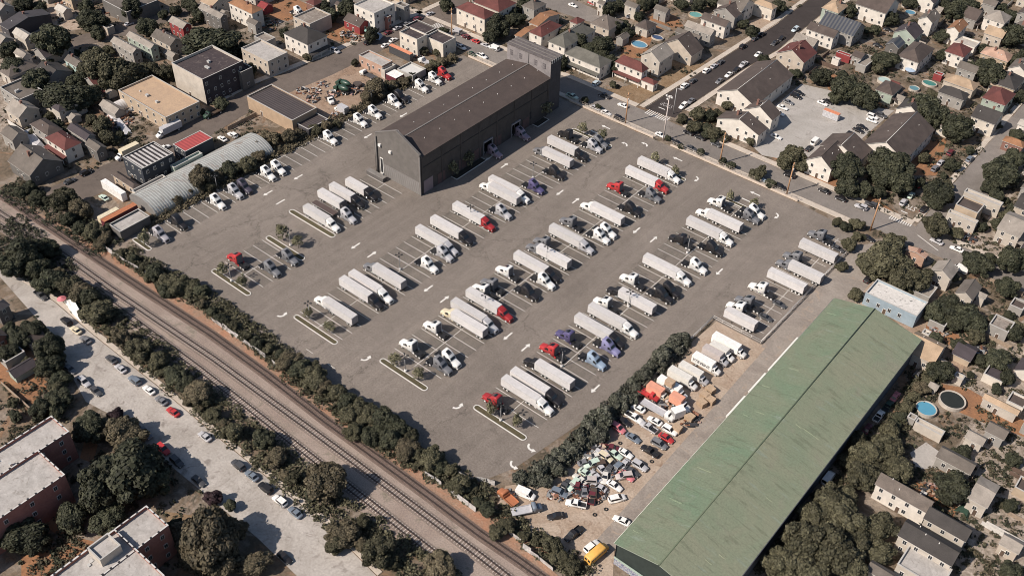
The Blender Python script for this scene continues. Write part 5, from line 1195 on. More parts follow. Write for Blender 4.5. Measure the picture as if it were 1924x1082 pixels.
rail_fence([(p.x,p.y) for p in (P(1282,660),P(1232,706),P(1200,738))], 'low wooden rail fence between the hedge and the white box trucks', 1.4, 3, pm=mat('old_wood',(.30,.25,.2),.85,.2), name='timber_fence', pr=.08, rr=.05)
def sheet_fence(pts, label, h=2.0, m_=None):
    r = thing('sheet_fence', label, 'fence', tuple(pts[0])); o = pts[0]; m_ = m_ or mat('weathered_sheet', (.46,.44,.42), .7, .3, .7, stain=(.22,.19,.17))
    LAND.append(((pts[0].x+pts[-1].x)/2,(pts[0].y+pts[-1].y)/2,label))
    for a, b in zip(pts[:-1], pts[1:]):
        n = max(1,int((b-a).length/2.4))
        for k in range(n):
            if rnd.random() < .12: continue
            p, q = a.lerp(b,k/n)-o, a.lerp(b,(k+.94)/n)-o; d = (q-p).normalized(); nn = Vector((-d.y,d.x,0)); hh = h*rnd.uniform(.75,1.1); ln = nn*rnd.uniform(-.25,.25); m = MB()
            for s in range(6):
                p0, p1 = p.lerp(q,s/6), p.lerp(q,(s+1)/6); f0 = nn*(.06 if s%2 else 0); f1 = nn*(.06 if (s+1)%2 else 0); up = Vector((0,0,hh))+ln
                for sg in (0,1):
                    oo = nn*(.03*sg); quad = [p0+f0+oo, p1+f1+oo, p1+f1+up+oo, p0+f0+up+oo]; m.poly(quad if sg else quad[::-1])
            obj('fence_sheet', m.mesh('fence_sheet', [m_]), r)
for k,pts,d in (('c5',((690,690),(760,760),(900,850),(1060,935)),'below the grey shed by the rail line'),('d1',((1490,235),(1600,315),(1740,410),(1866,505)),'beside the first rail hedge'),('d2',((0,445),(80,500),(160,570)),'under the round rail hedge'),
               ('d6',((1120,335),(1260,420),(1400,530),(1545,635)),'below the rail hedge by the salvage yard'),('d6',((1390,355),(1480,405),(1620,430),(1740,470)),'at the salvage yard corner of the truck lot'),('d6',((1740,760),(1866,850)),'beside the bushes across from the orange wreck'),('d7',((0,815),(80,890),(200,970),(300,1050)),'along the rail line below the yellow bus')):
    sheet_fence([Q(k,x,y) for x,y in pts], 'broken pale sheet fence '+d)

# ------------------------------------------------------------------ railway
STEEL = mat('rail_steel', (.10,.075,.065), .5, .25, .5, metal=.5); TIE = mat('sleeper_wood', (.15,.11,.092), .9, .35, 1.5, objrand=.35); TIEL = mat('sleeper_concrete', (.46,.39,.34), .9, .2, 1.5, objrand=.25)
DARKBED = mat_patchy('dark_ballast', (.15,.108,.088), (.20,.15,.125), .2, .4, None, 2.5)
MIDBED = mat_patchy('mid_ballast', (.20,.16,.135), (.24,.195,.165), .2, .4, None, 2.5)
def track(pts, label, tie, sp, bed=None, tail=70):
    pts = [Vector((p.x,p.y,0)) for p in pts]; pts.insert(0, pts[0]+(pts[0]-pts[1]).normalized()*90)
    if tail: pts.append(pts[-1]+(pts[-1]-pts[-2]).normalized()*tail)
    r = thing('railway_track', label, 'railway track', tuple(pts[len(pts)//2])); o = pts[len(pts)//2]; LAND.append((o.x,o.y,label))
    if bed: m = MB(); strip_mb(m,[(p.x-o.x,p.y-o.y) for p in pts],3.4,-.05,.10); obj('track_bed', m.mesh('track_bed', [bed]), r)
    sm = MB(); sm.box(-.14,.14,-1.35,1.35,.06,.24); tm = sm.mesh('sleeper', [tie]); spots = []
    for a, b in zip(pts[:-1], pts[1:]):
        n = int((b-a).length/sp); d = (b-a).normalized()
        for k in range(n): spots.append((a.lerp(b,k/n)-o, math.atan2(d.y,d.x)))
    vis = [s for s in spots]
    vis.sort(key=lambda s: ((s[0]+o)-Vector((0,0,H))).length)
    for p, a in vis[:96]: q = obj('sleeper', tm, r, p, a+rnd.uniform(-.03,.03))
    m = MB()
    for p, a in vis[96:]:
        c, s = math.cos(a), math.sin(a); i = len(m.v)
        for x,y,z in sm.v: m.v.append((p.x+x*c-y*s, p.y+x*s+y*c, z))
        for f in sm.f: m.f.append([i+q for q in f]); m.m.append(0); m.sm.append(False)
    if m.v: q = obj('far_sleepers', m.mesh('sleepers', [tie]), r); q['kind'] = 'stuff'
    for sd in (-1,1):
        m = MB(); ln = off_line([(p.x-o.x,p.y-o.y) for p in pts], sd*.75); strip_mb(m, ln, .15, .24, .42); strip_mb(m, ln, .32, .10, .27); obj('rail', m.mesh('rail', [STEEL]), r)
    return r
track([P(x,y) for x,y in ((-60,322),(5,369),(107,436),(262.6,540),(396.6,628),(500,703.5),(614,792),(713,864),(801.6,928.7),(898,1001),(980,1057),(1060,1115))], 'rusty single railway track with dark sleepers closest to the truck lot', TIE, .85, DARKBED)
track([P(x,y) for x,y in ((-60,352),(0,401),(118,478),(203.7,540),(294.8,602),(402,675),(500,747),(576,802),(660,864),(762,940),(905,1047),(960,1090))], 'middle railway track on pale ballast between the two other tracks', TIEL, .9, MIDBED)
track([P(x,y) for x,y in ((60,466),(110,500),(171.5,543),(268,614),(375,694),(500,792),(595,867),(721,966),(815,1040))], 'railway track with pale sleepers ending under the brush beside the road', TIEL, .9, MIDBED, 0)

# ------------------------------------------------------------------ poles
def pole_maker():
    r = bare('utility_pole'); wd = mat('pole_wood', (.44,.25,.135), .85, .2, 1.0); m = MB(); m.tube((0,0,0),(0,0,14),.31,.2,9); obj('pole', m.mesh('pole', [wd]), r)
    m = MB(); m.box(-.07,.07,-1.2,1.2,12.9,13.1); obj('cross_arm', m.mesh('cross_arm', [wd]), r)
    for y in (-1.0,-.4,.4,1.0): m = MB(); m.tube((0,y,13.1),(0,y,13.35),.06,n=6); obj('insulator', m.mesh('insulator', [GREYM]), r)
    m = MB(); m.tube((.32,.0,10.6),(.32,0,11.6),.22,n=10); obj('transformer', m.mesh('transformer', [GREYM]), r); return r
for x,y,d in ((1175,232,'by the fence across from the corner lawn'),(1352,308,'by the fence across from the gabled apartments'),(1478,365,'at the lot entrance'),(1635,433,'beside the round bushes at the lot corner'),(849,70,'beside the red roofed apartments')):
    p = P(x,y); place('pole', pole_maker, 'tall orange brown utility pole '+d, 'utility pole', (p.x,p.y,0), rnd.uniform(-.2,.2), 'wooden utility poles')
p = P(1246,264); r = thing('light_mast', 'tall pale steel mast with a cluster of floodlights by the lot gate', 'light mast', (p.x,p.y,0)); m = MB(); m.tube((0,0,0),(0,0,19.5),.32,.18,10); obj('mast', m.mesh('mast', [mat('mast_pale',(.58,.50,.46),.6,.1)]), r)
m = MB(); m.box(-1.4,1.4,-.08,.08,19.2,19.4); m.box(-.08,.08,-1.4,1.4,18.6,18.8); obj('cross_arm', m.mesh('cross_arm', [GREYM]), r)
for x,y,z in ((-1.2,0,19.4),(0,0,19.5),(1.2,0,19.4),(0,-1.2,18.9),(0,1.2,18.9)): m = MB(); m.box(x-.3,x+.3,y-.22,y+.22,z,z+.5); obj('floodlight', m.mesh('floodlight', [mat('flood_white',(.7,.68,.64),.5,.1)]), r)
p = Q('c3',1137,800); r = thing('light_mast', 'pale street light with a wide head at the dark road crossing', 'street light', (p.x,p.y,0)); m = MB(); m.tube((0,0,0),(0,0,12),.2,.13,8); obj('mast', m.mesh('mast', [GREYM]), r); m = MB(); m.tube((0,0,11.9),(1.8,-.3,12.2),.08,n=6); m.box(1.2,2.6,-.6,.1,12.1,12.35); obj('lamp_head', m.mesh('lamp_head', [GREYM]), r)
# ------------------------------------------------------------------ buildings around the lot
RIBD = mat_ribs('ribbed_dark', (.085,.068,.064), (.062,.050,.048), 1.1, 'Y', .12); RIBRED = mat_ribs('ribbed_red', (.42,.085,.078), (.37,.07,.065), 1.4, 'Y', .1, .5)
SLAT = mat_ribs('slatted_roof', (.50,.47,.45), (.035,.03,.03), 1.7, 'Y', .2, .8); HUT = mat_ribs('hut_sheet', (.50,.50,.47), (.30,.30,.28), 1.0, 'Y', .15, .5, (.24,.17,.13))
MOTT = mat_patchy('mottled_white_roof', (.66,.63,.59), (.58,.55,.51), .42, .1, (.035,.033,.032), 1.5); MOTB = mat_patchy('mottled_brown_roof', (.33,.29,.25), (.20,.165,.14), .3, .2, (.10,.085,.075))
TANR = mat_patchy('tan_flat_roof', (.50,.355,.235), (.42,.30,.21), .25, .12, (.36,.26,.19), 2.0); FLATG = mat_patchy('flat_grey_roof', (.47,.44,.41), (.36,.335,.31), .22, .16, (.26,.235,.21)); DRKR = mat_patchy('dark_flat_roof', (.058,.046,.050), (.075,.06,.06), .15, .15, (.16,.13,.12))
SOLAR = mat_ribs('solar_roof', (.10,.10,.10), (.05,.055,.07), 1.6, 'X', .1, .4); BRICK = mat_brick('red_brick', (.36,.145,.11), (.29,.12,.095), (.34,.22,.18), 1.6); BRICKD = mat_brick('dark_brick', (.055,.045,.05), (.045,.036,.042), (.07,.06,.06), 1.4)
def B(k, x0, y0, x1, y1, h, roof, wall, rc, label, **kw):
    return building((k,x0,y0),(k,x1,y1),h,roof,wall,rc,label,**kw)
SH = dict(cat='shed', name='shed', win='', door=None); WS = dict(cat='workshop', name='workshop'); AP = dict(cat='apartment block', name='apartment_block')
B('c1',830,640,1400,720,6,'F','tan','tan','workshop with a wide tan flat roof beside the dark tree clump',roofm=TANR,win='SE',**WS,vents=3)
r = B('c1',1205,455,1705,440,11,'F','offwhite','dark','tall commercial building with white side wall and dark purple flat roof',roofm=DRKR,win='E',cat='commercial building',name='commercial_building',vents=3,parapet=.8)
def face_E(r, m_):          # street front of another material, set proud of the wall
    w_ = [c for c in r.children if c.name.startswith('wall')][0]; xs = [v.co for v in w_.data.vertices]; a = max(v.x for v in xs); b = max(v.y for v in xs); h = max(v.z for v in xs)
    m = MB(); m.box(a+.003,a+.022,.0,b,0,h); obj('front_wall', m.mesh('front_wall', [m_]), r)
face_E(r, BRICKD)
B('c1',1600,470,1770,480,8,'F','dkgrey','dark','dark annex behind the tall white sided building',roofm=DRKR,win='E',**WS)
B('c1',455,420,600,440,6,'U','teal','greyroof','pale teal gable house half hidden by trees',chim=True)
B('c1',780,290,985,350,6,'U','grey','ltroof','grey twin gable house with light roof, farther from the big brick block'); B('c1',890,250,1105,320,6.5,'U','green','ltroof','greenish grey gable house with light roof beside the grey twin'); B('c1',1062,255,1280,285,5.5,'U','beige','greyroof','tan sided gable house with bowed grey roof',chim=True)
B('c1',1185,150,1340,175,6,'U','red','ltroof','red walled house with pale tin roof'); B('c1',1395,55,1590,110,7,'U','dkgrey','ltroof','tall grey gable house above the large dark tree',chim=True); B('c1',1605,20,1840,65,8,'H','white','orange','white two storey house with orange brown hip roof',chim=True)
B('c1',1150,370,1250,385,2.8,'U','grey','ltroof','small shed with pale curved roof behind the big brick block',**SH); B('c1',715,5,1110,8,6,'F','dkgrey','greyroof','long dark grey hangar at the top of the hill street',win='',**WS)
B('c1',700,735,870,770,3.2,'U','grey','ltroof','low grey shed beside the arched white hut',**SH)
q0, q1 = Q('c1',770,760,0), Q('c1',935,805,0); arch_hut((q0.x,q0.x+5.5,q0.y,q0.y+12.5),3.0,'small white arched hut above the rubble heap',mat('hut_white',(.6,.58,.56),.5,.12),mat('hut_end',(.06,.08,.09),.7,.2))
B('c1',320,965,565,1000,6,'H','white','redroof','white house with a dark red hip roof',porch='S'); B('c1',215,870,430,905,6,'H','grey','brownroof','house with brown hip roof behind the dark red hip roof'); B('c1',475,900,665,950,5,'U','grey','purpdark','small house with dark plum roof and grey gable'); B('c1',600,1010,740,1030,5,'U','dkgrey','greyroof','grey walled house with barred windows by the yard street')
B('c1',0,620,300,640,6,'F','grey','greyroof','flat grey roofed block at the edge by the long hedge',**WS,vents=2); B('c1',40,765,270,765,5,'U','beige','ltroof','low house with pale roof below the flat grey block'); B('c1',10,935,190,940,5,'U','grey','greyroof','grey house at the edge above the white tarpaulin'); B('c5',60,120,430,120,5,'U','dkgrey','greyroof','long dark house with grey roof behind the rail thicket')
B('c1',0,175,350,100,5,'U','dark','dark','dark barn beside the sand yard',win='',**WS); B('c1',-90,40,95,50,6,'U','grey','ltroof','pale roofed house at the corner beyond the dark barn'); B('c1',90,230,240,255,5,'U','offwhite','paleroof','white cottage below the dark barn'); B('c1',100,370,215,385,4.5,'U','white','ltroof','small white house by the first dark tree'); B('c1',-60,275,95,275,5,'U','grey','ltroof','grey cottage at the edge below the dark barn')
B('c1',385,60,500,70,4,'U','offwhite','paleroof','white shack beside the sand yard'); B('c1',780,60,850,75,3,'U','tan','tanroof','tan shack below the long hangar',**SH); B('c1',690,175,800,190,3,'F','beige','ltroof','flat pale shed among scrap below the hangar',**SH)
r = B('c1',1210,1010,1490,965,6,'F','navy','red','dark workshop with a bright red ribbed metal roof',roofm=RIBRED,win='S',**WS,parapet=-.18)
r = B('c5',860,95,1215,70,8,'F','navy','dark','dark blue block with white windows and a slatted roof',roofm=SLAT,win='SE',skip=0,**AP,parapet=.2)
B('c5',790,215,965,295,4,'H','tan','brownroof','tan walled shop with brown hip roof beside the blue block',cat='shop',name='shop'); B('c5',1195,160,1420,75,4,'F','green','ltroof','long low pale green roofed shed behind the silver hut',roofm=mat('pale_green_roof',(.40,.45,.40),.7,.12),win='',door=None,cat='shed',name='shed')
a_, s_, n_ = Q('c5',905,392,0), Q('c5',1085,530,0), Q('c5',1430,110,0); arch_hut((a_.x,s_.x,a_.y,a_.y+53),4.9,'long silver ribbed arched hut behind the back fence',HUT,mat('hut_end_grey',(.20,.19,.18),.7,.2))
B('c5',925,335,1165,240,4,'F','offwhite','paleroof','narrow white flat roof between blue block and silver hut',**SH); container(('c5',705,532),('c5',962,430),3.0,'maroon','maroon container with orange top beside the silver hut',top='copper'); B('c5',765,572,1050,515,3.4,'F','dkgrey','greyroof','grey flat roofed shed at the lot fence corner',roofm=FLATG,**SH); container(('c5',680,512),('c5',822,450),2.6,'cream','cream container beside the maroon one'); container(('c5',705,262),('c5',872,345),3.4,'white','long white container in the yard beyond the silver hut')
B('c2',-100,345,225,375,7,'F','beige','ltroof','long beige block with pale flat roof',roofm=FLATG,cat='commercial building',name='commercial_building',win='SE'); B('c2',200,235,500,250,7.5,'H','white','char','white two storey house with charcoal hip roof and dormers',chim=True,porch='E',rise=3.2)
B('c2',265,125,530,110,6,'F','beige','tan','garage with mottled flat roof and wide dark doorway',roofm=MOTB,win='S',**WS); B('c2',620,140,800,155,4,'U','red','brownroof','low red walled cottage with brown roof'); r = B('c2',690,40,975,35,9.5,'F','white','paleroof','white three storey building with pale roof and red bay',roofm=FLATG,**AP); B('c2',985,35,1080,42,7,'F','grey','greyroof','grey narrow house beside the white three storey building')
B('c2',800,75,925,130,6,'F','brick','dark','dark shopfront with red brick side below the white building',wallm=BRICK,roofm=DRKR,win='E',cat='shop',name='shop')
B('c2',1010,232,1205,250,8,'F','cream','dark','cream two storey cube with dark flat roof',roofm=DRKR,win='SE',skip=0,**AP); B('c2',1190,262,1405,270,6.5,'F','cream','dark','blank cream building with black flat roof at the fence corner',roofm=DRKR,win='E',skip=.5,**WS); B('c2',1045,190,1270,205,5.5,'F','dkgrey','dark','dark roofed link behind the cream cube',roofm=MOTB if False else DRKR,win='',**WS)
B('c2',725,395,960,435,4.5,'F','pinktan','paleroof','workshop with white flat roof and pink brick side',roofm=FLATG,win='S',**WS); B('c2',995,490,1195,490,3.5,'F','grey','paleroof','open sided white canopy by the back fence',roofm=mat('canopy_roof',(.60,.585,.55),.7,.08),**SH); B('c2',880,490,980,462,3.6,'F','offwhite','paleroof','small white lean-to beside the pink brick workshop',**SH); container(('c2',915,520),('c2',1045,520),2.7,'maroon','maroon container with white top by the canopy',top='white')
container(('c2',935,320),('c2',1105,375),3.6,'darkgrey','dark racked container with a bright orange top',top='orange')
B('c2',-60,680,430,760,5.5,'F','tanroof','dark','tan walled warehouse with dark ribbed roof behind the fence hedge',roofm=RIBD,win='',cat='warehouse',name='storage_warehouse',parapet=.25); B('c2',255,850,510,838,3.4,'F','dark','dark','low dark ribbed annex beside the tan walled warehouse',roofm=RIBD,win='',door=None,cat='shed',name='shed',parapet=.15)
B('c2',1410,55,1685,95,8,'H','cream','redroof','cream apartment house with red hip roof at the street corner',sx=3.4,**AP); B('c2',1530,12,1825,22,8,'H','cream','redroof','second cream apartment house with red hip roof behind the corner one',sx=3.4,**AP)
B('c2',-10,262,140,272,5,'F','grey','tan','mottled flat roof shed behind the long beige block',roofm=MOTB,**SH); B('c2',355,15,470,12,4,'H','brick','redroof','rusty red roofed shed in the scrap yard',**SH); B('c2',15,45,120,40,3,'U','red','red','red tent in the scrap yard',**SH); B('c2',-60,150,40,160,5,'U','grey','greyroof','grey house beside the scrap yard'); B('c2',560,30,640,40,4,'U','tan','brownroof','brown cabin beside the scrap yard')
B('c3',80,40,245,28,6,'H','grey','greyroof','grey hip roofed house at the upper street'); B('c3',130,160,340,100,5,'U','offwhite','orange','house with orange tile roof behind the tower'); B('c3',30,250,200,190,4,'U','offwhite','orange','low house with orange roof beside the tower'); B('c3',130,225,355,180,6,'H','white','redroof','white house with deep red roof beside orange roofs'); B('c3',265,290,590,210,6,'H','white','olivegrey','long white row with grey green roof behind the duplex'); B('c3',380,375,705,425,6,'H','white','olivegrey','white duplex with grey green hip roof facing the street',porch='S',sx=2.4)
B('c3',735,430,960,478,7,'H','white','redroof','big white corner house with maroon hip roof',porch='S',rise=2.6); B('c3',915,560,1030,575,3.5,'H','white','redroof','low maroon roofed wing of the corner house',win='E'); B('c3',915,385,1140,372,7.5,'V','offwhite','ltroof','pale cross gabled house beside the maroon roofed corner house',rise=3.2); B('c3',1055,312,1345,340,5,'V','beige','brownroof','broad tan gable house with brown roof facing the lawn',rise=5.2); B('c3',1220,182,1440,222,6,'U','grey','ltroof','grey house with light shingle roof near the dark road'); B('c3',1335,130,1545,162,6,'U','white','brownroof','white house with brown roof near the dark road',chim=True); B('c3',875,180,1020,172,4,'H','offwhite','brownroof','small white house with dark hip roof between two pools'); B('c3',1005,62,1120,72,5,'U','grey','greyroof','grey shed house beside the orange yard')
B('c3',1450,22,1705,22,7,'U','white','greyroof','white two storey house with grey roof at the dark road'); B('c3',1425,75,1640,80,6,'V','grey','brownroof','brown roofed house next to the white two storey one'); B('c3',1705,22,1866,45,6,'H','cream','tanroof','cream house with tan roof at the end of the dark road'); B('c3',800,32,905,42,6,'U','offwhite','greyroof','narrow pale house among trees at the upper street'); B('c3',610,22,672,22,6,'U','offwhite','greyroof','slim white house at the upper street bend'); B('c3',1155,222,1340,262,6,'U','dkgrey','greyroof','dark grey house behind the broad tan gable'); B('c3',415,150,515,142,4,'H','offwhite','redroof','small red roofed annex behind the long white row'); B('c3',740,262,830,252,3.5,'V','grey','greyroof','grey garage behind the blue pool',**SH)
building(('px',1348.5,171.5),('px',1489.6,142),6,'V','white','brownroof','long white gabled apartment wing with dark roof, farther from the front street',rise=4.0,ridgem=FRAMEW,**AP); building(('px',1348.5,222.4),('px',1441,241),5.6,'V','white','brownroof','low white gabled apartment wing closest to the front street lawn',rise=3.4,ridgem=FRAMEW,**AP); building(('px',1399.5,205),('px',1466,213),6.2,'V','white','brownroof','white gabled apartment wing stepped up behind the low front wing',rise=3.6,ridgem=FRAMEW,**AP); building(('px',1541,274),('px',1637,281),6,'V','white','brownroof','white gabled apartment wing with grey patched roof by the pale car park',rise=3.8,ridgem=FRAMEW,**AP); B('c4',735,1010,1235,910,6,'V','white','brownroof','largest white gabled apartment wing beside the cross road',rise=4.5,ridgem=FRAMEW,**AP); building(('px',1516.4,299.5),('px',1592,290),6,'V','white','brownroof','short white apartment wing hidden by street trees',rise=3.6,**AP)
B('c4',690,28,990,22,7,'U','white','brownroof','white house with brown roof beyond the dark road'); B('c4',430,172,750,188,5.5,'U','grey','greyroof','grey house with solar panels on its roof',roofm=SOLAR); B('c4',345,202,575,232,6,'U','white','brownroof','white house with brown roof beside the solar one'); B('c4',250,272,430,292,5,'U','grey','ltroof','low house with pale grey roof by the dark road'); B('c4',135,372,410,372,6,'V','beige','redroof','beige gable house with maroon roof behind the apartments',chim=True); B('c4',985,392,1235,342,6,'H','white','brownroof','white house with broad brown hip roof and blue parasol'); B('c4',900,312,1030,302,5,'V','dkgrey','dark','dark gable house with panels beside the broad hip roof',roofm=SOLAR); B('c4',1130,132,1280,112,7,'V','white','greyroof','tall white gable house with grey roof by a round tree'); B('c4',1330,202,1470,172,7,'V','white','orange','white gable house with orange brown roof')
B('c4',1305,562,1550,592,5,'H','beige','tanroof','beige bungalow with weathered tan roof'); B('c4',1270,642,1480,662,5,'H','grey','char','grey house with dark hip roof beside the big dark tree'); B('c4',1565,372,1790,392,4.5,'H','tan','pinktan','tan bungalow with salmon roof'); B('c4',690,452,830,412,3,'F','grey','ltroof','pale slanted shed behind the beige gable house',**SH); B('c4',1370,292,1560,302,4,'F','white','paleroof','white flat roofed house below the orange gable'); B('c4',550,372,650,402,3,'F','red','red','maroon roofed shed in a back yard',**SH); B('c4',660,392,760,382,4,'U','grey','brownroof','small brown roofed house behind the slanted shed'); B('c4',1400,472,1560,482,5,'U','grey','greyroof','grey house with worn roof above the tan bungalow'); B('c4',1590,232,1750,232,5,'U','beige','tanroof','tan roofed house on the far slope'); B('c4',1580,22,1690,22,6,'U','grey','greyroof','grey rooftops at the far corner'); B('c4',1825,872,1905,852,4,'U','white','paleroof','white house past the cross road'); B('c4',1720,985,1880,1005,4,'H','brick','orange','rusty roofed house past the cross road')
B('c4',520,415,575,425,2.6,'F','white','paleroof','white market tent on green cloth in a back yard',**SH); B('c4',1250,505,1290,540,2.6,'F','red','red','red awning between the pools',**SH); B('c4',930,590,1000,590,2.6,'U','offwhite','redroof','small garden house by the pale pool',**SH)
B('c8',1445,342,1720,420,5,'F','offwhite','paleroof','pale flat roofed block past the cross road',roofm=FLATG,**WS); B('c8',1330,485,1535,560,4.5,'F','offwhite','paleroof','pale flat roofed front block at the street bend',roofm=FLATG,**WS); B('c8',1385,432,1590,432,6.2,'F','tan','brownroof','brown topped block between the two pale ones',win='',**WS); B('c8',1050,735,1170,800,5,'V','pinktan','pinktan','small pink tan gable house behind the round tree',chim=True); B('c8',1215,888,1400,882,5.5,'V','offwhite','ltroof','white gable cottage with streaked grey roof'); building(('px',1626,551),('px',1743,569.5),4.6,'F','blue','paleroof','light blue house with white mottled flat roof behind the green warehouse',roofm=MOTT,win='SE',cat='house',name='house')
B('c8',1390,1042,1565,1005,5,'V','offwhite','greyroof','white gable house with grey roof at the garden end'); B('d4',1470,22,1600,62,4,'U','offwhite','ltroof','low pale house in the rough gardens'); B('d4',1620,262,1800,252,4,'F','grey','tan','weathered flat roof among the rough gardens',roofm=MOTB,win='',**WS)
B('d4',1045,912,1112,912,2.4,'F','grey','ltroof','small grey shed below the blue pool',**SH); B('d4',1200,690,1265,690,2.4,'U','offwhite','ltroof','small white shed above the dark pool',**SH); B('d4',1370,625,1440,645,2.4,'F','offwhite','paleroof','white shed at the hedge corner above the dark pool',**SH); B('d4',1100,948,1290,1045,2.8,'F','offwhite','paleroof','long narrow white garden building',**SH); B('d4',1590,765,1815,890,3.6,'U','offwhite','tanroof','long tan roofed house in the gardens'); B('d4',1460,1045,1600,1055,3.5,'U','offwhite','ltroof','pale house below the long tan one'); B('d4',1155,310,1170,330,3,'F','white','paleroof','white lean-to beside the light blue house',**SH)
B('d8',832,432,1230,560,6,'U','white','taupe','white row house with taupe roof',rise=2.2); B('d8',1172,672,1500,752,6,'U','offwhite','char','row house with dark roof joined to the taupe one',rise=2.0); B('d8',990,792,1420,892,6,'U','offwhite','char','separate row house with dark roof in front of its twin',rise=2.0); B('d8',975,1002,1360,1042,4,'F','offwhite','ltroof','pale flat roof at the lower picture edge below the dark roofs',roofm=FLATG,**WS); B('d8',1258,242,1530,292,4,'U','grey','greyroof','grey cottage with a red door behind the round tree'); B('d8',1480,532,1690,452,5,'U','offwhite','ltroof','pale roofed house by the green tarpaulin'); B('d8',770,1035,960,1065,4,'U','offwhite','greyroof','small house under the big trees at the lower edge'); B('d8',1600,60,1760,60,4,'U','grey','greyroof','grey garage by the garden wall'); B('d8',1700,850,1860,850,4,'U','beige','ltroof','pale house in the rubble ground')
def apt(nN, eE, L, h, label, kw={}):
    n, e = P(*nN,h), P(*eE,h); r = building(None,None,h,'F','brick','ltroof',label,box=(n.x,e.x,e.y-L,e.y),wallm=BRICK,roofm=FLATG,win='SEN',skip=0,trimm=mat('coping_pale',(.55,.53,.5),.8,.12),parapet=.6,vents=2,sx=2.6,**AP)
    a, b = e.x-n.x, L; m = MB()
    for k in range(int(b/2.2)):
        for x in (.12, a-.12): m.box(x-.22,x+.22,1+k*2.2,1.45+k*2.2,h+.68,h+.78)
    for k in range(int(a/2.2)): m.box(1+k*2.2,1.45+k*2.2,b-.34,b+.1,h+.68,h+.78)
    obj('coping_vent', m.mesh('coping_vent', [BLACKM]), [c for c in r.children if c.name.startswith('coping')][0]); return r
apt((103,780),(131,813),34,10,'red brick apartment block, the narrow wing beside the round green tree'); apt((80,843),(123,894),40,10.6,'red brick apartment block, the wide wing at the picture edge'); apt((280,949),(317.5,989),26,11,'red brick apartment block with white roof, wing facing the road'); apt((187,1018),(310,1083),24,11.6,'red brick apartment block with white roof, main wing')
n_, e_ = P(206,998,14), P(219.5,1017,14); building(None,None,2.6,'F','offwhite','paleroof','white stair tower on top of the brick block roof',box=(n_.x,e_.x+1.5,e_.y-5.5,e_.y),roofm=FLATG,win='',door=None,cat='roof hut',name='roof_hut',base=11.0)
B('d1',-60,130,60,120,6,'H','dkgrey','dark','dark roofed house in the trees beside the road'); B('d1',-80,330,40,330,5,'U','brick','brownroof','brown roofed house behind the roadside trees')
# ------------------------------------------------------------------ pools
BLUEW, TEALW, DARKW = (.12,.27,.38), (.16,.36,.34), (.03,.033,.028)
pool('c3',900,310,62,BLUEW,'offwhite','blue oval pool with pale deck behind the maroon roofed house',.5,.75); pool('c3',1028,262,45,(.06,.09,.17),'offwhite','dark blue oval pool beside the dark hip roof',.8,.7); pool('c3',1295,102,48,TEALW,'tan','round teal pool in the orange yard',.9,.9); pool('c4',885,558,42,(.45,.56,.52),'offwhite','pale teal round pool with white wall by the shed',1.1); pool('c4',1205,582,48,(.06,.2,.17),'offwhite','green oval pool between fences',.9,.75)
pool('c4',1097,617,34,(.12,.24,.27),'offwhite','small blue round pool beside the green oval one',1.0); pool('c4',1070,86,34,BLUEW,'offwhite','blue round pool behind the white house with brown roof',1.0); pool('d4',1182,845,68,(.10,.30,.42),'offwhite','round bright blue pool beside the hedge',1.2); pool('d4',1365,785,84,DARKW,'offwhite','large empty round pool with white rim',1.2); pool('c4',1035,40,24,(.1,.2,.3),'offwhite','small blue paddling pool beyond the white house',.6)
def parasol(k,x,y,rp,col,label):
    p = Q(k,x,y,2.3); R_ = rp*CR[k][2]*mpp(p); r = thing('parasol', label, 'parasol', (p.x,p.y,0)); m = MB(); n = 10
    for i in range(n): a0, a1 = 2*pi*i/n, 2*pi*(i+1)/n; m.poly([(0,0,2.7),(R_*math.cos(a0),R_*math.sin(a0),2.1),(R_*math.cos(a1),R_*math.sin(a1),2.1)]); m.poly([(0,0,2.66),(R_*math.cos(a1),R_*math.sin(a1),2.06),(R_*math.cos(a0),R_*math.sin(a0),2.06)])
    obj('canopy', m.mesh('canopy', [mat('parasol_'+col, PAINT[col], .8, .1)]), r); m = MB(); m.tube((0,0,0),(0,0,2.7),.04,n=6); obj('pole', m.mesh('pole', [GREYM]), r)
parasol('c4',1070,487,34,'blue','blue parasol beside the broad brown hip roof'); parasol('d1',430,75,30,'pink','pink parasol beside the white tarpaulin'); parasol('c2',800,210,38,'teal','pale green parasol beside the red cottage'); parasol('c4',650,402,30,'pink','pink striped parasol by the maroon shed')
def tarp(k, pts, h, col, label, name='tarpaulin'):
    P3 = [Q(k,x,y,0) for x,y in pts]; c = sum(P3, Vector())/len(P3); r = thing(name, label, 'tarpaulin', (c.x,c.y,0)); m = MB(); n = len(P3)
    inn = [(p-c)*.62+Vector((0,0,h*rnd.uniform(.8,1.1))) for p in P3]
    for i in range(n): j = (i+1)%n; m.poly([(P3[i]-c), (P3[j]-c), inn[j], inn[i]])
    m.poly(inn); obj('cloth', fixn(m.mesh('cloth', [mat('cloth_'+col, PAINT[col], .8, .2, 1.2)])), r)
tarp('d1',((450,100),(480,80),(545,120),(595,210),(570,245),(510,190)),1.8,'white','white tarpaulin cover beside the top of the roadside pavement'); tarp('c1',((130,940),(215,900),(330,1040),(290,1080),(230,1050)),2.5,'silver','pale tarpaulin over a lean-to at the edge'); tarp('d8',((1370,620),(1440,570),(1500,600),(1470,700),(1440,640)),.8,'green','dark green tarpaulin in a back garden'); tarp('c2',((820,275),(850,248),(895,255),(870,285)),1.6,'blue','blue tarpaulin over a car in the yard street'); tarp('c1',((740,800),(800,780),(930,930),(880,950)),1.0,'silver','heap of white rubble by the yard street','rubble_heap')
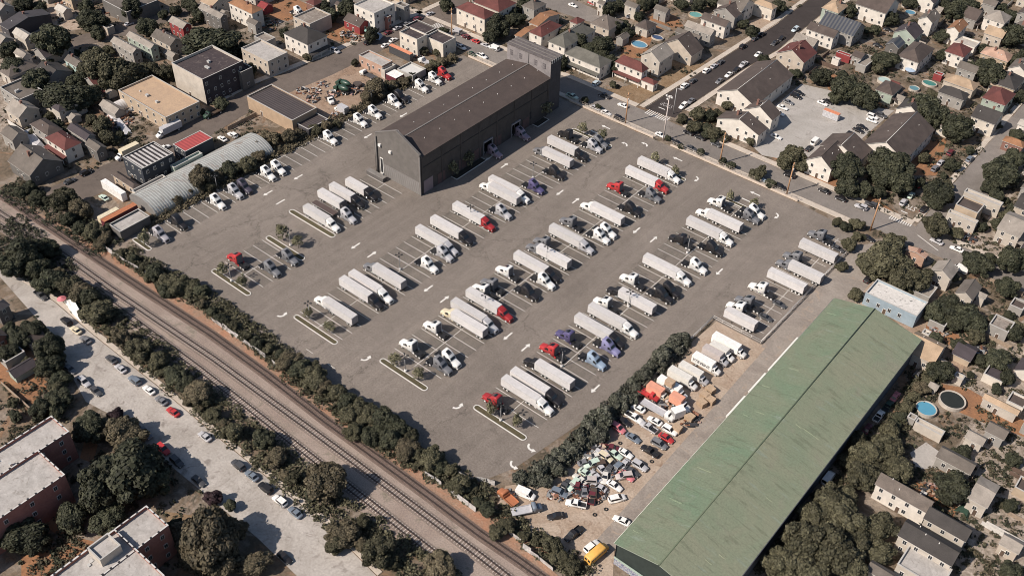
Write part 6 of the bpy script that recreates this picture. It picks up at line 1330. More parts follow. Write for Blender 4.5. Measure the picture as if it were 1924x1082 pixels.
# ------------------------------------------------------------------ cars on the streets
CARS = []
DIRS = {'u':0.0, '-u':pi, 'v':pi/2, '-v':-pi/2}
def ang(x0,y0,x1,y1,k='d7'):
    a_, b_ = Q(k,x0,y0), Q(k,x1,y1); return math.atan2(b_.y-a_.y, b_.x-a_.x)
def cars(where, d, lst, group):
    """where: street words; lst: (crop, x, y, colour, kind[, dir])"""
    for e in lst:
        k,x,y,c,kd = e[:5]; dd = e[5] if len(e) > 5 else d
        p = Q(k,x,y,.75); a = DIRS[dd] if isinstance(dd, str) else math.radians(dd) if not isinstance(dd, tuple) else ang(*dd)
        CARS.append([where, p.x, p.y, a+rnd.uniform(-.03,.03), c, kd, group])
cars('the lot fence kerb','u',[('c3',430,675,'palegreen','pickup'),('c3',515,715,'black','sedan'),('c3',592,755,'silver','sedan'),('c3',668,790,'white','sedan'),('c3',760,830,'black','suv'),('c3',1050,945,'white','sedan'),('c3',1170,1002,'black','sedan'),('c3',1268,1038,'darkgrey','sedan'),('c7',1750,243,'paleblue','sedan'),('c7',1838,285,'black','sedan'),
    ('c8',160,303,'black','suv'),('c8',775,660,'black','sedan'),('c2',1440,330,'white','pickup'),('c2',1520,378,'green','sedan'),('c2',1588,392,'white','pickup')],'cars parked along the front street')
cars('the far front street kerb','-u',[('c3',655,670,'darkgrey','pickup'),('c3',785,737,'white','sedan'),('c3',1245,927,'black','sedan'),('c3',1328,962,'black','sedan'),('c3',1440,1010,'darkgrey','sedan'),('c8',222,218,'black','suv'),('c8',466,327,'black','sedan'),('c8',582,382,'black','sedan'),('c8',725,442,'silver','suv'),('c8',795,425,'darkgrey','suv'),('c8',1255,682,'silver','sedan'),('c8',1395,735,'white','sedan'),('c8',1418,878,'white','van'),
    ('c2',1412,222,'silver','van'),('c2',1475,257,'maroon','suv'),('c2',1542,287,'red','sedan'),('c2',1610,315,'silver','sedan'),('c2',1672,338,'white','van')],'cars parked along the front street')
cars('a front drive','v',[('c3',600,583,'paleblue','minivan')],'cars parked along the front street')
cars('the house side of the dark road','v',[('c3',1220,600,'white','suv'),('c3',1277,565,'darkgrey','sedan'),('c3',1372,495,'white','suv'),('c3',1425,462,'silver','sedan'),('c3',1472,435,'darkgrey','sedan'),('c3',1628,325,'black','suv'),('c3',1710,270,'darkgrey','sedan'),('c3',1765,238,'black','sedan')],'cars parked along the dark road')
cars('the apartment side of the dark road','-v',[('c3',1208,742,'white','suv'),('c3',1262,707,'grey','sedan'),('c3',1462,567,'grey','sedan'),('c3',1527,523,'white','sedan'),('c3',1580,488,'black','sedan'),('c3',1630,452,'silver','pickup'),('c3',1733,380,'white','sedan'),('c3',1848,302,'darkgrey','sedan'),('c4',262,207,'paleblue','minivan'),('c4',165,268,'black','sedan'),('c4',120,300,'black','sedan'),('c4',540,25,'white','sedan')],'cars parked along the dark road')
cars('the cross road','v',[('c8',1165,457,'black','suv'),('c8',1022,408,'silver','suv'),('c8',1075,360,'palegreen','sedan'),('c8',1135,285,'red','sedan'),('c8',1242,172,'grey','suv'),('c8',1282,130,'silver','sedan'),('c8',1352,60,'maroon','suv'),('c8',1487,105,'slate','suv')],'cars parked on the cross road')
cars('the pale car park','u',[('c4',290,650,'black','sedan'),('c4',270,675,'black','suv'),('c4',215,715,'grey','sedan'),('c4',175,752,'white','sedan'),('c4',150,792,'white','sedan'),('c4',455,722,'white','sedan'),('c4',492,712,'black','sedan'),('c4',805,817,'white','suv'),('c4',800,842,'white','sedan'),('c4',866,808,'darkgrey','suv'),('c4',732,890,'black','sedan'),('c4',706,912,'black','sedan'),('c4',660,948,'black','suv'),
    ('c4',130,957,'white','sedan'),('c4',402,992,'white','van','v'),('c4',360,1037,'black','sedan','v')],'cars in the pale car park')
cars('the back streets beyond the dark road','u',[('c4',912,207,'black','sedan'),('c4',1082,267,'black','sedan'),('c4',842,318,'black','sedan'),('c4',1017,211,'darkgrey','suv')],None)
cars('the yard street','v',[('c2',912,317,'white','sedan'),('c2',968,280,'white','sedan'),('c2',792,297,'black','suv'),('c2',932,227,'maroon','sedan'),('c2',995,196,'silver','sedan'),('c2',1062,166,'grey','sedan'),('c2',1140,132,'maroon','suv'),('c2',1225,96,'silver','sedan'),('c2',560,356,'silver','minivan','u'),('c1',1155,1032,'white','sedan'),('c5',603,200,'black','suv'),('c5',487,260,'darkgrey','sedan'),('c5',727,375,'palegreen','sedan','-u'),
    ('c1',1630,946,'white','suv','-u'),('c1',1558,970,'white','sedan','-u'),('c1',905,165,'silver','sedan'),('c1',437,132,'darkgrey','sedan')],'cars along the yard street')
cars('the upper street','u',[('c3',435,37,'white','sedan'),('c3',570,22,'red','sedan'),('c3',832,112,'grey','sedan','v')],None)
cars('the concrete road, rail side','-u',[('d1',465,235,'black','suv'),('d1',530,295,'cream','sedan'),('d1',598,363,'grey','sedan'),('d1',845,565,'silver','sedan'),('d1',943,648,'slate','suv'),('d1',1043,715,'white','sedan'),('d1',1130,790,'grey','sedan'),('d1',1212,868,'red','sedan'),('d1',1435,1040,'silver','sedan'),('d5',1670,302,'darkgrey','suv'),('d5',1765,375,'slate','sedan'),('d6',70,462,'black','suv'),('d6',170,552,'white','suv'),('d6',278,632,'slate','sedan'),('d1',780,500,'darkgrey','sedan')],'cars along the concrete road by the railway')
cars('the concrete road, building side','u',[('d1',492,570,'grey','sedan'),('d1',590,660,'silver','suv'),('d1',672,722,'darkgrey','sedan'),('d1',940,960,'black','sedan'),('d1',1022,1022,'grey','suv'),('d5',1143,190,'red','suv'),('d5',1240,277,'darkgrey','suv'),('d5',1392,412,'darkgrey','sedan'),('d6',205,948,'black','sedan'),('d1',62,190,'black','sedan'),('d1',285,52,'darkgrey','pickup')],'cars along the concrete road by the railway')
cars('the lane behind the green warehouse','v',[('d4',1200,460,'white','pickup','u'),('d4',1120,600,'darkgrey','sedan'),('d4',965,760,'pink','sedan'),('d4',912,830,'green','pickup'),('d4',850,897,'white','pickup'),('d4',770,985,'maroon','sedan'),('d8',495,395,'white','van'),('d4',1230,-40+540-270+20,'grey','sedan')][:7],'vehicles behind the green warehouse')
cars('the strip under the trees by the light blue house','v',[('c8',775,945,'black','suv')],None)
cars('the pipe fence row behind a tractor','u',[('s4',1110,425,'darkgrey','sedan'),('s4',955,575,'darkgrey','sedan'),('s3',1590,400,'darkgrey','sedan')],'dark cars tucked behind tractors')
# salvage yard: headings mostly along the stalls
cars('the salvage yard','u',[('j2',1195,395,'white','sedan','-u'),('j2',1150,500,'white','pickup'),('j2',1040,545,'black','sedan'),('j2',968,620,'pink','minivan'),('j2',1140,732,'slate','sedan'),('j2',1385,540,'white','sedan','-u'),('j2',1315,612,'silver','pickup','-u'),('j2',1555,645,'white','suv'),('j2',1515,732,'red','sedan'),('j2',1435,800,'grey','minivan'),('j2',1330,880,'black','pickup','-u'),('j2',1052,905,'white','sedan'),
    ('j2',935,915,'palegreen','sedan'),('j2',832,950,'cream','suv'),('j2',1215,1045,'silver','suv'),('j3',1605,150,'darkgrey','sedan'),('j3',1550,195,'pink','sedan'),('j3',1412,308,'white','sedan'),('j3',1440,455,'white','minivan',(690,550,810,525)),('j3',975,515,'white','pickup',(540,585,375,555)),('j3',750,650,'black','sedan',(405,645,225,672)),('j3',945,855,'black','pickup',(505,735,365,845)),('j3',1155,995,'white','suv',(515,905,615,825)),('j3',1490,700,'white','sedan',(825,715,730,670)),('j3',1090,170,'palegreen','sedan'),
    ('j3',405,405,'white','van',(25,475,185,545))],'scrapped vehicles in the salvage yard')
WR = []
for i,(x,y) in enumerate(((620,205),(655,215),(590,235),(700,180),(560,300),(520,280),(600,300),(640,330),(690,320),(740,330),(590,370),(540,400),(480,400),(470,460),(430,440),(520,470),(580,480),(620,450),(380,450),(340,500),(790,300),(800,380),(660,380),(575,520))):
    WR.append(('d7',x+rnd.uniform(-8,8),y+rnd.uniform(-8,8),('silver','maroon','brown','slate','bone','grey','darkgrey','dusty','palegreen','silver')[(i*7)%10],('sedan','minivan','sedan','pickup','suv')[i%5],rnd.uniform(0,360)))
cars('the scrap heaps by the hedge','u',WR,'wrecked cars among the scrap heaps')
KN = dict(sedan='sedan', suv='SUV', pickup='pickup', van='cargo van', minivan='minivan'); CK = dict(sedan='car', suv='car', pickup='pickup', van='van', minivan='car')
CCN = dict(CN, palegreen='pale green', darkgrey='charcoal', paleblue='pale blue', maroon='maroon', slate='slate blue', pink='salmon pink', green='dark green', copper='rusty orange', bone='off white', brown='rusty brown', dusty='dusty pink', teal='teal', white='white', grey='grey', silver='silver', blue='blue')
import re
def short(l):
    return re.split(r',| (?:by|beside|behind|near|at|on|in|above|below|among|under|beyond|half|farther|closer|next|past|hidden|facing|between|of|before|joined|along|around|parked|closest|wrapping|across|half|against|running|lettered|ending|beyond|stepped|leading|to|from|outside|the) ', l)[0]
def landmark(x, y, mx=8):
    cnt = {}
    for l in LAND: cnt[short(l[2])] = cnt.get(short(l[2]),0)+1
    b = min((l for l in LAND if cnt[short(l[2])] == 1 and 2 < len(short(l[2]).split()) < mx), key=lambda l: (l[0]-x)**2+(l[1]-y)**2); return short(b[2])
byw = {}
for c in CARS: byw.setdefault((c[0], c[4], c[5]), []).append(c)
AXIS = {}
for (wh, col, kd), lst in byw.items():
    al = 'front street' in wh or 'lot fence' in wh or 'concrete road' in wh; lst.sort(key=lambda c: c[1] if al else c[2])
    for i, (w_, x, y, a, col, kd, grp) in enumerate(lst):
        head = 'wrecked %s %s in %s' % (CCN[col], KN[kd], wh) if wh.startswith('the scrap') else '%s %s parked on %s' % (CCN[col], KN[kd], wh) if not wh.startswith(('the salvage', 'the pale', 'the pipe', 'the strip', 'the scrap')) else '%s %s in %s' % (CCN[col], KN[kd], wh)
        lab = head if len(lst) == 1 else head + (', the only other one of its colour' if False else ', %s such from the %s' % (ORD[i], 'hut end' if al else 'rail'))
        place(('car',kd,col), car(kd,col), lab, CK[kd], (x,y,0), a, grp)
# ------------------------------------------------------------------ trucks of the salvage yard and the yards behind
def bt(k, x, y, z, maker, key, label, a, cat='box truck', group='trucks in the salvage yard'):
    p = Q(k,x,y,z); return place(key, maker, label, cat, (p.x,p.y,0), a, group)
def boxat(k, x, y, L, colour, boxcol, label, text=None, a=0.0, dv=1.22):
    p = Q(k,x,y,3.7); return place(('bt',L,colour,boxcol,text), boxtruck(colour,boxcol,L,text), label, 'box truck', (p.x+L/2,p.y+dv,0), a, 'white box trucks in the salvage yard')
boxat('j1',965,640,9.4,'white','white','white box truck lettered STEVENS on its side',('STEVENS',1.5,1.75,0))
boxat('j1',1080,555,8.6,'silver','dusty','white cab box truck with a dusty pinkish roof beside the lettered truck'); boxat('j1',1160,515,8.2,'white','bone','bone white box truck between the pinkish one and the longest truck'); boxat('j1',1190,415,11.5,'white','white','longest white box truck at the pipe fence end')
boxat('j1',812,745,9.8,'silver','bone','bone white box truck with stacked crates at its cab'); boxat('j1',690,800,9.6,'white','bone','bone white box truck beside the one with a black script'); boxat('j1',568,905,9.8,'white','white','white box truck with black script lettering at the orange roofed truck',('Aler',1.7,2.0,.35))
boxat('j2',1290,135,7.4,'bone','salmon','box truck with a salmon orange roof behind the script lettered truck')
boxat('j2',1550,250,6.4,'white','salmon','orange and white box truck half buried in salvage')
bt('j2',1420,420,1.2,flattruck('white','silver',11.0),('ft','a'),'long pale flatbed truck loaded with scrap beside the white sedans',0,'flatbed truck'); bt('j2',1300,230,1.2,flattruck('red','red',8.0),('ft','b'),'red flatbed truck with white stripes behind the orange roof',0,'flatbed truck')
bt('j2',1680,460,1.2,boxtruck('white','white',6.0,None),('bt','c'),'small white truck beside the long flatbed',math.radians(65)); bt('j3',420,580,1.2,flattruck('slate','silver',8.2),('ft','d'),'slate blue cab flatbed truck by the corner bushes',ang(0,635,225,590),'flatbed truck'); bt('j3',200,440,1.2,flattruck('copper','copper',6.4),('ft','e'),'wrecked orange truck loaded with rubble at the yard corner',ang(260,600,215,560),'flatbed truck')
bt('j3',1215,1055,2.0,bus_make,('bus',),'yellow school bus parked at the green warehouse corner',ang(570,975,680,880),'bus','trucks in the salvage yard')
bt('c1',1180,905,2,boxtruck('white','silver',11.0),('bt','y'),'long white box truck at the kerb beside the tan flat workshop',math.radians(-90),'box truck',None); bt('c5',890,55,2,boxtruck('white','cream',10.0),('bt','y2'),'white box truck parked before the blue block',math.radians(-90),'box truck',None); bt('c2',600,765,1.8,boxtruck('white','silver',6.6),('bt','z'),'small white box truck in the dirt yard',pi,'box truck',None)
bt('c2',790,525,1.2,flattruck('white','darkgrey',9.0),('ft','f'),'white cab truck chassis in the dirt yard',pi,'flatbed truck',None); bt('c2',1185,430,1.2,flattruck('white','silver',6.5),('ft','g'),'white flatbed behind the white canopy',pi,'flatbed truck',None); bt('c1',1495,790,1.2,flattruck('green','brown',9.0),('ft','h'),'green cab dump truck on the yard street',math.radians(-90),'flatbed truck',None); bt('c2',520,700,1.2,flattruck('white','brown',6.0),('ft','i'),'short white cab truck beside the tan walled warehouse',math.radians(-20),'flatbed truck',None)
container(('c4',460,770),('c4',578,800),3.0,'silver','pale container with an orange top in the pale car park',top='orange')
def mixer():
    r = bare('mixer_truck'); pm = paint('green'); m = MB(); m.box(-3.8,3.6,-.5,.5,.7,1.1); obj('chassis', m.mesh('chassis', [BLACKM]), r)
    m = MB(); m.ring_loft([rr_ring(x,w_,a,b,.2) for x,w_,a,b in ((3.9,1.0,.6,1.7),(2.9,1.1,.6,1.9),(2.7,1.15,.6,2.7),(1.6,1.15,.6,2.75))]); obj('cab', fixn(m.mesh('cab', [pm])), r)
    m = MB(); n = 14; m.ring_loft([[(x, rr*math.cos(2*pi*i/n), 2.2+.05*(1.5-x)+rr*math.sin(2*pi*i/n)) for i in range(n)] for x,rr in ((1.4,.6),(.8,1.1),(-.8,1.3),(-2.4,1.0),(-3.7,.5))]); obj('drum', fixn(m.mesh('drum', [pm])), r)
    for sd in (-1,1):
        for x in (2.9,-1.6,-2.9): obj('wheel', wheel_mesh(.52,.5,'mix'), r, (x,sd*.95,.52))
    return r
for x,y,d in ((620,590,'closer to the yard street'),(605,625,'closer to the truck lot')): p = Q('c2',x,y,1.5); place('mixer', mixer, 'dark green mixer truck in the dirt yard, '+d, 'mixer truck', (p.x,p.y,0), pi+.1, 'dark green mixer trucks')
def tank():
    r = bare('round_tank'); m = MB(); m.tube((0,0,.2),(0,0,1.3),1.9,n=20); obj('tank_shell', m.mesh('tank_shell', [mat('tank_rust',(.07,.05,.045),.7,.3)]), r); m = MB(); m.tube((0,0,1.3),(0,0,1.4),1.6,n=20); obj('lid', m.mesh('lid', [mat('tank_lid',(.09,.07,.06),.7,.3)]), r); return r
p = Q('c2',715,590,1); place('tank', tank, 'dark rusty round tank beside the mixer trucks', 'tank', (p.x,p.y,0))
def crate_maker(col, s, h):
    def make():
        r = bare('wooden_crate'); m = MB(); m.box(-s,s,-s*.8,s*.8,.12,h); obj('crate_body', m.mesh('crate_body', [mat('crate_'+col, PAINT[col] if col in PAINT else C[col], .85,.2,1.5)]), r)
        m = MB(); m.box(-s-.05,s+.05,-s*.8-.05,s*.8+.05,h,h+.1); obj('lid', m.mesh('lid', [mat('crate_lid_'+col, tuple(min(1,x*1.15) for x in (PAINT[col] if col in PAINT else C[col])), .85,.2,1.5)]), r); return r
    return make
CRATES = [('j1',1170,1030,'tanroof','first'),('j2',1760,0,'x','')]
for k,x,y,d in (('d3',1400,712,'beside the cab of the crate loaded truck'),('d3',1362,752,'second in the group before the box trucks'),('d3',1400,785,'third in the group before the box trucks'),('d3',1340,805,'fourth in the group, closest to the script lettered truck'),('d3',1105,725,'on the orange roofed truck'),('d3',1075,770,'beside the orange roofed truck'),('d3',1165,985,'at the end of the long flatbed'),('d3',1255,905,'at the dark axle parts')):
    p = Q(k,x,y,1.2); place('crate', crate_maker('tanroof',1.25,1.7), 'tan crate '+d, 'crate', (p.x,p.y,3.75 if 'on the orange' in d else 0), rnd.uniform(-.4,.4), 'tan crates in the salvage yard')
def tyre_maker():
    r = bare('loose_tyre'); m = MB(); n = 14; R0 = .42
    m.ring_loft([[((R0+.16*math.cos(t))*math.cos(2*pi*i/n), (R0+.16*math.cos(t))*math.sin(2*pi*i/n), .14+.14*math.sin(t)) for i in range(n)] for t in [2*pi*j/8 for j in range(9)]], 0, True, False); obj('tyre', fixn(m.mesh('tyre', [RUBBER])), r); return r
for i in range(26):
    x, y = rnd.choice(((d3x, d3y) for d3x, d3y in ((0,0),))) if False else (rnd.uniform(1000,1240), rnd.uniform(800,1010))
    if y < 1760-0.9*x-10+0 or y > 2110-1.0*x: continue
    p = P(x,y); place('tyre', tyre_maker, 'black tyre lying in the dirt of the salvage yard', 'tyre', (p.x,p.y,0), 0, 'loose tyres in the salvage yard')
SCRAPC = [mat('scrap_%s' % c, v, .7, .35, 1.5) for c, v in (('white',(.55,.53,.5)),('rust',(.22,.10,.06)),('dark',(.035,.035,.04)),('red',(.35,.06,.05)),('tan',(.38,.28,.2)),('blue',(.10,.18,.26)),('grey',(.25,.25,.25)),('teal',(.12,.38,.30)),('pink',(.5,.32,.27)))]
def scrap(p, R_, seed, label, n=30):
    r = random.Random(seed); t = thing('scrap_pile', label, 'scrap pile', (p.x,p.y,0)); LAND.append((p.x,p.y,label)); m = MB()
    for k in range(n):
        a, q = r.uniform(0,2*pi), R_*math.sqrt(r.random()); c = Vector((q*math.cos(a), q*math.sin(a), .2+1.3*(1-q/R_)*r.random())); l, w_, h = r.choice((.5,.8,1.2,2.2)), r.uniform(.3,1.2), r.uniform(.08,.5)
        M_ = Matrix.Rotation(r.uniform(0,6),3,'Z') @ Matrix.Rotation(r.uniform(-.5,.5),3,'X'); i = len(m.v)
        for x in (-l,l):
            for y in (-w_,w_):
                for z in (-h,h): m.v.append(tuple(c + M_ @ Vector((x*.5,y*.5,z*.5))))
        mi = r.choice((0,1,1,1,2,2,2,2,4,4,4,6,6,6,1,2,2,1,4,8))
        for f in ((0,1,3,2),(4,6,7,5),(0,4,5,1),(2,3,7,6),(0,2,6,4),(1,5,7,3)): m.f.append([i+q_ for q_ in f]); m.m.append(mi); m.sm.append(False)
    o = obj('scrap', m.mesh('scrap', SCRAPC), t); o['kind'] = 'stuff'; return t
for i,(k,x,y,R_,d) in enumerate((('d7',660,330,4.2,'under the wrecked cream car'),('d7',560,270,3.6,'with a red frame on top'),('d7',620,200,3.2,'against the hedge beside the police style white and teal car'),('d7',480,440,3.4,'beside the pale beam'),('d7',400,490,3.0,'in front of the white van'),('d7',520,520,2.6,'beside the scrap filled white pickup'),('d7',610,500,3.0,'near the lone white sedan'),('d7',730,360,2.8,'beside the charcoal sedan'),('d7',310,520,2.0,'next to the hedge end'),
                         ('d3',1060,830,4.0,'on the long flatbed'),('d3',1000,800,2.6,'beside the white sedan on the red trailer'),('d3',1260,920,3.0,'at the axle stack'),('d3',1140,880,2.4,'beside the small white truck'),('j3',230,440,1.6,'in the bed of the orange wreck'),('c2',420,640,3.0,'beside the tan walled warehouse'),('c2',820,690,2.6,'along the dirt yard fence'),('c2',580,800,2.6,'at the lot fence of the dirt yard'),('c2',640,240,3.0,'in front of the mottled garage'),('c2',880,585,2.6,'beside the maroon container'),
                         ('c1',940,770,3.2,'between the white hut and the tan workshop'),('c1',1280,610,2.6,'beside the white side wall'),('c1',450,40,5.0,'at the sand yard'),('c1',760,100,5.0,'beside the long hangar'),('c2',120,180,4.5,'in the orange scrap yard'),('c2',700,270,3.2,'by the yard street pavement'),('c2',1130,390,2.6,'behind the racked container'),('c1',500,800,3.2,'in the yard above the dark red roof'),('c8',1480,560+100,3.0,'before the bend of the front street'))):
    scrap(Q(k,x,y,0), R_, 50+i, 'heap of mixed scrap '+d)
for i,(k,x,y,d) in enumerate((('c2',470,600,'at the truck yard gate'),('c2',560,660,'between two small trucks'),('c2',900,640,'by the orange pipes'),('c2',980,600,'under the fence trees'),('c2',400,700,'by the tan wall'),('c2',700,640,'below the round tank'),('c2',330,640,'beside the yard wall'),('d4',1250,310,'behind the light blue house'),('d4',1560,450,'on the garden slope'),('d8',1200,480,'by the taupe roof'))): scrap(Q(k,x,y,0), rnd.uniform(2,3.2), 150+i, 'heap of mixed scrap '+d)
scrap(Q('c1',830,850,0), 6, 99, 'wide heap of white rubble above the yard street', 110)

# ------------------------------------------------------------------ trees, hedges, shrubs
TREES = []
def trees(where, kind, lst, cat='tree', group=None):
    mixed = any(q in where for q in ('hedge','tracks','thicket','corner'))
    for k,x,y,r_ in lst:
        TREES.append([where, rnd.choice((kind,kind,'dry','olive','dark')) if mixed and kind != 'silver' else kind, k, x+rnd.uniform(-.1,.1)*r_, y+rnd.uniform(-.1,.1)*r_, r_*(rnd.uniform(.72,1.2) if mixed else 1), cat, group])
        if mixed:
            for _ in range(1 if rnd.random() < .35 else 0): TREES.append([where, kind if kind == 'silver' else rnd.choice(('shrub','dry','olive')), k, x+rnd.choice((-1,1))*r_*rnd.uniform(.7,1.0), y+rnd.uniform(-.5,.9)*r_, r_*rnd.uniform(.38,.58), 'shrub', group])
trees('on the top slope','dark',[('c1',650,130,100),('c1',690,245,48),('c1',915,70,78),('c1',1140,100,38),('c1',1235,70,48),('c1',1345,40,52),('c1',380,290,135),('c1',1030,180,82),('c1',170,40,62),('c1',280,85,52),('c1',60,350,62)])
trees('by the big brick block','dark',[('c1',1470,260,172),('c1',1600,310,95),('c1',1700,350,60)])
trees('in the clump above the tan workshop','olive',[('c1',640,400,112),('c1',760,490,130),('c1',910,510,130),('c1',820,570,95),('c1',1060,480,85),('c1',1165,505,62),('c1',600,500,80)])
trees('in the hill edge clump','dark',[('c1',420,640,150),('c1',250,570,95),('c1',620,660,92),('c1',550,570,72),('c1',100,450,90),('c1',500,730,70)]); trees('behind the plum roofed house','olive',[('c1',715,880,72),('c1',760,965,62),('c1',640,830,45)])
trees('among the yards','dark',[('c2',520,90,72),('c2',640,62,72),('c2',1345,30,58),('c2',1310,212,45),('c2',1700,180,92),('c2',1640,252,60),('c2',1800,130,60)]); trees('beside the dirt yard','dry',[('c2',845,620,85),('c2',780,690,55),('c2',1045,565,45),('c2',880,650,50)]); trees('at the cream buildings','olive',[('c2',1172,345,42),('c2',1272,372,34),('c2',1250,445,45),('c2',360,400,35),('c2',700,440,30)],'shrub')
trees('behind the street duplex','dark',[('c3',460,285,72),('c3',640,290,98),('c3',700,195,72),('c3',775,175,62),('c3',700,420,55),('c3',560,340,60),('c3',640,370,55)]); trees('at the upper street','dark',[('c3',40,130,62),('c3',700,62,62),('c3',765,40,52),('c3',940,32,52),('c3',1205,20,52),('c3',1320,30,62),('c3',1410,20,42),('c3',900,112,42),('c3',1690,212,52),('c3',1630,165,42)]); trees('on the corner lawn','dark',[('c3',715,592,36),('c3',352,412,32)],'shrub')
trees('in front of the gabled apartments','olive',[('c3',1205,825,46),('c3',1310,800,58),('c3',1322,882,46),('c3',1440,922,62),('c3',1515,742,38),('c3',1680,992,38),('c3',1780,420,40)]); trees('behind the dark road houses','dark',[('c4',150,42,52),('c4',935,125,64),('c4',1080,190,52),('c4',1295,252,52),('c4',1400,62,85),('c4',1480,32,72),('c4',900,400,85),('c4',820,202,45),('c4',40,430,42)]); trees('between car park and gardens','dark',[('c4',620,610,112),('c4',740,645,112),('c4',450,535,74),('c4',270,512,52),('c4',790,715,70),('c4',540,680,50)])
trees('beside the largest apartment wing','dark',[('c4',1180,740,132),('c4',1240,830,90),('c4',1410,900,106)]); trees('on the far gardens','dark',[('c4',1650,512,104),('c4',1600,450,62),('c4',1800,232,92),('c4',1790,105,52),('c4',1690,62,52),('c4',1300,382,50),('c4',1850,412,62),('c4',1740,420,50),('c4',1820,940,60)])
trees('along the front street houses','olive',[('c8',245,95,88),('c8',200,130,70),('c8',300,150,62),('c7',1715,200,56),('c8',20,190,42)]); trees('in the clump before the apartments','dark',[('c8',630,175,128),('c8',640,300,85),('c8',750,330,64),('c8',930,140,140),('c8',1000,250,112),('c8',880,230,104),('c8',850,330,60)]); trees('at the stop marking','dark',[('c8',1275,330,112),('c8',1240,390,70)]); trees('before the pale flat blocks','olive',[('c8',1255,570,95),('c8',1385,490,44),('c8',1385,610,62)])
trees('at the lot corner','olive',[('c8',620,580,60),('c8',560,545,42),('c8',690,570,64),('c8',700,645,48),('c8',640,710,50),('c8',590,870,40)],'shrub'); trees('over the light blue house','olive',[('c8',890,770,165),('c8',800,850,100),('c8',960,860,110),('c8',1100,930,120),('c8',1000,960,100),('d4',690,50,56),('c8',950,690,90)]); trees('in the rough gardens','dark',[('c8',1540,830,100),('c8',1610,800,62),('c8',1700,200,130),('c8',1640,300,64),('c8',1780,100,92),('c8',1820,450,62),('c8',1800,820,112),('c8',1750,1000,84),('c8',1690,560,50)])
trees('in the gardens behind the green warehouse','dark',[('d4',1330,130,112),('d4',1450,175,122),('d4',1250,175,84),('d4',1540,262,74),('d4',1240,362,60),('d4',1290,580,90),('d4',1680,502,84),('d4',1800,322,64),('d4',1420,402,64),('d4',1380,250,70),('d4',1750,640,60),('d4',1560,500,50)]); trees('in the curved hedge behind the green warehouse','olive',[('d4',1200,650,56),('d4',1150,700,52),('d4',1095,760,50),('d4',1040,830,52),('d4',1000,900,50),('d4',960,960,52)],'shrub')
trees('in the wood beside the green roof','olive',[('d8',690,120,84),('d8',760,230,122),('d8',900,180,104),('d8',920,80,72),('d8',720,380,120),('d8',840,330,84),('d8',990,300,118),('d8',640,260,72),('d8',500,560,135),('d8',400,650,140),('d8',600,660,165),('d8',310,830,150),('d8',500,880,180),('d8',700,800,135),('d8',840,740,125),('d8',850,900,104),('d8',180,980,130),('d8',350,1030,150),('d8',650,1020,140),('d8',620,500,90)]); trees('beside the grey cottage','dark',[('d8',1365,420,138),('d8',1780,1050,84),('d8',1440,210,60)])
trees('around the brick blocks','dark',[('d5',880,330,250),('d5',700,480,160),('d5',1010,260,140),('d5',1060,430,130),('d5',640,60,105),('d5',490,670,115),('d5',760,680,115),('d5',150,780,150),('d5',250,860,80)]); trees('beside the concrete road','dry',[('d5',890,100,105),('d5',1450,830,225),('d5',1320,760,130),('d5',1620,760,120),('d5',1560,960,130),('d5',1800,990,110),('d5',1350,930,110)]); trees('on the pavement by the brick block','purple',[('d5',1490,530,66),('d1',815,890,56)]); trees('by the pale hooked rail','dark',[('d5',1220,730,62),('d5',1620,590,50)],'shrub')
trees('on the concrete road, building side','dark',[('d1',240,290,85),('d1',150,340,72),('d1',60,290,66),('d1',340,430,104),('d1',120,360,82),('d1',340,560,84),('d1',270,850,82),('d1',400,770,92),('d1',620,940,105),('d1',60,460,70),('d1',420,650,70)]); trees('on the building side of the lower road','dry',[('d1',850,1000,115),('d1',760,1010,70)])
trees('between road and tracks','olive',[('d1',690,180,104),('d1',630,60,82),('d1',545,30,62),('d1',860,360,84),('d1',765,310,44),('d1',965,430,84),('d1',1120,520,84),('d1',1220,610,84),('d1',1390,730,95),('d1',1500,880,92),('d1',1560,950,64),('d1',1640,1000,74),('d1',1300,680,60),('d1',1060,480,60),('d1',1450,800,60)]); trees('between the lower road and tracks','olive',[('d6',60,130,74),('d6',150,240,74),('d6',480,420,138),('d6',540,350,92),('d6',400,500,74),('d6',270,400,62),('d6',200,370,52),('d6',610,770,118),('d6',560,850,74),('d6',850,900,120),('d6',960,990,84),('d6',750,860,70),('d6',760,700,60)]); trees('over the end of the third track','dry',[('d6',1290,1000,118)]); trees('between road and tracks at the top','dark',[('c5',180,760,120),('c5',100,850,90),('c5',260,860,110),('c5',330,720,70),('c5',340,960,100),('c5',480,990,80),('c5',560,1040,90),('c5',420,900,50)])
trees('in the rail thicket','dark',[('c5',150,340,64),('c5',250,370,54),('c5',450,390,84),('c5',480,520,64),('c5',210,300,50),('c5',330,400,50),('c5',560,590,60)]); trees('in the brown rail thicket','dry',[('c5',560,460,92),('c5',640,610,62),('c5',740,650,64),('c5',760,590,50),('c5',700,700,40)])
trees('in the hedge between tracks and lot','shrub',[('c5',870,760,40),('c5',940,810,42),('c5',1010,860,45),('c5',1080,900,60),('c5',1160,955,80),('c5',1240,975,80),('c5',1340,1000,84),('c5',1410,1035,50),('c5',1180,1030,60),('d1',1420,110,44),('d1',1490,170,46),('d1',1560,220,46),('d1',1640,275,48),('d1',1720,335,48),('d1',1800,390,48)],'shrub','shrubs of the rail hedge')
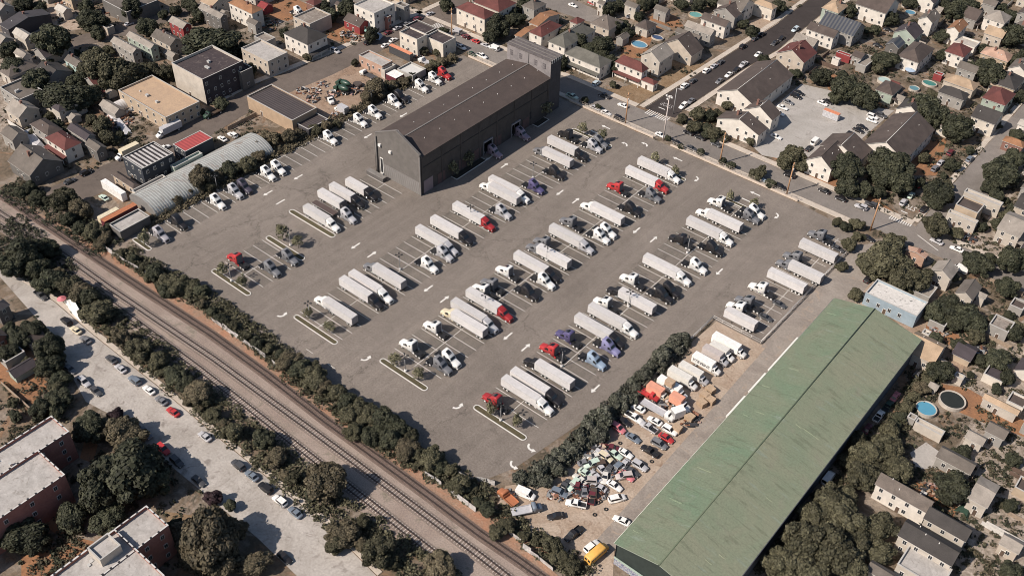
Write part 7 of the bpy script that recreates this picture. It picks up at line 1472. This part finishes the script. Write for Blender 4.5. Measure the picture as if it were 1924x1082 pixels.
trees('in the rail hedge below the lot','olive',[('d2',30,385,44),('d2',100,435,46),('d2',235,505,84),('d2',320,560,100),('d2',420,620,84),('d2',410,560,70),('d2',570,730,92),('d2',640,790,84),('d2',730,850,84),('d2',660,890,84),('d2',800,900,92),('d2',900,920,92),('d2',850,1000,92),('d2',1000,990,84),('d2',1080,1040,84),('d6',800,110,92),('d6',950,120,92),('d6',1050,175,92),('d6',1130,230,84),('d6',1230,260,84),('d6',1300,300,84),('d6',1370,335,60),('d6',1170,290,60),('d6',700,70,74),('d2',480,690,60),('d2',180,470,50)],'shrub','shrubs of the rail hedge')
trees('at the salvage yard rail corner','olive',[('d6',1420,440,74),('d6',1530,470,54),('d6',1620,620,92),('d6',1760,720,74),('d6',1700,780,54),('d6',1560,560,50),('d7',270,870,92),('d7',90,800,54),('d7',380,960,54),('d7',320,930,60),('d7',180,830,50),('d7',440,1020,50)],'shrub')
trees('in the hedge between lot and salvage yard','silver',[('d3',1180,370,72),('d3',1170,440,54),('d3',1050,490,84),('d3',930,610,68),('d3',1070,540,54),('d3',880,710,48),('d3',760,790,88),('d3',700,850,48),('d3',640,920,92),('d3',560,970,74),('d3',500,1040,92),('d3',620,1030,74),('d3',850,650,40),('d3',980,560,50),('d3',1120,420,40),('d7',620,60,84),('d7',520,130,84),('d7',400,190,84),('d7',330,240,74),('d7',280,300,74),('d7',210,350,84),('d7',60,390,74),('d7',150,400,54),('d7',240,420,64),('d7',340,340,54),('d7',450,190,60),('d7',560,100,60)],'shrub','silvery shrubs of the salvage yard hedge')
trees('in the hedge behind the back fence','dry',[('c5',1400,240,84),('c5',1500,215,62),('c5',1610,170,80),('c5',1720,140,72),('c5',1800,80,74),('c2',30,1000,62),('c2',110,960,72),('c2',220,945,62),('c2',310,930,44),('c2',420,900,46),('c2',490,880,42),('c5',1480,300,50),('c5',1330,330,40),('c5',1240,400,34),('c2',560,860,36),('c2',900,600,44),('c2',960,590,40),('c2',1100,540,38),('c2',1220,480,44),('c2',1300,430,42),('c2',1380,400,34)],'shrub','shrubs behind the back fence')
trees('against the front street fence','dark',[('c3',1098,965,26),('c7',1190,20,26),('c7',1330,60,30),('c7',1490,120,32),('c7',1545,155,32),('c7',1820,275,34),('c8',90,278,34),('c3',520,700,28),('c3',610,748,26)],'shrub','shrubs at the front street fence')
# small bushes in gardens, drawn at random between the buildings
occ = [(o.location.x, o.location.y) for o in THINGS]
gard = []
for (x0,y0,x1,y1,n) in ((0,0,480,250,46),(480,0,850,90,14),(950,0,1300,130,26),(1480,0,1924,260,64),(1640,260,1924,560,34),(1700,560,1924,1000,46),(0,600,110,1000,20),(40,200,260,330,16),(1300,200,1420,270,10)):
    for _ in range(n): gard.append((rnd.uniform(x0,x1), rnd.uniform(y0,y1), rnd.uniform(7,17)))
boxes = [( (l[0],l[1]) ) for l in LAND]
for x,y,r_ in gard:
    p = P(x,y)
    if any((p.x-q[0])**2+(p.y-q[1])**2 < 36 for q in boxes): continue
    if onroad(p.x,p.y) or any(a-1 < p.x < b+1 and c-1 < p.y < d+1 for a,b,c,d in BOXES): continue
    TREES.append(['in a garden', rnd.choice(('dark','olive','dark','shrub')), 'px', x, y, r_, 'shrub' if r_ < 11 else 'tree', None])
# ------------------------------------------------------------------ more of the crowded back blocks: small houses, sheds and board fences
def free(x, y, a, b, gap=1.0):
    if any(x-gap < q1 and x+a+gap > q0 and y-gap < q3 and y+b+gap > q2 for q0,q1,q2,q3 in BOXES): return False
    return not any(onroad(x+a*f, y+b*g) for f in (-.1,.5,1.1) for g in (-.1,.5,1.1))
def treeclear(x, y, d=3.0): return all((t[8]-x)**2+(t[9]-y)**2 > (t[12]*.75+d)**2 for t in TREES)
WC = [('white','white'),('offwhite','off white'),('cream','cream'),('beige','beige'),('grey','grey'),('tan','tan'),('green','grey green')]; RC = [('brownroof','brown'),('greyroof','grey'),('ltroof','pale'),('taupe','taupe'),('char','charcoal'),('redroof','dark red'),('tanroof','tan'),('purpdark','plum')]
for t in TREES: t += [0]*(12-len(t)) if len(t) < 12 else []
for t in TREES:
    p_ = Q(t[2],t[3],t[4],0); t[8:] = [p_.x, p_.y, 0, 0, t[5]*CR[t[2]][2]*mpp(p_)]
nh = 0
for (x0,y0,x1,y1,n,small) in ((0,0,190,230,30,0),(330,0,480,70,10,0),(560,0,760,50,12,0),(950,-20,1290,70,34,0),(1480,0,1924,60,26,0),(1640,20,1924,270,60,0),(1800,270,1924,560,26,0),(1924,0,2010,560,16,0),(0,-50,1900,-8,20,0),(1690,540,1924,760,10,1),(1780,760,1924,1000,4,1),(0,560,110,720,14,1),(560,-20,900,20,16,0)):
    for _ in range(n*8):
        p = P(rnd.uniform(x0,x1), rnd.uniform(y0,y1)); a, b = (rnd.uniform(7,10.5), rnd.uniform(9,13)) if not small or rnd.random() < .3 else (rnd.uniform(3.5,6), rnd.uniform(4,7))
        if not free(p.x,p.y,a,b,1.2) or not treeclear(p.x+a/2,p.y+b/2,1.5): continue
        wc, rc = rnd.choice(WC), rnd.choice(RC); shed = a < 6.5; lm = landmark(p.x,p.y)
        building(None,None,2.6 if shed else rnd.choice((4.6,5.6,6.0)),rnd.choice('UVH' if not shed else 'UFV'),wc[0],rc[0],'%s %s with %s roof beside the %s' % (wc[1],'shed' if shed else 'house',rc[1],lm),box=(p.x,p.x+a,p.y,p.y+b),porch=rnd.choice((None,None,'S','E')) if not shed else None,**(SH if shed else {})); nh += 1
        if rnd.random() < .5 and not shed and free(p.x+a+1,p.y+2,3,4,.3): building(None,None,2.5,'U','offwhite','ltroof','small pale garage behind the %s %s with %s roof' % (wc[1],'house',rc[1]),box=(p.x+a+1,p.x+a+4,p.y+2,p.y+6),**SH)
def board_fence(x, y, L, alongx, m_, label):
    r = thing('board_fence', label, 'fence', (x,y,0)); h = rnd.uniform(1.5,2.0); n = int(L/2.4)
    for k in range(n):
        m = MB(); t0, t1 = k*2.4, k*2.4+2.36; w_ = .06
        if alongx: m.box(t0,t1,-w_,w_,.05,h)
        else: m.box(-w_,w_,t0,t1,.05,h)
        obj('fence_panel', m.mesh('fence_panel', [m_]), r)
    return r
FM = [(mat('fence_tan_board',(.30,.23,.17),.9,.25,1.5),'tan'),(mat('fence_grey_board',(.20,.185,.17),.9,.25,1.5),'grey'),(mat('fence_white_board',(.60,.57,.53),.7,.15,1.5),'white'),(mat('fence_brown_board',(.12,.08,.06),.9,.25,1.5),'brown')]
for (x0,y0,x1,y1,n) in ((0,0,470,300,34),(560,0,850,60,10),(950,0,1290,140,26),(1480,0,1924,270,46),(1800,270,1924,560,12),(1690,560,1924,1000,34),(0,600,120,760,8)):
    for _ in range(n):
        p = P(rnd.uniform(x0,x1), rnd.uniform(y0,y1)); L = rnd.uniform(8,20); ax = rnd.random() < .5
        if not free(p.x,p.y,L if ax else .3,.3 if ax else L,.2): continue
        f = rnd.choice(FM); board_fence(p.x,p.y,L,ax,f[0],'%s board fence %s by the %s' % (f[1],'parallel to rails' if ax else 'away from rails',landmark(p.x,p.y,6))); BOXES.append((p.x-.3,p.x+(L if ax else .3),p.y-.3,p.y+(.3 if ax else L)))
for t in TREES: del t[8:]
NAMES = dict(dark='dark green', olive='olive green', dry='brownish', purple='purple leaved', shrub='olive green', silver='silvery leaved', fir='dark')
cntL = {}
for t in TREES:
    where, kind, k, x, y, r_, cat, grp = t
    p = Q(k,x,y,0); size = r_*CR[k][2]*mpp(p)
    t += [p.x, p.y, 'large' if size > 9 else 'medium' if size > 5 else 'small']
key = {}
for t in TREES:
    lm = ''
    if t[0] == 'in a garden':
        lm = landmark(t[8], t[9]); t.append('%s %s near the %s' % (NAMES[t[1]], t[6], lm))
    else: t.append('%s %s %s %s' % (t[10], NAMES[t[1]], t[6], t[0]))
    key.setdefault(t[11], []).append(t)
for lab, lst in key.items():
    al = any(q in lab for q in ('track','rail','concrete road','lower road')); lst.sort(key=lambda t: t[8] if al else t[9])
    for i, t in enumerate(lst):
        l2 = lab if len(lst) == 1 else ('%s, %s from the hut end' if al else '%s, %s from the rail') % (lab, ORD[i]) if t[0] != 'in a garden' else '%s, %s one' % (lab, ORD[i])
        tree(t[2],t[3],t[4],t[5],t[1],l2,t[6],t[7])
# trees whose crown mesh serves as a shrub read as shrubs
for o in THINGS:
    if o.name.startswith('leafy_tree') and o.get('category') == 'shrub': o.name = 'shrub_clump'

# ------------------------------------------------------------------ undergrowth
def inbox(x, y):
    return any(a <= x <= b and c <= y <= d for a,b,c,d in BOXES)
def undergrowth(name, spots, leafk, seed, hmax=1.5, n=22, rad=1.0):
    r = random.Random(seed); m = MB()
    for x, y in spots:
        R_ = rad*r.uniform(.5,1.3); h = hmax*r.uniform(.3,1.0)
        for _ in range(n):
            a, q = r.uniform(0,2*pi), R_*math.sqrt(r.random()); p = Vector((x+q*math.cos(a), y+q*math.sin(a), h*(1-(q/R_)**2*.8)*r.uniform(.3,1.0)+.05))
            nrm = Vector((r.gauss(0,.7), r.gauss(0,.7), 1)).normalized(); u = nrm.orthogonal().normalized(); v = nrm.cross(u); th = r.uniform(0,pi); u, v = u*math.cos(th)+v*math.sin(th), v*math.cos(th)-u*math.sin(th)
            s = .34*r.uniform(.6,1.4); t = s*r.uniform(.5,.9); m.poly([p-u*s, p-v*t, p+u*s, p+v*t])
    o = obj(name, m.mesh(name, [LEAF[leafk]])); o['kind'] = 'stuff'; return o
def along(pts, width, step, jitter=1.0, skip=.1):
    out = []
    for a, b in zip(pts[:-1], pts[1:]):
        L = (b-a).length; d = (b-a).normalized(); nn = Vector((-d.y,d.x,0)); k = 0
        for i in range(int(L/step)):
            for j in range(max(1,int(width/step))):
                if rnd.random() < skip: continue
                p = a + d*(i+rnd.random()*jitter)*step + nn*((j+rnd.random())*step - width/2); out.append((p.x,p.y))
    return out
U_ = lambda k, pts: [Q(k,x,y) for x,y in pts]
undergrowth('undergrowth', along([P(x,y) for x,y in ((225,470),(330,535),(400,570),(480,630),(560,700),(650,770),(760,850),(860,905),(935,950))], 8.5, 1.5), 'olive', 1, 2.6, 46, 1.5)
undergrowth('undergrowth', along([P(x,y) for x,y in ((150,555),(240,630),(330,705),(420,785),(500,850),(570,910),(650,975),(730,1030),(800,1075),(850,1110))], 10.5, 1.7, skip=.2), 'olive', 2, 2.4, 42, 1.5)
undergrowth('undergrowth', along([P(x,y) for x,y in ((20,345),(90,395),(170,440),(215,470))], 12, 1.8, skip=.2), 'dark', 3, 2.2, 36, 1.4)
undergrowth('undergrowth', along([P(x,y) for x,y in ((262,430),(400,355),(520,290),(640,225),(760,160),(850,112))], 6, 1.4), 'dry', 4, 2.2, 34, 1.2)
undergrowth('undergrowth', along([P(x,y) for x,y in ((985,905),(1060,865),(1110,810),(1170,755),(1225,700),(1285,640))], 7, 1.3), 'silver', 5, 2.2, 38, 1.3)
undergrowth('undergrowth', along([P(x,y) for x,y in ((940,955),(1000,1010),(1060,1050),(1110,1085))], 7, 1.5), 'olive', 6, 2.2, 38, 1.4)
undergrowth('undergrowth', along([P(x,y) for x,y in ((1755,700),(1720,760),(1680,810),(1620,860),(1560,930),(1500,1010),(1440,1090))], 9, 1.6, skip=.3), 'olive', 7, 2.0, 34, 1.3)
undergrowth('undergrowth', along([P(x,y) for x,y in ((0,420),(60,480),(120,530))], 16, 1.7, skip=.3), 'dark', 8, 2.2, 34, 1.4)
sp = []
for (x0,y0,x1,y1,n) in ((0,0,480,300,620),(480,0,850,90,160),(950,0,1300,140,260),(1480,0,1924,260,720),(1640,260,1924,560,420),(1690,560,1924,1082,620),(0,600,130,1082,260),(100,850,400,1082,120),(40,200,260,330,140),(1290,200,1420,270,60)):
    for _ in range(n):
        p = P(rnd.uniform(x0,x1), rnd.uniform(y0,y1))
        if inbox(p.x,p.y) or onroad(p.x,p.y): continue
        for _ in range(rnd.randrange(1,5)): sp.append((p.x+rnd.gauss(0,1.6), p.y+rnd.gauss(0,1.6)))
sp = [q for q in sp if not inbox(*q) and not onroad(*q)]
undergrowth('garden_weeds', sp[::2], 'dark', 9, 1.1, 16, 1.0); undergrowth('garden_weeds', sp[1::2], 'dry', 10, .8, 14, 1.0)
# ------------------------------------------------------------------ every label names one thing
seen = {}
for o in THINGS: seen.setdefault(o['label'].lower(), []).append(o)
dups = {k: v for k, v in seen.items() if len(v) > 1 and not k.startswith('black tyre')}
for k, v in dups.items():
    v.sort(key=lambda o: o.location.y)
    for i, o in enumerate(v): o['label'] = o['label'] + ', %s from rail' % ORD[min(i, len(ORD)-1)]
print('filled', nh, 'THINGS', len(THINGS), 'dups', len(dups), list(dups)[:6], 'long', [o['label'] for o in THINGS if len(o['label'].split()) > 16][:10], 'objects', len(bpy.data.objects))
bad = [o['label'] for o in THINGS if len(o['label'].split()) > 16]
print('LONG', len(bad)); [print('  ', b) for b in bad[:40]]
